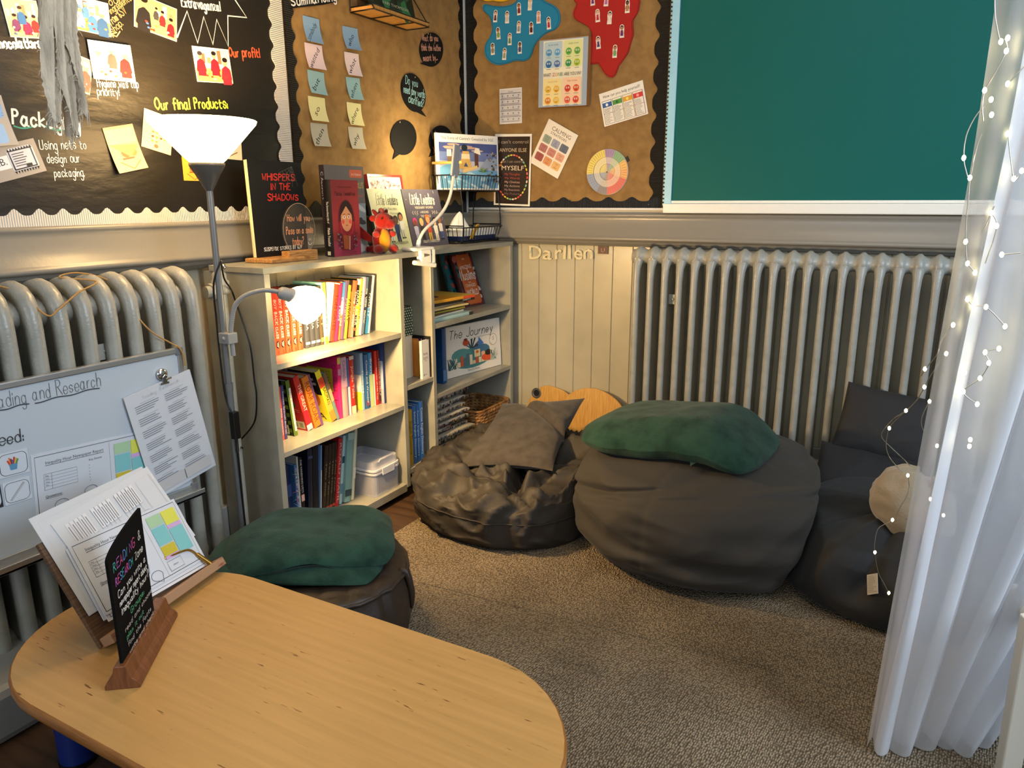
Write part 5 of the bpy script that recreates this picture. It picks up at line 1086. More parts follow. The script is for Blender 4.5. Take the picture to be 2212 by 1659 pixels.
# newspapers
def newsp(P, w, h, s):
    r = random.Random(s)
    for i in range(22): u = -w/2+w*i/22; P.rect(u, -h*.5, u+w/22*r.uniform(.3, 1), h*r.uniform(-.1, .5), r.choice(['2a2a2c', '8a867e', '4a4642', '7a2f2a', '3f4f6a', '7a7a3a', 'b8b2a6', '1c1c1e', '35322e', '1c1c1e']))
zn = .1058; NN = 17
for i in range(NN):
    r = random.Random(40+i); th = (.224/NN)*r.uniform(.8, 1.15); L_ = r.uniform(.22, .30); fr_ = .252+r.uniform(-.016, .016); a = radians(r.uniform(-7, 7)); sag = r.uniform(.0, .004)
    g = G(T(fr_, -.690, zn) @ RZ(a)); n = 8
    top = [(th if j < n else th*.7) for j in range(n+1)]
    vs = []; fs = []
    for j in range(n+1):
        yv = L_*j/n+.004; dz = 0.0
        for (x, z_) in ((-.20, dz), (0, dz), (.001, dz+th*.5), (0, dz+top[j]*.96), (-.20, dz+top[j]*.96)): vs.append((x, yv, z_))
    for j in range(n):
        for k in range(5): fs.append((j*5+k, (j+1)*5+k, (j+1)*5+(k+1) % 5, j*5+(k+1) % 5))
    fs += [(0, 1, 2, 3, 4), (n*5+4, n*5+3, n*5+2, n*5+1, n*5)]
    g.add(vs, fs, ('a8a399', '8a857c', 'bab4a8', '6f6a64')[i % 4])
    P = Pr(g, (.0012, L_/2, th*.48), (0, 1, 0), (0, 0, 1)); newsp(P, L_*.98, th*.86, i)
    tag(g.build('newspaper', 'matte', origin=T(fr_, -.690, zn)), 'folded newspaper in the pile beside the wicker basket, '+['lowest', '2nd from the bottom', '3rd from the bottom', '4th from the bottom', '5th from the bottom', '6th from the bottom', '7th from the bottom', '8th from the bottom', 'ninth, in the middle', '8th from the top', '7th from the top', '6th from the top', '5th from the top', '4th from the top', '3rd from the top', '2nd from the top', 'topmost'][i], 'newspaper', 'pile of folded newspapers'); zn += th+.0004
# ================================================================ things on top of the bookcases
mat('led_back', '9aa4b4', .4); mat('led_glow', 'fff4d8', .4, emit='ffe0a0', estr=40.0)
mat('block_wood', 'b98a50', .55, bump=[('noise', 60, .2, .002, (1, 8, 1))], mix=('8f5f2c', 30, .42, .65, (8, 1, 8), 4))
ZB = ZT+.0006
# display stand and tall black book
st = thing('book_stand', 'flat slotted wooden stand under the tall black book', 'stand', (.15, -1.38, ZB))
g = G(); g.prism([(.098, -1.445), (.205, -1.437), (.207, -1.30), (.100, -1.31)], ZB, ZB+.0135); g.build('slab', 'block_wood', st, bevel=.003)
def whis(P, w, h):
    for t, v, u, ww in (('WHISPERS', .30, -.26, .60), ('IN THE', .20, -.12, .36), ('SHADOWS', .09, -.20, .58)): P.hand(t, w*u, h*v, h*.065, 'c4332a', w=w*ww, wd=.0036, jit=.3)
    P.hand('SUSPENSE STORIES BY 6JV', -w*.36, -h*.44, h*.036, 'e8e4d8', w=w*.72, wd=.002)
    cx, cy = w*.3, h*.45
    for a in range(5): q = radians(200+a*22); P.line([(cx, cy), (cx+w*.28*cos(q), cy+w*.28*sin(q))], .0006, '8a867e')
    for r in (.08, .14, .2): P.line([(cx+w*r*cos(radians(200+a*11)), cy+w*r*sin(radians(200+a*11))) for a in range(9)], .0006, '8a867e')
facing((.120, -1.417, ZB+.0145), (.120, -1.193, ZB+.0145), .290, .014, 1.5, '151413', whis, 'tall black hand lettered book with red title words on a wooden stand', group='books displayed on top of the bookcases', mt='print', spcol='ddd4a4')
# round clear sign in a wooden block
mat('acrylic', 'b8aa98', .12, spec=.6, alpha=.06)
ds = thing('message_disc', 'clear round message sign with orange handwriting in a wooden block', 'sign', (.185, -1.30, ZB))
g = G(T(.186, -1.300, ZB) @ RZ(radians(-2))); g.box(-.018, -.060, 0, .018, .060, .032); g.build('block', 'block_wood', ds, bevel=.002)
Md = T(.186, -1.298, ZB+.096) @ RZ(radians(8)) @ frame(Vector((0, 0, 0)), Vector((0, 1, 0)), Vector((0, 0, 1)), Vector((1, 0, 0)))
g = G(Md); g.lathe([(.0, -.0015), (.081, -.0015), (.081, .0015), (0, .0015)], 56); g.build('disc', 'acrylic', ds)
g = G(Md); P = Pr(g, (0, 0, .0017), (1, 0, 0), (0, 1, 0)); OC = 'f2a777'
P.hand('How will you', -.056, .026, .021, OC, w=.112, wd=.0022); P.hand('Pass on a smile', -.066, -.012, .021, OC, w=.135, wd=.0022); P.hand('today?', -.04, -.046, .022, OC, w=.056, wd=.0022)
P.line([(.046, -.03), (.046, -.036)], .002, 'f0e8dc'); P.line([(.054, -.03), (.054, -.036)], .002, 'f0e8dc'); P.line([(.040, -.042), (.045, -.049), (.053, -.05), (.060, -.043)], .002, 'f0e8dc')
P.line([(.0805*cos(2*pi*i/56), .0805*sin(2*pi*i/56)) for i in range(56)], .0012, 'd8b898', True); g.build('lettering', 'chalk', ds)
GT = 'books displayed on top of the bookcases'
def descr(P, w, h):
    P.rect(-w/2, -h*.5, w/2, h*.2, '6f6a68'); P.rr(w*.12, h*.37, w*.46, h*.46, .006, 'd8603e'); P.text('3rd Edition', w*.29, h*.395, h*.025, 'f0d0c0', w*.26, 'c')
    P.text('DESCRIPTOSAURUS', 0, h*.25, h*.07, 'd8bf52', w*.94, 'c'); P.text('Adam Bushnell', w*.2, h*.15, h*.03, 'd06a44', w*.5, 'c')
    P.rect(-w/2, -h*.5, w/2, h*.08, '8fa0ac')
    r = random.Random(4)
    for i in range(24): P.oval(w*r.uniform(-.45, .45), h*r.uniform(-.46, .05), w*r.uniform(.05, .2), h*.03, r.choice(['20262c', '3a4650', 'c8d0d4', '1a1c20']), 9, rot=r.uniform(-.5, .5))
facing((.147, -1.117, ZB), (.147, -.918, ZB), .300, .022, 1, '6a6462', descr, 'tall grey and mustard titled book behind the portrait book', group=GT, spine=spn('C ALISON', 'c8c4d4', h=.45, w=.3, bands=[(0, 1, '2a2228')], off=-.28))
def malala(P, w, h):
    P.rect(-w/2, -h/2, w/2, h/2, '8f3236'); P.rect(-w/2, -h/2, w/2, -h*.3, 'a03a52')
    P.hand('Malala Yousafzai', 0, h*.30, h*.05, '3a1c1c', w=w*.72, al='c', wd=.0016); P.text('Women in Science', 0, h*.40, h*.02, '5a2424', w*.5, 'c')
    P.oval(0, -h*.03, w*.30, h*.27, '5a1f2a', 24); P.poly([(-w*.28, -h*.05), (w*.28, -h*.05), (w*.36, -h*.34), (w*.2, -h*.43), (-w*.2, -h*.43), (-w*.36, -h*.34)], '7e2230')
    P.oval(0, h*.04, w*.24, h*.19, '2c1d1c', 24); P.oval(0, -h*.01, w*.205, h*.165, 'c08a66', 24); P.poly([(-w*.2, h*.04), (-w*.02, h*.15), (-w*.12, h*.16)], '2c1d1c'); P.poly([(w*.2, h*.04), (w*.02, h*.15), (w*.12, h*.16)], '2c1d1c')
    for sg in (-1, 1): P.oval(sg*w*.085, h*.015, w*.045, h*.02, 'f2ece4', 14); P.oval(sg*w*.085, h*.015, w*.02, h*.017, '1a1412', 12); P.oval(sg*w*.13, -h*.045, w*.05, h*.03, 'c4504a', 14); P.line([(sg*w*.04, h*.055), (sg*w*.13, h*.05)], .0018, '2a1a16')
    P.line([(0, h*.0), (w*.012, -h*.05), (-w*.01, -h*.052)], .0012, '9a6648'); P.line([(-w*.035, -h*.09), (0, -h*.098), (w*.035, -h*.09)], .0022, '8a2a2a')
    P.line([(-w*.24, -h*.05), (-w*.2, -h*.19), (0, -h*.24), (w*.2, -h*.19), (w*.24, -h*.05)], .007, '9a2634')
    P.poly([(-w*.16, -h*.22), (w*.1, -h*.24), (w*.06, -h*.42), (-w*.14, -h*.40)], 'a4542c'); P.line([(w*.09, -h*.24), (w*.06, -h*.42)], .003, 'd8ccc0')
    r = random.Random(2)
    for i in range(60): sg = r.choice((-1, 1)); P.oval(sg*w*r.uniform(.2, .36), -h*r.uniform(.2, .4), .0024, .0024, r.choice(['2a2426', '4a4446', '8a8688']), 6)
    P.lines(-w*.3, -h*.48, w*.3, -h*.44, 2, .001, '5a1c28', 2)
facing((.186, -1.141, ZB), (.186, -1.004, ZB), .251, .034, 0, '8f3236', malala, 'dark red book with an illustrated girl in a headscarf on top of the wide bookcase', group=GT, spcol='161214',
       spine=lambda P, H, t: (P.text('The Extraordinary Life of', -H*.22, -t*.1, t*.26, 'e8e4dc', w=H*.28), P.text('Malala Yousafzai', H*.12, -t*.12, t*.32, 'f0ece4', w=H*.24), P.rect(H*.43, -t*.3, H*.48, t*.1, 'c8c4bc')))
# framed card behind
def card(P, w, h):
    P.rect(-w*.47, -h*.475, w*.47, h*.475, 'f2e9d8'); r = random.Random(6); P.text('Some are sweet', 0, h*.36, h*.035, 'a03a2e', w*.6, 'c')
    for i in range(90):
        s = r.choice((0, 1, 2)); u, v = ((r.uniform(-.42, .42), r.uniform(.27, .44)), (-r.uniform(.3, .44), r.uniform(-.4, .4)), (r.uniform(.3, .44), r.uniform(-.4, .4)))[s]
        P.line([(w*u, h*v), (w*u+r.uniform(-.012, .012), h*v+r.uniform(-.012, .012)), (w*u+r.uniform(-.014, .014), h*v+r.uniform(-.012, .012))], .0022, r.choice(['b03a30', 'c4564a', 'a83428']))
Mf, wf = faceM((.092, -.79, ZB), (.092, -.575, ZB), 8)
fc = thing('framed_print', 'red framed cream print with red scrolls behind the pale green book', 'picture', Mf)
g = G(Mf); h_ = .283; b_ = .008
for q in ((0, 0, wf, b_), (0, h_-b_, wf, h_), (0, b_, b_, h_-b_), (wf-b_, b_, wf, h_-b_)): g.box(-.016, q[0], q[1], 0, q[2], q[3], 'a8382c')
g.build('frame', 'print_gloss', fc)
g = G(Mf); g.box(-.014, b_, b_, -.004, wf-b_, h_-b_, 'efe6d4'); card(Pr(g, (-.004, wf/2, h_/2), (0, 1, 0), (0, 0, 1)), wf-2*b_, h_-2*b_); g.build('print', 'print', fc)
def folk(P, w, h, xs):
    for (u, v, s, skin, hair, top, leg) in xs:
        u *= w; v *= h; s *= h
        P.poly([(u-.11*s, v-.5*s), (u-.03*s, v-.5*s), (u, v-.2*s), (u+.03*s, v-.5*s), (u+.11*s, v-.5*s), (u+.1*s, v), (u-.1*s, v)], leg); P.oval(u-.07*s, v-.52*s, .05*s, .025*s, '1c1816', 8); P.oval(u+.07*s, v-.52*s, .05*s, .025*s, '1c1816', 8)
        P.poly([(u-.13*s, v-.2*s), (u+.13*s, v-.2*s), (u+.15*s, v+.12*s), (u, v+.17*s), (u-.15*s, v+.12*s)], top); P.oval(u, v+.33*s, .15*s, .17*s, hair); P.oval(u, v+.28*s, .115*s, .135*s, skin)
def ll1(P, w, h):
    ti = '2a2e2c'; P.hand('Little Leaders', -w*.30, h*.24, h*.17, ti, w=w*.62, wd=.0028, slant=.3); P.text('EXCEPTIONAL MEN', 0, h*.15, h*.035, '8a8a70', w*.5, 'c'); P.hand('in Black History', 0, h*.08, h*.04, '9a9678', w=w*.56, al='c', wd=.001); P.text('BLACK HISTORY', -w*.02, h*.02, h*.03, '6a6a58', w*.38, 'c')
    folk(P, w, h, [(-.06, -.16, .4, '9a6848', 'd8d4cc', '6a4a3a', 'e8e0d0'), (.14, -.15, .42, '6a4430', '2a1c18', '2a3a66', '22305a'), (.30, -.10, .42, 'c08058', '241a18', 'e8e4d8', 'd8d0c0'), (-.3, -.16, .4, '7a4a34', '2a1c18', '8a4a3a', '4a4a4a')])
    P.text('VASHTI HARRISON', w*.12, -h*.42, h*.045, '3a3a34', w*.5, 'c'); r = random.Random(8)
    for i in range(16): P.oval(w*r.uniform(-.45, .45), h*r.uniform(-.3, .45), .0018, .0018, '4a4a3a', 6)
facing((.142, -.843, ZB), (.142, -.638, ZB), .232, .016, 13, 'd9dcae', ll1, 'pale green picture book with small standing figures behind the red dragon', group=GT, spcol='3a3a34')
def ll2(P, w, h):
    P.hand('Little Leaders', -w*.34, h*.24, h*.18, 'f2e8c8', w=w*.66, wd=.0042, slant=.3); P.text('VISIONARY WOMEN', 0, h*.16, h*.042, 'e8dcc4', w*.5, 'c'); P.text('AROUND', 0, h*.08, h*.042, 'e8dcc4', w*.2, 'c'); P.text('THE WORLD', 0, h*.01, h*.042, 'e8dcc4', w*.28, 'c')
    for sg in (-1, 1):
        for i in range(3): a = sg*w*(.2+.06*i); P.line([(a, h*.12), (a+sg*w*.025, h*.09), (a, h*.065)], .002, 'e8dcc4')
    folk(P, w, h, [(-.33, -.2, .42, '7a4a34', 'd83a8a', 'b8b4cc', 'a8a4c0'), (-.16, -.2, .40, 'e0ae80', 'd8b04a', '3a3436', '2e2a2c'), (.02, -.17, .46, 'd89a6a', 'd8682e', 'c04a3a', 'c8a03a'), (.20, -.2, .42, 'e6b88a', '2a2220', 'ece4d4', 'e6dfd0'), (.35, -.17, .42, '9a6240', '6a6460', 'e0d4c8', '4a5a8a')])
    P.text('VASHTI HARRISON', 0, -h*.44, h*.05, 'ece4d0', w*.46, 'c'); r = random.Random(3)
    for i in range(34): P.oval(w*r.uniform(-.46, .46), h*r.uniform(-.45, .47), .0019, .0019, 'd8d0c8', 6)
facing((.140, -.629, ZB), (.140, -.376, ZB), .232, .018, 13, '55505f', ll2, 'slate purple picture book with a row of small figures behind the clip lamp', group=GT, spcol='6a5a5c')

# red plush dragon
mat('plush_red', '9a1d14', .95, spec=.1, sheen=.4, bump=[('noise', 220, .5, .003, (1, 1, 1))], mix=('741410', 30, .4, .75, (1, 1, 1), 4))
mat('plush_dark', '701414', .95, spec=.1, sheen=.4, bump=[('noise', 220, .5, .003, (1, 1, 1))]); mat('plush_yellow', 'c0801a', .95, spec=.1, sheen=.4, bump=[('noise', 220, .5, .003, (1, 1, 1))])
Mg = T(.222, -.928, ZB) @ RZ(radians(-25)) @ Matrix.Diagonal((1.05, 1.05, 1.13, 1))      # local +X faces into the room
dr = thing('plush_dragon', 'small red plush dragon with yellow belly sitting on the bookcase top', 'soft toy', Mg)
g = G(Mg); g.ell((-.006, 0, .042), .033, .032, .044, 20, 14); g.build('body', 'plush_red', dr)
g = G(Mg); g.ell((.011, .001, .040), .021, .024, .037, 18, 12); g.build('belly', 'plush_yellow', dr)
g = G(Mg); g.ell((.004, .004, .100), .029, .030, .027, 20, 14); g.ell((.024, .018, .091), .020, .019, .016, 16, 10); g.build('head', 'plush_red', dr)
for sg in (-1, 1):
    g = G(Mg); g.tube(smooth_path([(-.004, sg*.014, .118), (-.008, sg*.022, .128), (-.012, sg*.028, .134)], 4), [.007]*5+[.006, .005, .004, .002], 8); g.build('horn', 'plush_dark', dr)
    g = G(Mg); g.ell((-.002, sg*.030, .108), .006, .014, .010, 12, 8); g.build('ear', 'plush_red', dr)
    g = G(Mg); g.ell((.016, sg*.030, .060), .018, .011, .010, 14, 9); g.build('arm', 'plush_red', dr)
    g = G(Mg); g.ell((.024, sg*.028, .014), .022, .016, .0145, 16, 10); g.build('leg', 'plush_dark', dr)
    g = G(Mg); g.prism([(-.006, .05), (-.05, .088), (-.046, .064), (-.054, .05), (-.040, .044), (-.012, .034)], -.003, .003, M=T(-.018, sg*.022, 0) @ RZ(sg*-.9) @ RX(pi/2)); g.build('wing', 'plush_red', dr, bevel=.002)
    g = G(Mg); g.ell((.031, .004+sg*.014-(.004 if sg < 0 else -.004), .108), .0028, .0028, .0028, 8, 6); g.build('eye', 'black_metal', dr)
g = G(Mg)
for i, (x, z) in enumerate(((.012, .130), (0, .132), (-.012, .130), (-.024, .118), (-.034, .100), (-.036, .078))): g.ell((x, 0, z), .008, .003, .009, 8, 6)
g.build('crest', 'plush_dark', dr)
g = G(Mg); g.tube(smooth_path([(-.03, 0, .02), (-.05, -.008, .012), (-.064, -.022, .010), (-.072, -.036, .012)], 4), [.014]*4+[.012]*3+[.009]*3+[.006, .004, .002], 10); g.build('tail', 'plush_red', dr)

# two-tier wire rack
RXf, RXb, RYl, RYr = .190, .052, -.345, -.030
rk = thing('wire_rack', 'black two tier wire basket rack with pale wooden handles in the corner', 'rack', (.12, -.19, ZB))
w1, w2 = .0028, .0017
def basket(g, z0, z1):
    fl = .012
    lo = [(RXb, RYl, z0), (RXf, RYl, z0), (RXf, RYr, z0), (RXb, RYr, z0)]; hi = [(RXb-fl*.3, RYl-fl, z1), (RXf+fl, RYl-fl, z1), (RXf+fl, RYr+fl, z1), (RXb-fl*.3, RYr+fl, z1)]
    g.tube(lo, w1, 6, closed=True); g.tube(hi, w1, 6, closed=True)
    for i in range(1, 14): t = i/14; g.tube([(RXf+fl, RYl-fl+(RYr-RYl+2*fl)*t, z1), (RXf, RYl+(RYr-RYl)*t, z0), (RXb, RYl+(RYr-RYl)*t, z0), (RXb-fl*.3, RYl-fl+(RYr-RYl+2*fl)*t, z1)], w2, 5)
    for i in range(1, 6):
        t = i/6
        for y, yy in ((RYl, RYl-fl), (RYr, RYr+fl)): x = RXb+(RXf-RXb)*t; g.tube([(x, yy, z1), (x, y, z0)], w2, 5)
    for a, b in zip(lo, hi): g.tube([a, b], w1, 6)
g = G(); basket(g, ZB+.006, ZB+.068); g.build('lower_basket', 'black_metal', rk)
zu = 1.155
g = G(); basket(g, zu, zu+.062)
for y in (RYl-.012, RYr+.012):
    for x in (RXb+.012, RXf-.006): g.tube([(x, y, zu+.062), (x, y, zu+.112)], w1, 6)
g.build('upper_basket', 'black_metal', rk)
for y in (RYl-.012, RYr+.012):
    g = G(); g.tube([(RXb+.002, y, zu+.112), (RXf+.012, y, zu+.112)], .0058, 12); g.build('handle', 'wood_pale', rk)
for y, s in ((RYl, -1), (RYr, 1)):
    g = G(); g.tube(smooth_path([(RXf-.03, y+.014*s, ZB+.002), (RXf+.004, y+.004*s, ZB+.02), (RXf+.004, y, ZB+.12), (RXf-.006, y, zu+.0)], 5), w1, 6); g.tube(smooth_path([(RXb+.03, y+.014*s, ZB+.002), (RXb-.002, y+.004*s, ZB+.02), (RXb-.002, y, ZB+.12), (RXb+.006, y, zu+.0)], 5), w1, 6)
    g.tube([(RXf-.03, y+.014*s, ZB+.0022), (RXb+.03, y+.014*s, ZB+.0022)], w1, 6); g.tube([(RXf+.004, y, ZB+.075), (RXb-.002, y, ZB+.075)], w1, 6); g.tube([(RXf-.006, y, zu-.003), (RXb+.006, y, zu-.003)], w1, 6); g.build('side_frame', 'black_metal', rk)
def cantre(P, w, h):
    P.rect(-w/2, -h/2, w/2, h/2, 'ece9e2'); P.text("The Story of Cantre'r Gwaelod by 3GS", 0, h*.40, h*.05, '3a3a40', w*.84, 'c')
    x0, x1, y0, y1 = -w*.455, w*.48, -h*.47, h*.345
    P.rect(x0, y0, x1, y1, '46528c'); P.rect(x0, y0, x1, h*.18, '6a78a8'); P.rect(x0, y0, x1, h*.02, 'b4b6c4'); r = random.Random(9)
    for i in range(7): P.oval(w*r.uniform(-.3, .2), h*r.uniform(.2, .33), w*.1, h*.02, 'c8a890', 12)
    P.poly([(x0, y0), (x1, y0), (x1, -h*.15), (w*.2, -h*.12), (-w*.1, -h*.2), (-w*.3, -h*.02), (x0, -h*.1)], '6fa6cc')
    for i in range(26): P.oval(w*r.uniform(-.4, .45), h*r.uniform(-.44, -.2), w*r.uniform(.03, .08), h*r.uniform(.015, .04), r.choice(['a8d0e6', '4a86b4', '8cc0de', 'd0e4ee']), 10, rot=r.uniform(-.6, .6))
    P.poly([(-w*.16, -h*.12), (w*.05, -h*.12), (w*.01, h*.2), (-w*.09, h*.2)], 'd0a860'); P.oval(-w*.06, h*.26, w*.05, h*.06, '22303c', 14); P.rect(-w*.11, h*.06, w*.02, h*.15, 'e8d8b0'); P.poly([(-w*.08, -h*.08), (-w*.01, -h*.08), (-w*.045, h*.0)], '3a4a6a')
    P.rect(w*.10, -h*.08, w*.16, h*.2, '5a3a2a'); P.poly([(w*.09, h*.18), (w*.2, h*.14), (w*.18, h*.26), (w*.12, h*.27)], 'ece4d4'); P.rect(-w*.33, h*.0, -w*.27, h*.2, '8a6a4a'); P.rect(-w*.34, h*.1, -w*.27, h*.22, 'ece4d0')
    P.poly([(-w*.1, -h*.2), (w*.14, -h*.1), (w*.14, -h*.05), (-w*.1, -h*.14)], 'd8b878'); P.poly([(w*.18, -h*.1), (w*.3, h*.08), (w*.36, h*.02), (w*.42, h*.1), (x1, h*.06), (x1, -h*.1)], '9aa4b8')
    for i in range(40): P.oval(w*r.uniform(.3, .47), h*r.uniform(-.35, .2), w*.014, h*.018, r.choice(['3a3a2a', '5a5a3a', '7a6a5a', 'a89a84', '2a2a22']), 7)
    for i in range(14): a = r.uniform(0, 3.1); P.line([(w*.24, -h*.17), (w*(.24+.08*cos(a)), -h*(.17-.08*sin(a)))], .002, r.choice(['6a8a3a', '8aa84a', '4a6a2a']))
facing((.075, -.355, zu+.003), (.198, -.043, zu+.003), .232, .010, 2, 'ece9e2', cantre, 'wide white book with a blue sea scene standing in the upper wire basket', spcol='f2efe8')
# tissue pack with a peaked tissue, yellow wrapper
tp = thing('tissue_box', 'white and navy tissue box with a pulled up tissue in the lower wire basket', 'tissue box', (.12, -.19, ZB+.008))
g = G(); g.rbox(.064, -.33, ZB+.0085, .178, -.045, ZB+.060, .008, 'f0eee6'); g.rbox(.0632, -.3308, ZB+.0084, .1788, -.0442, ZB+.034, .008, '1b2c58'); g.build('carton', 'print_gloss', tp)
g = G()
def tis(u, v):
    a = 2*pi*u; r = .048*(1-v)**.8*(1+.28*cos(3*a+v*2)+.1*cos(7*a)); return (.125+r*.8*cos(a)+.006*v, -.262+r*1.3*sin(a)-.012*v, ZB+.057+.078*v)
g.grid(tis, 48, 12, 'f4f2ea', wrap=True); g.build('tissue', 'matte', tp)
g = G()
def yw(u, v): a = (u-.5)*1.7; return (.1855+.006*cos(a*1.5)+.003*v, -.275+.055*v+.018*sin(a), ZB+.012+.062*v+.008*cos(a))
g.grid(yw, 10, 12, 'c99a1c'); tag(g.build('yellow_wrapper', 'print_gloss'), 'crumpled yellow wrapper tucked in front of the tissue in the lower basket', 'wrapper')
g.v and None
# clip-on lamp: its lit panel faces the hessian, away from the room
cl = thing('clip_lamp', 'lit white clip on lamp with bendy neck clamped where the two bookcases meet', 'lamp', (.275, -.735, ZT))
yc = y_at(915, .285, .93)
g = G(T(.262, yc, ZT) @ RZ(radians(-8)) @ Matrix.Diagonal((1.15, 1.3, 1.25, 1)))
g.rbox(-.035, -.045, .001, .030, .045, .012, .010); g.box(.012, -.020, -.034, .034, .020, .004); g.rbox(.016, -.040, -.044, .034, .052, -.030, .006, M=RX(radians(-9))); g.box(.020, .028, -.036, .032, .040, .004)
g.build('clamp', 'white_plastic', cl, bevel=.003)
g = G(T(.296, yc+.002, ZT-.014)); g.tube([(0, -.024, 0), (0, .024, 0)], .0075, 12); g.build('spring', 'chrome', cl)
nk = [Vector((.262, yc-.004, ZT+.012)), onx(907, 515, .262), onx(919, 495, .262), onx(942, 474, .262), onx(961, 450, .262), onx(973, 420, .262), onx(980, 378, .262)]
g = G(); g.tube(smooth_path(nk, 8), [.013]+[.0085]*6+[.0062]*42, 12); g.build('neck', 'white_plastic', cl)
hA, hB = onx(981, 380, .262), onx(987, 316, .262); Vh = (hB-hA).normalized(); Uh = Vector((-.02, 1, 0)); Uh = (Uh-Vh*Uh.dot(Vh)).normalized(); Nh = Uh.cross(Vh)
if Nh.x < 0: Uh = -Uh; Nh = Uh.cross(Vh)
Mh = frame(hA, Uh, Vh, Nh); Lh = (hB-hA).length
g = G(Mh); g.box(-.021, -.004, -.004, .021, Lh+.004, .005); g.build('head', 'led_back', cl, bevel=.003)
g = G(Mh); g.box(-.018, .002, -.0055, .018, Lh-.002, -.0042); g.build('led_panel', 'led_glow', cl)
g = G(Mh); g.box(-.0225, -.002, -.004, -.0212, Lh+.002, .003); g.build('edge_trim', 'white_plastic', cl)
la = bpy.data.lights.new('clip_lamp_light', 'AREA'); la.shape = 'RECTANGLE'; la.size = .034; la.size_y = Lh*.95; la.energy = 1.9; la.color = (1.0, .80, .46)
lo_ = bpy.data.objects.new('clip_lamp_light', la); COL.objects.link(lo_); lo_.matrix_world = Mh @ T(0, Lh/2, -.007)
# book on the high wire shelf
def pari(P, w, h):
    blobs(['0f2a20', '1a4a34', '123628', '2f7a4a', '0a1a16'], 40, 12, .2)(P, w, h)
    for i in range(5): P.oval(w*(-.1+.07*i), -h*.1, w*.05, h*.08, '3f9a4e', 12)
    P.text('PARI THOMSON', w*.02, -h*.40, h*.05, 'c9c2a6', w*.62, 'c'); r = random.Random(1)
    for i in range(14): P.oval(w*r.uniform(-.45, .45), h*r.uniform(-.2, .45), .0015, .0015, 'd8d0a0', 6)
zz = pB.z+.011; yl = onx(808, 28, .11).y; yr = onx(897, 34, .11).y
facing((.112, yl, zz), (.112, yr, zz), .20, .022, 12, '10261e', pari, 'dark green book standing on the high black wire shelf', spcol='0d1f18')
# wall letters and little plaque
mat('cut_wood', 'd8cba4', .7, mix=('8fa08a', 40, .5, .7, (1, 1, 1), 4))
vs_, fs_, tw = tmesh('Darllen'); pxs = [1145, 1173, 1200, 1217.5, 1229, 1241, 1261]; 
for i, ch in enumerate('Darllen'):
    p = ony(pxs[i], 559, -.004); pe = ony((pxs+[1284])[i+1]-2, 559, -.004); c = bpy.data.curves.new('t', 'FONT'); c.body = ch; c.size = 1; c.extrude = .05; c.offset = .012; c.resolution_u = 3
    o = bpy.data.objects.new('t', c); me = bpy.data.meshes.new_from_object(o); bpy.data.objects.remove(o); bpy.data.curves.remove(c)
    x0_ = min(v.co.x for v in me.vertices); x1_ = max(v.co.x for v in me.vertices); hh = ony(1145, 528, -.004).z-ony(1145, 558, -.004).z; sc = hh/.72; sx = min((pe.x-p.x)/(x1_-x0_), sc*1.3)
    g = G(frame(Vector((p.x, -.0045, p.z)), Vector((1, 0, 0)), Vector((0, 0, 1)), Vector((0, -1, 0))) @ RZ(radians((2, -3, 2, -2, 3, -2, 2)[i])))
    vv = [((v.co.x-x0_)*sx, v.co.y*sc, v.co.z*.06+.003) for v in me.vertices]; g.add(vv, [tuple(q.vertices) for q in me.polygons], 'ffffff'); bpy.data.meshes.remove(me)
    tag(g.build('wooden_letter', 'cut_wood'), 'weathered cut out letter '+ch+' on the grey boards'+('' if ch != 'l' else (', first of the pair' if i == 3 else ', second of the pair')), 'letter', 'cut out letters spelling a word on the boards')
p = ony(1292, 548, -.004); q = ony(1314, 532, -.004)
g = G(frame(Vector((p.x, -.0042, p.z)), Vector((1, 0, 0)), Vector((0, 0, 1)), Vector((0, -1, 0)))); w_, h_ = q.x-p.x, q.z-p.z; g.box(0, 0, 0, w_, h_, .004, '4a2a22'); P = Pr(g, (0, 0, .004), (1, 0, 0), (0, 1, 0)); P.frame(.002, .002, w_-.002, h_-.002, .0015, '7a5a4a'); P.line([(w_*.35, h_*.7), (w_*.35, h_*.3), (w_*.6, h_*.3)], .002, 'd88a80'); P.line([(w_*.65, h_*.7), (w_*.65, h_*.4)], .002, 'd88a80')
tag(g.build('wall_plaque', 'print'), 'tiny brown plaque right of the cut out letters', 'plaque')
# ================================================================ whiteboard on the left radiator
mat('whiteboard_face', 'bcc6d0', .22, spec=.5); mat('alu', 'b9bbbd', .3, metal=.8); mat('corner_grey', '6d6f72', .5); mat('twine', 'a9824a', .9)
XB = .214
def WB(px, py, X=None): p = onx(px, py, X or XB+.0115); return (p.y, p.z)
wbd = thing('whiteboard', 'small aluminium framed whiteboard hung with twine on the left radiator', 'whiteboard', (XB, -2.095, .342))
yL, yR, zB_, zT_ = -2.395, -1.796, .342, .742
g = G(LWP(XB)); g.box(yL+.004, zB_+.004, 0, yR-.004, zT_-.004, .011); g.build('face', 'whiteboard_face', wbd)
for q in ((yL+.016, zT_-.016, yR-.016, zT_), (yL+.016, zB_, yR-.016, zB_+.016), (yL, zB_+.016, yL+.016, zT_-.016), (yR-.016, zB_+.016, yR, zT_-.016)):
    g = G(LWP(XB)); g.box(q[0], q[1], -.002, q[2], q[3], .015); g.build('frame_rail', 'alu', wbd, bevel=.003)
for a in (yL, yR-.019):
    for b in (zB_, zT_-.019): g = G(LWP(XB)); g.box(a-.001, b-.001, -.003, a+.020, b+.020, .0165); g.build('corner_cap', 'corner_grey', wbd, bevel=.002)
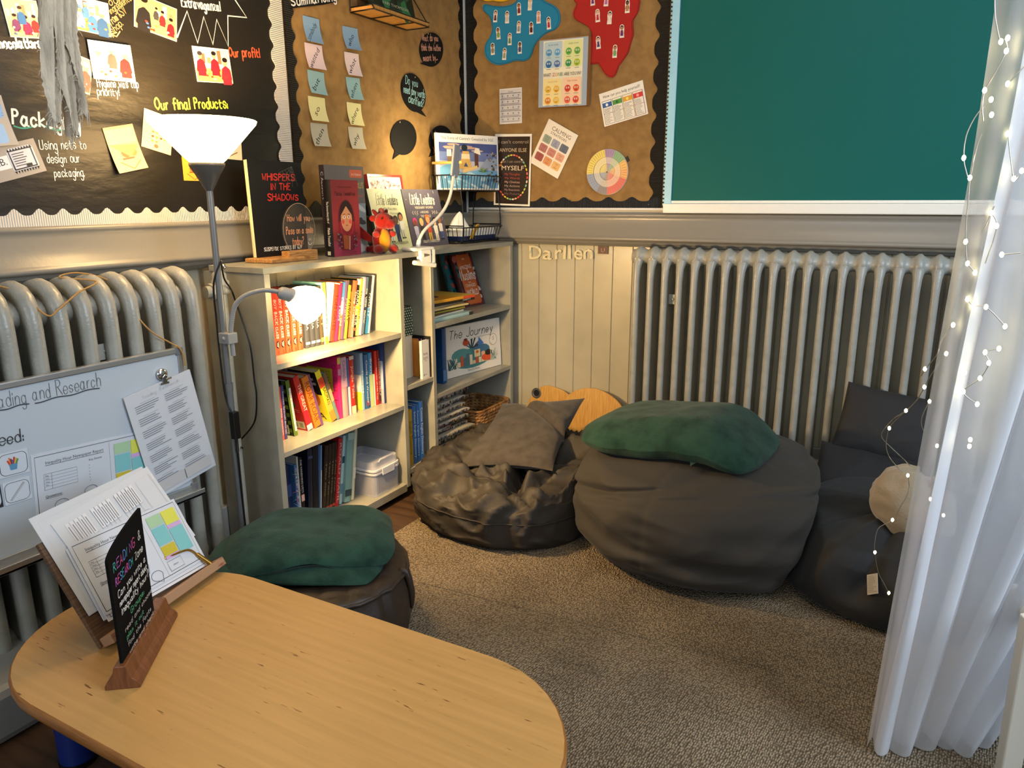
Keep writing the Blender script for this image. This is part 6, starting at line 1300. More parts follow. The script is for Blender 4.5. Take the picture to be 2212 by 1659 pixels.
g = G(LWP(XB)); g.box(yL+.06, zB_-.004, .012, yR-.01, zB_+.004, .058); g.box(yL+.06, zB_-.004, .054, yR-.01, zB_+.014, .058); g.build('pen_tray', 'alu', wbd, bevel=.002)
g = G(LWP(XB+.0113)); P = Pr(g, (0, 0, 0), (1, 0, 0), (0, 1, 0))
hand_px(P, 'Reading and Research', (-34, 890), (217, 833), 30, '6a6d72', WB, wd=.0013, slant=.05)
P.line([WB(x, 893-.235*(x+30)+1.5*sin(x/9.)) for x in range(-34, 64, 6)], .0026, '4a4c50'); P.line([WB(x, 895-.235*(x+30)+1.5*sin(x/11.)) for x in range(76, 220, 6)], .0026, '4a4c50')
hand_px(P, 'You will need:', (-150, 1002), (50, 951), 26, '3a3c40', WB, wd=.0019, slant=.05)
g.build('handwriting', 'chalk', wbd)
tw = [onx(x, y, X) for x, y, X in ((0, 638, .195), (36, 624, .165), (66, 640, .150))]
cd_ = [Vector((XB+.004, yR-.012, zT_)), onx(374, 744, .216), onx(332, 720, .214), onx(301, 689, .198), Vector((.14, -1.905, .915)), Vector((.128, -1.98, .948)), Vector((.128, -2.03, .942)), onx(208, 608, .17), onx(169, 632, .195), onx(127, 668, .212), onx(100, 681, .212), Vector((.150, -2.14, .92)), Vector((.135, -2.20, .94)), Vector((.18, -2.26, .90)), Vector((.215, -2.36, .76)), Vector((XB+.002, -2.38, zT_))]
g = G(); g.tube(smooth_path(cd_, 8), .0022, 6); g.tube(smooth_path([onx(376, 745, .228), onx(388, 752, .234), onx(397, 770, .236), onx(400, 790, .236)], 5), .0024, 6); g.build('twine', 'twine', wbd)
def wsheet(TL, TR, BR, BL, X): return px_frame(TL, TR, BR, BL, 'x', X)
def report(P, w, h, seed=0):
    P.frame(-w*.475, -h*.46, w*.475, h*.46, .0014, '26262a'); P.line([(w*.12, -h*.46), (w*.12, h*.44)], .0008, '8a8a90')
    P.text('Inequality Hour Newspaper Report', -w*.40, h*.335, h*.042, '202024', w*.47); P.line([(-w*.40, h*.318), (w*.07, h*.318)], .0011, '303034'); P.text('Key Events', -w*.06, h*.24, h*.03, '303034', w*.11)
    P.frame(-w*.42, -h*.02, -w*.16, h*.2, .0008, '6a6a70')
    for i in range(1, 5): P.line([(-w*.42, -h*.02+h*.044*i), (-w*.16, -h*.02+h*.044*i)], .0006, '7a7a80'); P.text(('Who', 'What', 'When', 'Why')[i-1], -w*.41, -h*.055+h*.044*i+h*.044, h*.016, '4a4a50')
    P.line([(-w*.36, -h*.02), (-w*.36, h*.2)], .0006, '7a7a80')
    for i in range(6): P.oval(-w*.06, h*(.18-.045*i), .0009, .0009, '303034', 6)
    P.text('Quotations:', -w*.42, -h*.13, h*.032, '202024', w*.13); P.line([(-w*.42, -h*.142), (-w*.29, -h*.142)], .0008, '303034')
    for u, v in ((-.30, -.27), (-.06, -.19), (-.2, -.4), (.02, -.38)): P.line([(w*(u+.055*cos(a)), h*(v+.07*sin(a))) for a in [2*pi*i/18 for i in range(14)]]+[(w*(u+.03), h*(v-.11))], .0010, '4a5a78', True)
    for (a, b, c, d, col) in ((.16, .24, .30, .40, 'a9cba6'), (.16, -.04, .30, .225, '7fc1c6'), (.16, -.2, .30, -.055, 'c6b83e'), (.16, -.25, .30, -.205, 'd0a8d8'), (.31, .19, .45, .40, 'd8da5a'), (.31, .13, .45, .18, 'd0a8d8'), (.31, -.25, .45, .12, '7fc1c6')): P.rect(w*a, h*b, w*c, h*d, col)
    P.frame(w*.15, -h*.42, w*.29, -h*.28, .0008, '4a4a50'); P.text('picture', w*.22, -h*.36, h*.022, '4a4a50', None, 'c')
sheet('worksheet', 'printed newspaper report worksheet stuck on the whiteboard', 'worksheet', wsheet((62.7, 988.6), (318, 926), (338, 1062), (84, 1135), XB+.0125), report, base='ccd2dc', group='worksheets')
def pencils(P, w, h):
    P.rr(-w*.46, -h*.45, w*.46, h*.45, .012, '2a2a30'); P.rr(-w*.44, -h*.43, w*.44, h*.43, .011, 'ccd4de')
    for i, c in enumerate(('c8442e', 'e07a3a', '8a3a2a', '3a6ab0', 'b03a4a', 'd8a84a', '5a8a4a')): P.line([(w*(-.02+.014*(i-3)), -h*.2), (w*(-.02+.055*(i-3)), h*(.16+.1*((i*5) % 3)/2))], .0036, c)
    P.poly([(-w*.12, -h*.25), (w*.09, -h*.25), (w*.13, h*.0), (-w*.15, h*.0)], '5a90b4')
sheet('picture_card', 'card with a picture of a pot of pencils on the whiteboard', 'card', wsheet((-8, 984), (57, 969), (66, 1018), (0, 1035), XB+.0125), pencils, base='ccd4de')
def ruler(P, w, h):
    P.rr(-w*.46, -h*.45, w*.46, h*.45, .012, '2a2a30'); P.rr(-w*.44, -h*.43, w*.44, h*.43, .011, 'ccd4de'); P.poly([(-w*.3, -h*.33), (-w*.24, -h*.39), (w*.32, h*.3), (w*.25, h*.36)], 'b4b6bc'); P.line([(-w*.3, -h*.33), (w*.25, h*.36)], .001, '8a8c92')
sheet('picture_card', 'card with a picture of a ruler on the whiteboard', 'card', wsheet((5, 1046), (64, 1029), (69, 1076), (12, 1093), XB+.0125), ruler, base='ccd4de')
sheet('picture_card', 'card at the picture edge left of the ruler card on the whiteboard', 'card', wsheet((-50, 1060), (2, 1046), (6, 1094), (-44, 1112), XB+.0125), lambda P, w, h: P.rr(-w*.44, -h*.43, w*.44, h*.43, .011, 'ccd4de'), base='2e2e34')
def qpage(P, w, h):
    P.hand('Reading', -w*.26, h*.42, h*.03, 'b0b0b6', w=w*.2, wd=.0007); P.hand('Research', w*.0, h*.43, h*.03, 'b0b0b6', w=w*.3, wd=.0007)
    for c in (0, 1):
        u0 = -w*.40+c*w*.44
        for i in range(7):
            v = h*(.385-.118*i); P.lines(u0, v-h*.075, u0+w*.38, v, 4, .0014, '63636a', i*3+c); P.line([(u0+w*.08, v+h*.01), (u0+w*.3, v+h*.01)], .0007, '8a8a90')
        P.rect(u0-w*.02, -h*.46, u0+w*.40, -h*.36, 'c3c2c4')
f4 = wsheet((266, 858), (415, 797), (459, 1006), (337, 1082), XB+.020)
o = sheet('question_sheet', 'white sheet of two column questions clipped to the right of the whiteboard', 'paper', f4, qpage, base='ccd0d8', curl=.0)
Mq = f4[0]+f4[1].cross(f4[2])*-.003+f4[1]*.004+f4[2]*-.003
sheet('question_sheet', 'second sheet peeping out behind the clipped question sheet', 'paper', (Mq, f4[1], f4[2], f4[3], f4[4]), None, base='c6cad2')
cp = onx(347, 808, XB+.0118)
mc = thing('magnet_clip', 'round chrome magnet clip holding the question sheet', 'clip', frame(cp, Vector((0, 1, 0)), Vector((0, 0, 1)), Vector((1, 0, 0))))
Mc = MW[mc.name]
g = G(Mc); g.lathe([(0, 0), (.014, 0), (.015, .003), (.015, .008), (.011, .011), (.005, .012), (0, .012)], 24); g.build('magnet', 'chrome', mc)
g = G(Mc); g.box(-.012, -.026, .006, .014, -.021, .012); g.prism([(-.006, -.024), (.008, -.024), (.010, -.004), (.003, .0), (-.004, -.006)], .010, .013); g.tube([(.006, -.014, .012), (.017, -.010, .018)], .003, 8); g.build('jaw', 'chrome', mc, bevel=.001)

# ================================================================ low table and what stands on it
def beech():
    m = mat('beech', 'c08a44', .30, spec=.5); nt = m.node_tree; N = nt.nodes; L = nt.links; b = N['Principled BSDF']; tc = N.new('ShaderNodeTexCoord')
    mp = N.new('ShaderNodeMapping'); mp.inputs['Scale'].default_value = (1.2, 26, 26); n = N.new('ShaderNodeTexNoise'); n.inputs['Scale'].default_value = 3.0; n.inputs['Detail'].default_value = 7
    r = N.new('ShaderNodeValToRGB'); r.color_ramp.elements[0].position = .35; r.color_ramp.elements[0].color = (*srgb('b58d52'), 1); r.color_ramp.elements[1].position = .72; r.color_ramp.elements[1].color = (*srgb('c4985c'), 1)
    L.new(tc.outputs['Object'], mp.inputs[0]); L.new(mp.outputs[0], n.inputs[0]); L.new(n.outputs[0], r.inputs[0])
    mp2 = N.new('ShaderNodeMapping'); mp2.inputs['Scale'].default_value = (9, 60, 1); v = N.new('ShaderNodeTexNoise'); v.inputs['Scale'].default_value = 2.2; v.inputs['Detail'].default_value = 2
    L.new(tc.outputs['Object'], mp2.inputs[0]); L.new(mp2.outputs[0], v.inputs[0]); q = N.new('ShaderNodeMapRange'); q.inputs['From Min'].default_value = .70; q.inputs['From Max'].default_value = .76; L.new(v.outputs[0], q.inputs[0])
    x = N.new('ShaderNodeMix'); x.data_type = 'RGBA'; x.inputs['B'].default_value = (*srgb('6f4518'), 1); L.new(q.outputs[0], x.inputs['Factor']); L.new(r.outputs[0], x.inputs['A']); L.new(x.outputs['Result'], b.inputs['Base Color'])
    u = N.new('ShaderNodeBump'); u.inputs['Strength'].default_value = .12; u.inputs['Distance'].default_value = .002; L.new(n.outputs[0], u.inputs['Height']); L.new(u.outputs[0], b.inputs['Normal'])
    rr_ = N.new('ShaderNodeMapRange'); rr_.inputs['To Min'].default_value = .34; rr_.inputs['To Max'].default_value = .52; L.new(n.outputs[0], rr_.inputs[0]); L.new(rr_.outputs[0], b.inputs['Roughness'])
beech(); mat('beech_edge', 'a8703a', .35, mix=('8a5526', 12, .4, .7, (1, 1, 20), 4)); mat('blue_metal', '14286e', .35)
TZ = .27; KT = (1.12-TZ)/.67
def tsc(x, y): return (1.92+(x-1.92)*KT, -3.06+(y+3.06)*KT)
tx0, tx1, tcy, tr = .393, 1.533, -2.239, .2555
tb = thing('low_table', 'low beech table with rounded ends and blue metal legs', 'table', ((tx0+tx1)/2, tcy, 0))
def stad(r, x0, x1, n=20): return [(x1-r*0-tr+r*cos(a), tcy+r*sin(a)) for a in [-pi/2+pi*i/n for i in range(n+1)]]+[(x0+tr+r*cos(a), tcy+r*sin(a)) for a in [pi/2+pi*i/n for i in range(n+1)]]
g = G()
def ringz(levels, col='ffffff', m=0):
    k = None; vs = []
    for r, z in levels: p = stad(r, tx0, tx1); k = len(p); vs += [(a, b, z) for a, b in p]
    fs = []
    for j in range(len(levels)-1):
        for i in range(k): fs.append((j*k+i, j*k+(i+1) % k, (j+1)*k+(i+1) % k, (j+1)*k+i))
    g.add(vs, fs, smooth=True, m=m); g.add(vs[:k], [tuple(range(k-1, -1, -1))], m=m); return vs[-k:]
top = ringz([(tr-.008, TZ-.026), (tr-.002, TZ-.023), (tr, TZ-.017), (tr, TZ-.008), (tr-.0015, TZ-.003), (tr-.005, TZ)], m=1)
g.add(top, [tuple(range(len(top)))], m=0); g.build('top', ['beech', 'beech_edge'], tb)
for x, y in ((.512, -2.36), (.56, -2.12), (1.40, -2.36), (1.40, -2.12)):
    g = G(); g.tube([(x, y, 0), (x, y, TZ-.028)], .034, 20); lg = g.build('leg', 'blue_metal', tb)
    g = G(); g.tube([(x, y, 0.0), (x, y, .012)], .036, 20); g.build('foot', 'black_metal', lg)
    g = G(); g.tube([(x, y, TZ-.030), (x, y, TZ-.0262)], .048, 20); g.build('mounting_plate', 'blue_metal', lg)
# wooden book rest with clipped worksheets
A0 = Vector((*tsc(.884, -2.478), TZ+.006)); B0 = Vector((*tsc(.83, -2.226), TZ+.006)); Ds = (B0-A0); LS = Ds.length; Ds.normalize(); Bk = Vector((-Ds.y, Ds.x, 0)); tl = radians(30)
Us = Bk*sin(tl)+Vector((0, 0, 1))*cos(tl); Ns = Ds.cross(Us); MS = frame(A0, Ds, Us, Ns)
mat('rest_wood', '6e5036', .6, mix=('4a3424', 16, .4, .68, (1, 14, 1), 5)); mat('rest_wood_pale', 'a58060', .5, mix=('8a4436', 9, .55, .7, (3, 12, 1), 3))
br = thing('book_rest', 'worn wooden book rest with brass page clips on the low table', 'book rest', MS)
g = G(MS); g.box(-.010, .0, -.012, LS-.02, .235, -.002); g.build('back_panel', 'rest_wood', br, bevel=.002)
g = G(MS); g.box(-.005, -.004, -.012, LS+.004, .016, .030); g.build('ledge', 'rest_wood_pale', br, bevel=.002)
foot = [A0+Ds*LS*.5+Bk*.19-Vector((0, 0, A0.z-TZ-.001)), A0+Ds*LS*.5+Us*.19-Ns*.013]
g = G(); g.tube([foot[0]+Vector((0, 0, .006)), foot[1]], .008, 8); g.build('prop', 'rest_wood', br)
for s, d1, up in ((.30, -.058, .020), (.11, .02, .022)):
    g = G(MS); g.tube([(s, .012, .022), (s-.012, .052, .010)], .0052, 8); g.tube(smooth_path([(s-.012, .05, .010), (s-.03, .072, .012), (s+d1-.03, .082, .006)], 5), .0026, 8); g.ell((s+d1-.03, .082, .006), .005, .005, .004, 10, 6); g.build('page_clip', 'brass', br)
def onrest(pts, lift):
    out = []
    for px, py in pts:
        d = ray(px, py); o = A0+Ns*lift; out.append(CAM+d*((o-CAM).dot(Ns)/d.dot(Ns)))
    return out
def rest_frame(pts, lift):
    a, b, c, d = onrest(pts, lift); U = ((b-a)+(c-d)).normalized(); V = ((a-d)+(b-c)); V = (V-U*V.dot(U)).normalized()
    return (a+b+c+d)/4, U, V, ((b-a).length+(c-d).length)/2, ((a-d).length+(b-c).length)/2
GW_ = 'papers on the wooden book rest'
sheet('worksheet', 'large pale sheet at the back of the papers on the book rest', 'paper', rest_frame([(58, 1122), (300, 1012), (420, 1180), (196, 1330)], .0012), lambda P, w, h: P.frame(-w*.46, -h*.44, w*.46, h*.44, .0008, 'c4c4c8'), base='ccd0d6', group=GW_)
def tables(P, w, h):
    for k in range(3):
        u0 = -w*.42+k*w*.24
        for i in range(5): P.rect(u0+i*w*.04, h*.18, u0+i*w*.04+w*.034, h*.42, 'e2e2e6'); P.line([(u0+i*w*.04+w*.017, h*.2), (u0+i*w*.04+w*.017, h*.38)], .0022, '8a8a90'); P.line([(u0+i*w*.04, h*.42), (u0+i*w*.04, -h*.3)], .0006, '9a9aa0')
        for i in range(5): P.line([(u0, h*(.18-.1*i)), (u0+w*.2, h*(.18-.1*i))], .0006, '9a9aa0')
    P.frame(w*.3, -h*.3, w*.46, h*.42, .0008, 'b4b4b8')
sheet('worksheet', 'tilted sheet of small ruled tables on the book rest', 'paper', rest_frame([(117, 1137), (306, 1008), (432, 1155), (230, 1300)], .0032), tables, base='d2d5db', group=GW_)
for i, (dx, dy, lb) in enumerate(((-5, 8, 'bottom report worksheet of the clipped bundle'), (6, 10, 'middle report worksheet of the clipped bundle'))):
    sheet('worksheet', lb+' on the book rest', 'paper', rest_frame([(140+dx, 1177+dy), (378+dx, 1080+dy), (442+dx, 1206+dy), (236+dx, 1334+dy)], .0050+.0016*i), lambda P, w, h: P.frame(-w*.47, -h*.46, w*.47, h*.46, .0012, '33333a'), base='dfdfe4', group=GW_)
sheet('worksheet', 'top newspaper report worksheet on the book rest with blue and yellow blocks', 'worksheet', rest_frame([(140, 1177), (378, 1079), (441, 1205), (232, 1332)], .0085), report, base='d2d7e0', group='worksheets')
# chalkboard sign in a moulded wooden base
S0 = Vector((*tsc(1.0, -2.530), TZ)); S1 = Vector((*tsc(.885, -2.380), TZ)); dS = (S1-S0).normalized(); nS = Vector((dS.y, -dS.x, 0)); LB = (S1-S0).length
cs = thing('chalkboard_sign', 'arched black chalkboard sign in a brown wooden base on the low table', 'sign', S0)
MSg = frame(S0, nS, Vector((0, 0, 1)), -dS) if False else frame(S0, dS, Vector((0, 0, 1)), nS)   # u along base, v up, n towards the room
mat('sign_wood', '7a4a2c', .38, mix=('5e351d', 22, .4, .7, (1, 14, 1), 4))
PB = [(-.030, 0), (.030, 0), (.030, .007), (.026, .014), (.018, .020), (.014, .030), (.012, .040), (.010, .046), (-.010, .046), (-.012, .040), (-.014, .030), (-.018, .020), (-.026, .014), (-.030, .007)]
g = G(MSg @ frame(Vector((0, 0, 0)), Vector((0, 0, 1)), Vector((0, 1, 0)), Vector((-1, 0, 0)))); g.prism(PB, -LB, 0); g.build('base', 'sign_wood', cs, bevel=.0015)
def onsign(px, py): d = ray(px, py); p = CAM+d*((S0-CAM).dot(nS)/d.dot(nS)); return ((p-S0).dot(dS), (p-S0).z)
t0 = onsign(246, 1195); t1 = onsign(300, 1097); n0 = onsign(283, 1478)
hN, hF = t0[1], t1[1]; uF = min(t1[0], LB-.012)
uN = .010
out = [(uN, .012), (uF, .012), (uF, hF)]+[(uN+(uF-uN)*(1-sin(a)), hN+(hF-hN)*cos(a)) for a in [pi/2*i/12 for i in range(1, 13)]]
g = G(MSg); g.prism(out, -.0025, .0025, '0f0f0f'); P = Pr(g, (0, 0, .0026), (1, 0, 0), (0, 1, 0)); um = (uN+uF)/2; ww = uF-uN; RB = ['4aa8a0', 'b86ac0', 'd85a8a', '6a8ad8']
for k, (t, v, h) in enumerate((('READING &', .80, .05), ('RESEARCH Zone', .70, .045))):
    x = um-ww*.40; n_ = len(t)
    for i, ch in enumerate(t):
        if ch != ' ': P.hand(ch, x+i*ww*.80/n_, hF*v, hF*h*1.2, RB[(i+k) % 4] if i < 8 else 'd8d4cc', w=ww*.56/n_, wd=.002)
for t, v in (('Can you write a', .61), ('newspaper report about', .55), ('inequality hour?', .49)): P.hand(t, um-ww*.4, hF*v, hF*.045, 'e6e4de', w=ww*.8, wd=.0018)
P.hand('Groups:', um-ww*.2, hF*.42, hF*.04, '5aa87a', w=ww*.4, wd=.0016)
for i, c in enumerate(('b8b4ac', '5aa87a', 'b8b4ac', 'b8b4ac', 'd87a8a')): P.hand(('read and choose', 'plan it out', 'find the facts', 'write and check', 'share it')[i], um-ww*.4, hF*(.36-.055*i), hF*.032, c, w=ww*(.8, .5, .7, .75, .45)[i], wd=.0014)
g.build('board', 'chalk', cs)
# ================================================================ bean bags, cushions, blankets, pouffe
mat('nylon_charcoal', '36322e', .60, spec=.3, bump=[('noise', 9, .35, .02, (1, 1, 1)), ('noise', 420, .1, .001, (1, 1, 1))])
mat('cotton_charcoal', '383531', .7, spec=.25, sheen=.06, bump=[('noise', 500, .15, .001, (1, 1, 1))])
mat('cotton_black', '252526', .68, spec=.25, sheen=.05, bump=[('noise', 500, .15, .001, (1, 1, 1))])
mat('suede_grey', '4c4743', .95, spec=.1, sheen=.12, mix=('3d3935', 24, .4, .7, (1, 1, 1), 6), bump=[('noise', 200, .3, .002, (1, 1, 1))])
mat('fleece_green', '2a463b', .95, spec=.05, sheen=.10, mix=('192e26', 16, .42, .72, (1, 1, 1), 6), bump=[('noise', 260, .55, .003, (1, 1, 1)), ('noise', 24, .3, .01, (1, 1, 1))])
mat('beige_plush', '94866f', .95, spec=.1, sheen=.5, bump=[('noise', 180, .5, .003, (1, 1, 1)), ('noise', 30, .3, .01, (1, 1, 1))])
mat('leather_brown', '30251d', .48, spec=.4, bump=[('noise', 120, .2, .002, (1, 1, 1)), ('noise', 16, .25, .01, (1, 1, 1))])
def rid(p, f, seed=0.0): n = noise.noise(Vector((p.x*f+seed, p.y*f-seed*1.7, p.z*f+seed*.6))); return (1-abs(n)*1.6)
def ss(a, b, x): t = min(1, max(0, (x-a)/(b-a))); return t*t*(3-2*t)
def push(p, q0, n, soft=.06):
    """flatten against a neighbour: points beyond plane (q0, n) ease back to it"""
    d = (p-q0).dot(n)
    if d > -soft:
        t = d+soft; return p-n*(t-soft*(1-math.exp(-t/soft*.8)))
    return p
def bag(fn, nu=140, nv=90):
    g = G(); g.grid(fn, nu, nv, wrap=True); return g
P12 = (Vector((1.010, -.84, .13)), Vector((.95, -.12, .30)).normalized()); P23 = (Vector((1.690, -.82, .13)), Vector((.93, .24, -.35)).normalized())
FL = .0085
# --- low crumpled bag beside the bookcase
c1 = Vector((.715, -.815, 0))
def bb1(u, v):
    a = 2*pi*u; t = v
    if t < .12: r = .352*(t/.12)**.6*.93; z = 0.0
    elif t < .62: q = (t-.12)/.50; b = -pi/2*.92+q*pi*.92; r = .328+.052*max(0, cos(b))**.8; z = .088+.088*sin(b)/sin(pi/2*.92)
    else: q = (t-.62)/.38; r = .328*max(0, 1-q)**.9; z = .176+.020*sin(q*pi)-.030*ss(.1, .95, q)
    p = Vector((r*cos(a), r*sin(a)*1.0, z)); k = ss(.10, .28, t)
    q5 = p+Vector((noise.noise(p*7), noise.noise(p*7+Vector((5, 1, 2))), noise.noise(p*7+Vector((2, 8, 4)))))*.055
    w = .040*(max(0, rid(q5, 5.5, 2.1))**2.2-.45)+.026*(max(0, rid(Vector((q5.x*1.2, q5.y*2.0, q5.z*2)), 8, 7.3))**2.4-.4)+.008*(rid(q5, 15, 4.2)-.5)
    top = ss(.40, .64, t); d = Vector((cos(a)*(1-top*.8), sin(a)*(1-top*.8), .25+top*.75)); p += d*w*k*(.55+.45*top)
    # deep folds running across the collapsed crown
    for (fx, fy, ang, L_, dp, wd) in ((.04, -.06, 1.9, .20, .050, .022), (-.08, .02, .6, .16, .035, .02), (.14, -.12, 1.3, .13, .045, .016), (-.16, -.10, 2.4, .12, .025, .018), (.02, .08, .2, .2, .03, .022), (-.02, -.19, .2, .16, .03, .015)):
        dx, dy = p.x-fx, p.y-fy; al = dx*cos(ang)+dy*sin(ang); ac = -dx*sin(ang)+dy*cos(ang)
        e = math.exp(-(ac/wd)**2)*math.exp(-(al/L_)**4); p.z -= dp*e*top
        p.z += dp*.55*math.exp(-((ac-wd*2.0)/(wd*1.1))**2)*math.exp(-(al/L_)**4)*top
    p.z += .045*top*ss(-.02, .28, p.y)-.02*top*ss(.0, -.3, p.y)
    p += c1; p.z = max(p.z, 0)+FL
    p = push(p, *P12); p.x = max(p.x, .30); return p
bg1 = thing('bean_bag', 'low crumpled dark grey bean bag beside the corner bookcase', 'bean bag', c1)
bag(bb1, 180, 120).build('cover', 'nylon_charcoal', bg1)
g = G(); g.tube([Vector(bb1(i/120, .40))+(Vector(bb1(i/120, .40))-c1).normalized()*.002 for i in range(120)], .0022, 6, closed=True); g.build('seam', 'nylon_charcoal', bg1)
# --- big smooth bag in the middle
c2 = Vector((1.372, -.735, 0))
def bb2(u, v):
    a = 2*pi*u; t = v
    if t < .10: r = .325*(t/.10)**.6; z = 0.0
    elif t < .70: q = (t-.10)/.60; b = -pi/2*.9+q*pi*.86; r = .300+.125*max(0, cos(b))**.75+.02*(1-q); z = .150+.153*sin(b)
    else: q = (t-.70)/.30; r = (.322)*max(0, 1-q)**.85; z = .297+.055*sin(q*pi/2)
    p = Vector((r*cos(a), r*sin(a)*1.02, z)); k = ss(.08, .2, t); ang = a
    h = p.z
    w = .013*(rid(Vector((p.x+.6*p.z, p.y, p.z*2.2-.5*p.x)), 4.2, 1.1)-.55)+.010*(rid(Vector((p.x*.7, p.y*.7, p.z*2.4)), 5, 5.5)-.6)
    # sagging drapes: fold lines that sweep down round the front right
    s = h+.10*sin(ang+1.2); fold = math.sin(s*58+1.5*sin(ang*2))*.5+.5; front = ss(.2, .9, .5+.5*cos(ang+1.0)); low = ss(.30, .05, h)
    w += .0085*(fold-.5)*front*low*2.6
    s2 = h-.24-.10*sin(ang+2.2); w -= .022*math.exp(-(s2/.011)**2)*ss(.1, .8, .5+.5*cos(ang+1.2))*ss(.12, .2, h)
    s3 = h-.17-.12*sin(ang*1.0+2.6); w -= .016*math.exp(-(s3/.012)**2)*ss(.3, .9, .5+.5*cos(ang+.9))
    for sa in (-1.75, -.35, 1.1, 2.6): da = (ang-sa+pi) % (2*pi)-pi; w -= .006*math.exp(-(da/.018)**2)*(1 if h < .33 else .4); w += .004*math.sin(h*150)*math.exp(-(da/.10)**2)*low
    p += Vector((cos(a), sin(a), .2))*w*k
    p += c2; p.z = max(p.z, 0)+FL; p = push(p, P12[0], -P12[1], .012); p = push(p, P23[0], P23[1], .05); p.y = min(p.y, -.215); return p
bg2 = thing('bean_bag', 'large smooth dark grey bean bag in the middle under a green fleece', 'bean bag', c2)
bag(bb2, 220, 130).build('cover', 'cotton_charcoal', bg2)
def stick(fn, px, py, lift=.003):
    """the point of a bag surface nearest the ray through a pixel, with its outward normal"""
    best = None; d = ray(px, py).normalized()
    for i in range(120):
        for j in range(20, 60):
            p = Vector(fn(i/120, j/60)); q = p-CAM; t = q.dot(d); e = (q-d*t).length+t*.02
            if best is None or e < best[0]: best = (e, i/120, j/60, p)
    u, v = best[1:3]; n = (Vector(fn(u+.004, v))-Vector(fn(u-.004, v))).cross(Vector(fn(u, v+.004))-Vector(fn(u, v-.004))).normalized()
    if n.dot(CAM-best[3]) < 0: n = -n
    p = CAM+d*((best[3]-CAM).dot(n)/d.dot(n)); return p+n*lift, n
p, n = stick(bb2, 1497, 1003); U = Vector((1, 0, 0)); U = (U-n*U.dot(n)).normalized(); g = G(frame(p, U, n.cross(U), n)); g.prism([(-.012, .010), (-.004, -.016), (.010, .012)], 0, .001, '9fb89a'); tag(g.build('cloth_label', 'matte', bg2), 'small pale green label')
# --- right-hand bag
c3 = Vector((1.965, -.735, 0))
def bb3(u, v):
    a = 2*pi*u; t = v
    if t < .10: r = .315*(t/.10)**.6; z = 0.0
    elif t < .66: q = (t-.10)/.56; b = -pi/2*.9+q*pi*.86; r = .285+.082*max(0, cos(b))**.75+.015*(1-q); z = .100+.103*sin(b)
    else: q = (t-.66)/.34; r = .300*max(0, 1-q)**.8; z = .199+.030*sin(q*pi/2)
    p = Vector((r*cos(a), r*sin(a), z)); k = ss(.08, .22, t)
    w = .010*(rid(Vector((a*.4, p.z*1.5, .9)), 6, 3.3)-.55)+.010*(rid(p, 5, 8.8)-.6)
    for (sa, sw, dp, h0, h1) in ((-1.78, .09, .040, .10, .30), (-1.50, .06, -.016, .08, .26), (-2.05, .06, -.014, .08, .26), (-1.22, .06, .024, .07, .26), (-2.45, .07, .016, .06, .22)):
        da = (a-sa-.6*(p.z-.2)+pi) % (2*pi)-pi; w -= dp*math.exp(-(da/sw)**2)*ss(h0-.05, h0+.05, p.z)*(1-ss(h1, h1+.05, p.z)*.5)
    da = (a+1.30-.2*(p.z-.2)+pi) % (2*pi)-pi; w -= .007*math.exp(-(da/.02)**2)
    p += Vector((cos(a), sin(a), .35))*w*k
    p += c3; p.z = max(p.z, 0)+FL; p = push(p, P23[0], -P23[1], .012); return p
bg3 = thing('bean_bag', 'black bean bag at the right, partly behind the sheer curtain', 'bean bag', c3)
bag(bb3, 200, 110).build('cover', 'cotton_black', bg3)
p, n = stick(bb3, 1891, 1263, .008); U = Vector((.95, -.1, .25)); U = (U-n*U.dot(n)).normalized(); g = G(frame(p, U, n.cross(U), n)); g.box(-.021, -.026, 0, .021, .026, .0012, 'b9b2a6'); P = Pr(g, (0, 0, .0012), (1, 0, 0), (0, 1, 0)); P.lines(-.017, -.022, .018, .022, 11, .0012, '8a8378', 3); tag(g.build('care_label', 'matte', bg3), 'small white care label')
# --- pillows
def pillow(M, w, h, th, name, label, mt, cat='cushion', pinch=.10, wr=.006, seed=1.0, bend=None, seam=True, parent=None):
    def half(sg):
        def fn(u, v):
            x, y = u*2-1, v*2-1; e = (1-abs(x)**2.6)*(1-abs(y)**2.6); z = sg*th*.5*max(e, 0)**.5
            X = x*w*.5*(1-pinch*(1-abs(y)**2)*abs(x)**3*.6); Y = y*h*.5*(1-pinch*(1-abs(x)**2)*abs(y)**3*.6)
            p = Vector((X, Y, z)); q = rid(p, 9/max(w, h)*.45, seed)-.55; p.z += sg*wr*q*ss(0, .25, e)
            if bend: p = Vector(bend(p))
            return M @ p
        return fn
    g = G(); n = 44
    g.grid(half(1), n, n); f2 = half(-1); g.grid(lambda u, v: f2(1-u, v), n, n)
    if parent is not None: return g.build(name, mt, parent)
    return tag(g.build(name, mt), label, cat)
def quadM(TL, TR, BR, BL):
    U = ((TR-TL)+(BR-BL)).normalized(); V = ((TL-BL)+(TR-BR)); V = (V-U*V.dot(U)).normalized(); N = U.cross(V); O = (TL+TR+BR+BL)/4
    return frame(O, U, V, N), ((TR-TL).length+(BR-BL).length)/2, ((TL-BL).length+(TR-BR).length)/2
M_, w_, h_ = quadM(ony(1078, 893, -.50), ony(1236, 853, -.42), ony(1214, 1040, -.90), ony(1008, 985, -.92))
def fold1(p):
    # the far corner is tucked back over a crease that runs from top middle to the right edge
    d = (p.x*.72+p.y*.69)-.10
    return (p.x, p.y, p.z-.020*math.exp(-(d/.012)**2)+.012*math.exp(-((d-.03)/.02)**2)+max(0, d)*.12)
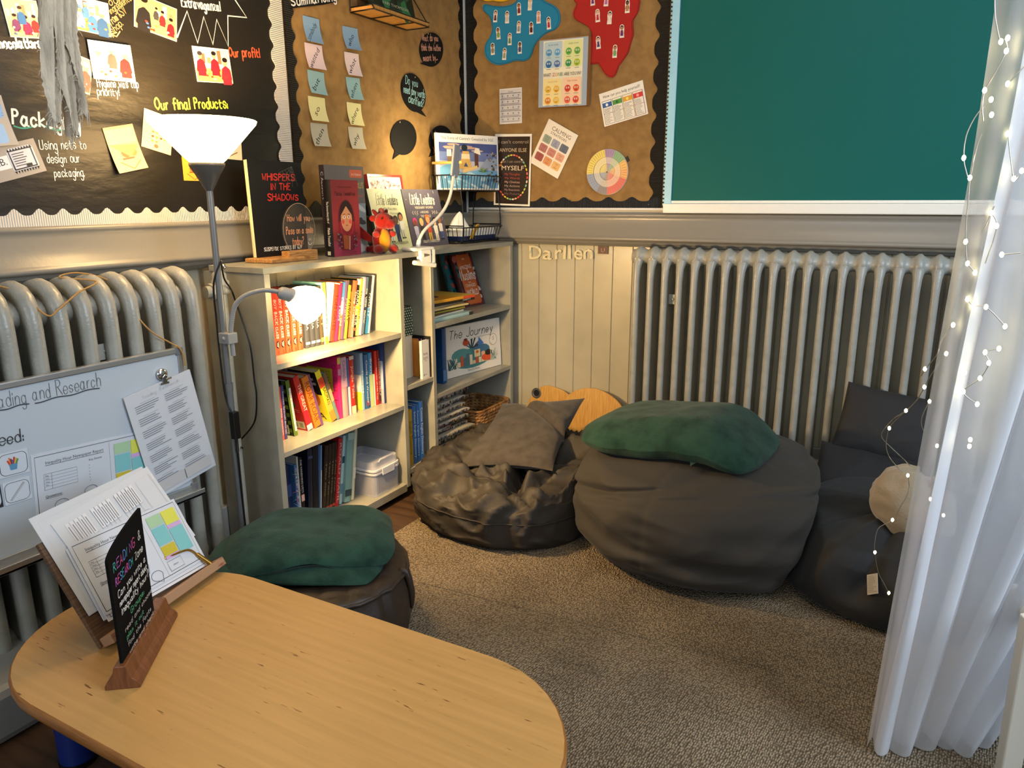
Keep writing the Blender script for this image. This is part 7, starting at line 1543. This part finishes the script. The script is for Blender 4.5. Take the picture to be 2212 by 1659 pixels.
pillow(M_, w_*1.04, h_*1.02, .085, 'cushion', 'square grey suede cushion leaning on the low crumpled bean bag', 'suede_grey', bend=fold1, seed=3.0, pinch=.2, wr=.004)
M_, w_, h_ = quadM(ony(1843, 822, -.205), ony(2016, 878, -.205), ony(1998, 1004, -.300), ony(1792, 968, -.300))
bc = thing('back_cushion', 'folded black back cushion standing against the back radiator', 'cushion', (1.86, -.33, .1))
pillow(M_, w_*1.04, h_*1.06, .07, 'upper_pad', '', 'cotton_black', seed=5.0, pinch=.06, wr=.003, parent=bc)
M_, w_, h_ = quadM(ony(1796, 966, -.292), ony(2010, 1000, -.292), ony(1985, 1135, -.46), ony(1735, 1062, -.46))
pillow(M_, w_*1.06, h_*1.06, .075, 'lower_pad', '', 'cotton_black', seed=7.0, pinch=.06, wr=.003, parent=bc)
# round beige pillow with a gathered tie
pc = Vector((1.980, -.84, .278))
rp = thing('round_cushion', 'small round beige plush cushion on the black bean bag', 'cushion', pc)
def rpf(u, v):
    a = 2*pi*u; b = pi*(v-.5); r = .108*max(0, cos(b))**.8; p = Vector((r*cos(a)*1.02, r*sin(a)*.72, .098*sin(b)-.02*cos(a))); q = 1+.13*(rid(p*2.2, 7, 2)-.5)+.03*sin(a*9)*ss(.6, 1.3, b); return pc+p*q
g = G(); g.grid(rpf, 48, 32, wrap=True); g.build('cover', 'beige_plush', rp)
g = G(); g.tube(smooth_path([pc+Vector((.03, -.01, .082)), pc+Vector((.045, -.02, .100)), pc+Vector((.06, -.03, .104))], 5), [.012]*5+[.010]*5+[.012], 10); g.build('gathered_tie', 'beige_plush', rp)
# --- folded fleece on the middle bag
def fleece(M, w, d, th, name, fn_z, seed, roll=.5, e=3.0, nz=.010, parent=None, n=(90, 60)):
    def half(sg):
        def fn(u, v):
            x, y = u*2-1, v*2-1; q = max(0, (1-abs(x)**e)*(1-abs(y)**e))**.42; z = sg*th*.5*q
            rx = x*w*.5*(1-.14*abs(y)**4); ry = y*d*.5*(1-.14*abs(x)**4)
            p = Vector((rx, ry, z)); k = nz*(noise.noise(Vector((rx*6+seed, ry*6, z*4)))+.5*noise.noise(Vector((rx*15, ry*15+seed, z*9))))
            p.x += .6*k; p.y += .8*k; p.z += k*(1 if sg > 0 else .3)+fn_z(rx, ry, sg); return M @ p
        return fn
    g = G(); g.grid(half(1), *n); f2 = half(-1); g.grid(lambda u, v: f2(1-u, v), *n)
    return g.build(name, 'fleece_green', parent)
Mf = T(1.285, -.765, .368) @ RZ(radians(-6))
fl = thing('fleece_blanket', 'folded dark green fleece blanket on the large middle bean bag', 'blanket', (1.285, -.765, .32))
fleece(Mf, .59, .43, .125, 'folded_fleece', lambda x, y, s: .035*math.exp(-((x-.10)/.16)**2)-.40*max(0, x-.17)**1.3-.10*max(0, -x-.20)-.22*max(0, -y-.12), 3.0, parent=fl)
# --- pouffe with fleece
c4 = Vector((.625, -1.765, 0)); PH = .205
pf = thing('pouffe', 'low brown quilted leather pouffe between the table and wide bookcase', 'pouffe', c4)
def pouf(u, v):
    a = 2*pi*u
    if v < .06: r = .225*(v/.06); z = 0
    elif v < .6: q = (v-.06)/.54; r = .232+.016*sin(pi*q); z = PH*.86*q
    else: q = (v-.6)/.4; r = .235*(1-q**2.2) if q < 1 else 0; z = PH*(.86+.14*sin(q*pi/2))
    m = 1+.012*math.cos(4*a); p = Vector((r*m*cos(a), r*m*sin(a), z))
    k = ss(.6, .66, v); qx, qy = (p.x+p.y)*11, (p.x-p.y)*11; qu = (abs(math.sin(qx*pi))*abs(math.sin(qy*pi)))**.5; p.z += .0045*qu*k
    s = ss(.1, .2, v)*(1-k); p += Vector((cos(a), sin(a), 0))*(.006*(rid(Vector((a*.8, z*3, 0)), 4, 2)-.5)-.010*math.exp(-(((a+.5) % (pi/2)-.4)/.05)**2))*s
    return c4+p+Vector((0, 0, FL if p.x+c4.x > .44 else .001))
g = G(); g.grid(lambda u, v: pouf(u, v), 160, 80, wrap=True); g.build('body', 'leather_brown', pf)
g = G(); g.tube([Vector(pouf(i/96, .6))+Vector((0, 0, .002)) for i in range(96)], .005, 8, closed=True); g.build('piping', 'leather_brown', pf)
for q in (-.75, .35):
    a0 = Vector(pouf((q/(2*pi)) % 1, .60)); a1 = Vector(pouf((q/(2*pi)) % 1, .30)); g = G(); g.tube(smooth_path([a0*.9+c4*.1+Vector((0, 0, .016)), a0+Vector((0, 0, .010)), a0*.5+a1*.5+(a0-c4).normalized()*.012, a1+(a0-c4).normalized()*.004], 5), [.009]*12+[.008, .007, .005, .002], 8); g.build('pleat', 'leather_brown', pf)
fl2 = thing('fleece_blanket', 'folded dark green fleece blanket on the brown leather pouffe', 'blanket', (.60, -1.76, .21))
drop = lambda x, y, s: -.55*max(0, math.hypot(x*.95, y)-.185)**1.15
fleece(T(.575, -1.770, .232) @ RZ(radians(30)), .46, .36, .05, 'lower_fold', drop, 9.0, parent=fl2)
fleece(T(.590, -1.745, .262) @ RZ(radians(42)), .43, .34, .055, 'upper_fold', lambda x, y, s: -.75*max(0, math.hypot(x*.95, y)-.165)**1.15, 4.0, parent=fl2)
# --- two wooden lap trays standing against the boards
mat('bamboo', 'c99a4e', .42, mix=('b27f36', 18, .4, .7, (14, 1, 1), 4)); mat('grommet', '4a4b4e', .4)
def tray(name, label, outline, y, tilt, hole=None):
    x0 = sum(p[0] for p in outline)/len(outline); M = T(x0, y, FL+.001) @ RX(-tilt) @ frame(Vector((0, 0, 0)), Vector((1, 0, 0)), Vector((0, 0, 1)), Vector((0, -1, 0)))
    pts = [(p.x-x0, p.y) for p in smooth_path([(a, b, 0) for a, b in outline], 6, closed=True)]
    r = thing(name, label, 'lap tray', M); g = G(M); g.prism(pts, 0, .012); g.build('panel', 'bamboo', r, bevel=.003)
    if hole: g = G(M @ T(hole[0]-x0, hole[1], .012)); g.lathe([(.014, .0), (.0235, .0), (.0245, .002), (.020, .0035), (.0150, .002), (.0145, .0008)], 28); g.lathe([(.0146, .0008), (0, .0008)], 28, m=1); g.build('cable_grommet', ['grommet', 'black_metal'], r)
    return r
tray('lap_tray', 'bamboo lap tray with a round cable hole leaning on the grey boards', [(.345, .0), (.335, .10), (.36, .18), (.395, .235), (.44, .262), (.50, .258), (.56, .235), (.62, .17), (.64, .08), (.64, .0)], -.075, radians(9), (.398, .222))
tray('lap_tray', 'plain curved bamboo lap tray leaning beside the back radiator', [(.54, .0), (.535, .12), (.55, .21), (.60, .262), (.68, .285), (.76, .272), (.83, .225), (.87, .15), (.885, .07), (.885, .0)], -.105, radians(9))
# --- wicker basket on the bottom shelf
mat('wicker', 'a87a44', .6, mix=('6a4522', 30, .42, .68, (1, 1, 1), 4), bump=[('noise', 130, .4, .003, (1, 1, 1))])
wb = thing('wicker_basket', 'braided wicker basket beside the newspapers in the corner bookcase', 'basket', (.17, -.235, .1056))
bx0, bx1, by0, by1, bz = .075, .270, -.362, -.104, .1058
g = G()
for k in range(6):
    z = bz+.008+.0145*k; o = .002*k; pts = rrect(bx0-o, by0-o, bx1+o, by1+o, .035, 5); per = [Vector((a, b, z)) for a, b in pts]; L_ = []
    for i in range(len(per)):
        a, b = per[i], per[(i+1) % len(per)]; n = max(1, int((b-a).length/.012))
        L_ += [a+(b-a)*j/n for j in range(n)]
    N_ = len(L_)
    for i in range(0, N_, 2):
        a, b = L_[i], L_[(i+3) % N_]; m = (a+b)/2; out_ = Vector((m.x-.172, m.y+.233, 0)).normalized()
        g.tube([a+Vector((0, 0, -.005)), m+out_*.005, b+Vector((0, 0, .006))], [.0045, .0068, .004], 6)
g.build('braided_wall', 'wicker', wb)
g = G(); g.prism(rrect(bx0+.004, by0+.004, bx1-.004, by1-.004, .03), bz-.0005, bz+.006); g.build('bottom', 'wicker', wb)
g = G(); o = .014; g.tube([(a, b, bz+.093) for a, b in rrect(bx0-o, by0-o, bx1+.008, by1+o, .035, 6)], .006, 8, closed=True); g.build('rim', 'wicker', wb)
# ================================================================ sheer curtain, fairy lights, hanging strips, white trestle
def sheer(nm, lo, hi):
    m = bpy.data.materials.new(nm); m.use_nodes = True; nt = m.node_tree; N = nt.nodes; L = nt.links; N.remove(N['Principled BSDF']); out = N['Material Output']
    d = N.new('ShaderNodeBsdfDiffuse'); d.inputs['Color'].default_value = (.86, .87, .90, 1); t = N.new('ShaderNodeBsdfTranslucent'); t.inputs['Color'].default_value = (.84, .87, .93, 1)
    a = N.new('ShaderNodeMixShader'); a.inputs[0].default_value = .5; L.new(d.outputs[0], a.inputs[1]); L.new(t.outputs[0], a.inputs[2])
    tr = N.new('ShaderNodeBsdfTransparent'); b = N.new('ShaderNodeMixShader')
    lw = N.new('ShaderNodeLayerWeight'); lw.inputs[0].default_value = .35; mr = N.new('ShaderNodeMapRange'); mr.inputs['From Min'].default_value = 0; mr.inputs['From Max'].default_value = 1; mr.inputs['To Min'].default_value = lo; mr.inputs['To Max'].default_value = hi
    L.new(lw.outputs['Facing'], mr.inputs[0]); L.new(mr.outputs[0], b.inputs[0]); L.new(tr.outputs[0], b.inputs[1]); L.new(a.outputs[0], b.inputs[2]); L.new(b.outputs[0], out.inputs[0]); MATS[nm] = m
sheer('sheer_voile', .50, .93); sheer('hem_voile', .88, .98)
cu = thing('sheer_curtain', 'white sheer voile curtain hanging from above at the right of the corner', 'curtain', (2.2, -1.45, 0))
def lerp(a, b, t): return a+(b-a)*t
def cpath(u, z):
    """plan position along the gathered width at a height"""
    h = z/2.72; xl = 1.934+.036*min(1, z/1.2)+.01*h; yl = -1.565
    xr = lerp(2.16, 2.78, min(1, z/1.55)); yr = lerp(-1.40, -1.30, min(1, z/1.55))
    ff = u*10.2+.35*sin(z*1.6)+.3*sin(u*9); amp = lerp(.034, .046, ss(0, 1.4, z))*ss(0.0, .10, u)+.004
    x = lerp(xl, xr, u**1.08); y = lerp(yl, yr, u)+amp*sin(2*pi*ff*.62)+.010*sin(u*31+z*4)
    x += .55*amp*math.cos(2*pi*ff*.62+.6)*ss(.05, .15, u)
    y += .012*sin(z*7+u*14)*(1-h); return Vector((x, y, z))
g = G(); g.grid(lambda u, v: cpath(u, .012+2.70*v**.95), 200, 70); o = g.build('voile', 'sheer_voile', cu)
g = G()
def hem(u, v): p = cpath(.075+.05*u, .012+2.70*v**.95); return p+Vector((0, -.0025, 0))
g.grid(hem, 6, 70); g.build('side_hem', 'hem_voile', cu)
g = G()
def lining(u, v):
    z = .012+2.70*v**.95; p = cpath(.13+.85*u, z); return p+Vector((.012, .045+.012*sin(u*40+z*3), 0))
g.grid(lining, 150, 60); g.build('second_layer', 'sheer_voile', cu)
g = G(); g.tube([(1.9, -1.565, 2.735), (2.85, -1.30, 2.735)], .008, 10); g.build('rod', 'white_plastic', cu)

# fairy lights: copper wire and star-bright bulbs on the curtain edge
mat('silver_wire', 'c9c6bb', .3, metal=.9); mat('fairy_glow', 'fff7dc', .3, emit='ffedb0', estr=26.0)
fy = thing('fairy_lights', 'string of tiny warm fairy lights trailing down the curtain edge and cushions', 'fairy lights', (2.0, -1.58, .1))
YF = -1.588
def F(px, py, y=YF): return ony(px, py, y)
STR = [[(2150, -60), (2149, 20), (2154, 60), (2162, 90), (2172, 84), (2174, 110), (2150, 157), (2128, 195), (2122, 228), (2124, 262)], [(2141, 215), (2112, 245), (2092, 280), (2084, 310), (2082, 341), (2086, 366), (2095, 384), (2110, 320), (2120, 290)], [(2095, 384), (2092, 430), (2087, 480), (2086, 522), (2088, 560), (2090, 569), (2106, 589)],
       [(2148, 445), (2141, 460), (2128, 490), (2120, 500)], [(2059, 702), (2034, 735), (2024, 765), (1999, 797), (1990, 812)], [(2044, 764), (2010, 812), (1997, 837), (1980, 865), (1957, 887), (1930, 905), (1908, 930), (1905, 945), (1920, 962), (1950, 990), (1965, 1005)], [(1957, 887), (1938, 905), (1921, 925), (1914, 960), (1920, 985), (1935, 1005), (1952, 1022)],
       [(2022, 850), (2008, 867), (1994, 895), (1990, 915), (1996, 932), (2010, 952), (2024, 963)], [(1961, 1027), (1963, 1060), (1945, 1095), (1928, 1123), (1898, 1141), (1890, 1170), (1890, 1193), (1897, 1235), (1912, 1265), (1920, 1281)],
       [(2177, 181), (2192, 165), (2216, 140)], [(2177, 289), (2190, 386), (2207, 369)], [(2141, 460), (2153, 489), (2128, 569)], [(2165, 550), (2204, 546)], [(2090, 646), (2103, 661), (2130, 663), (2172, 705)], [(2158, 753), (2128, 761), (2136, 784), (2117, 817), (2081, 846), (2111, 873)], [(2010, 1078), (2016, 1042), (2034, 1048), (2038, 1113)], [(2096, 950), (2094, 964)]]
BULBS = [(2162, 90), (2177, 82), (2174, 110), (2177, 181), (2127, 195), (2141, 215), (2142, 248), (2177, 289), (2082, 341), (2095, 384), (2207, 369), (2190, 386), (2141, 460), (2153, 488), (2086, 522), (2164, 550), (2090, 569), (2106, 589), (2090, 646), (2103, 661), (2130, 663), (2059, 702), (2171, 705), (2044, 764), (2158, 753), (2128, 761), (1998, 797), (2136, 784), (2084, 805), (2117, 817),
         (1997, 836), (2008, 867), (1957, 887), (1921, 925), (2024, 963), (2081, 846), (2111, 873), (2096, 950), (2094, 964), (1961, 1027), (2034, 1048), (2010, 1078), (2038, 1113), (1928, 1123), (1890, 1193), (1920, 1281)]
def onfairy(a, b):
    """strands touch what they lie on: pillow, cushion, bag front or the face of the curtain"""
    if a < 2030 and b > 1000: return F(a, b, lerp(-1.20, -1.16, ss(1150, 1290, b)))
    if a < 2050 and b > 690: return F(a, b, lerp(-1.50, -1.25, ss(720, 1000, b)))
    return F(a, b)
g = G()
for s in STR:
    P3 = smooth_path([onfairy(*q) for q in s], 6); g.tube(P3, .0010, 5)
g.build('wire', 'silver_wire', fy)
g0 = G(T(onfairy(*BULBS[0]))); g0.ell((0, 0, 0), .0031, .0031, .0046, 10, 8); b0 = g0.build('bulb', 'fairy_glow', fy)
base = onfairy(*BULBS[0])
for q in BULBS[1:]:
    c = b0.copy(); COL.objects.link(c); c.parent = fy; c.location = onfairy(*q)-base

# torn cloth strips hanging in front of the black board
mat('cheesecloth', 'd2c6b2', .95, spec=.05, sheen=.1, mix=('aca291', 40, .4, .7, (1, 1, .3), 5), bump=[('noise', 240, .6, .003, (1, 1, .25))])
cg = thing('cloth_streamer', 'torn grey cloth strips hanging from above in front of the black board', 'hanging cloth', onx(130, -300, .60))
def strip(pts, wpx, seed, fray=.010):
    r = random.Random(seed); g = G(); C_ = smooth_path([onx(a, b, .60) for a, b in pts], 10); n = len(C_); m = 14
    sc = (onx(100, 100, .60)-onx(200, 100, .60)).length/100
    def fn(u, v):
        p = C_[min(n-1, int(round(v*(n-1))))].copy(); wv = wpx*sc*(1-.12*v+.08*sin(v*17+seed)); e = ((u-.5)*2)
        p += Vector((-.35, .94, 0))*(u-.5)*wv; p += Vector((.8, .5, 0))*.010*sin(u*9+v*6+seed); p.y += .0035*noise.noise(Vector((v*40, u*6, seed)))*abs(e)
        if v > .985: p.z -= fray*abs(noise.noise(Vector((u*23, seed, .5))))*2.2
        return p
    g.grid(fn, m, n-1)
    for i in range(46):
        v = r.uniform(.1, 1); sgn = r.choice((0, 1)); a = Vector(fn(sgn, v)); b = a+Vector((r.uniform(-.004, .004), (.008 if sgn else -.008)*r.uniform(.3, 1), -.010*r.uniform(0, 1))); g.tube([a, (a+b)/2+Vector((0, 0, .002)), b], .0005, 4)
    for i in range(16):
        a = Vector(fn(r.random(), 1)); g.tube([a+Vector((0, 0, .004)), a+Vector((r.uniform(-.003, .003), r.uniform(-.003, .003), -r.uniform(.005, .018)))], .0006, 4)
    g.build('strip', 'cheesecloth', cg)
strip([(98, -420), (100, -150), (103, 30), (108, 120), (112, 200), (116, 262)], 27, 1); strip([(122, -420), (125, -150), (128, 60), (136, 150), (147, 220), (155, 286)], 30, 2, .012)
strip([(142, -420), (144, -150), (146, 40), (156, 120), (168, 190), (178, 242)], 26, 3, .012); strip([(110, -420), (113, -100), (117, 60), (122, 140), (128, 166)], 22, 4)
g = G(); a, b = onx(88, -420, .60), onx(165, -420, .60); g.tube([a, b], .006, 8); g.tube([(a+b)/2, Vector(((a+b)/2).to_tuple()[:2]+(2.75,))], .002, 6); g.build('hanger', 'wood_pale', cg)

# white painted trestle standing beyond the curtain
mat('white_paint', 'd8d2c4', .4, bump=[('noise', 30, .1, .003, (1, 1, 1))])
tr_ = thing('trestle', 'white painted wooden trestle at the lower right behind the curtain', 'trestle', (2.42, -1.35, 0))
def plank(p, q, wd, th, nm='leg'):
    p, q = Vector(p), Vector(q); V = (q-p).normalized(); U = Vector((RT.x, RT.y, 0)); U = (U-V*U.dot(V)).normalized(); N_ = U.cross(V); g = G(frame(p, U, V, N_)); g.box(-wd/2, 0, -th/2, wd/2, (q-p).length, th/2); g.build(nm, 'white_paint', tr_, bevel=.003)
ap = ony(2199, 1262, -1.22)
plank((ony(2170, 1600, -1.33)).to_tuple()[:2]+(.0,), ap, .040, .02); plank((2.42, -1.16, 0), ap+Vector((.015, .01, 0)), .040, .02)
plank(onz(2172, 1690, .0), ony(2235, 1330, -1.60), .040, .022); plank((2.62, -1.45, 0), ony(2240, 1320, -1.60), .058, .022)
g = G(); a = ap; b = ony(2236, 1325, -1.60); g.tube([a+Vector((0, 0, -.02)), b+Vector((0, 0, -.02))], .014, 8); g.build('ridge', 'white_paint', tr_)
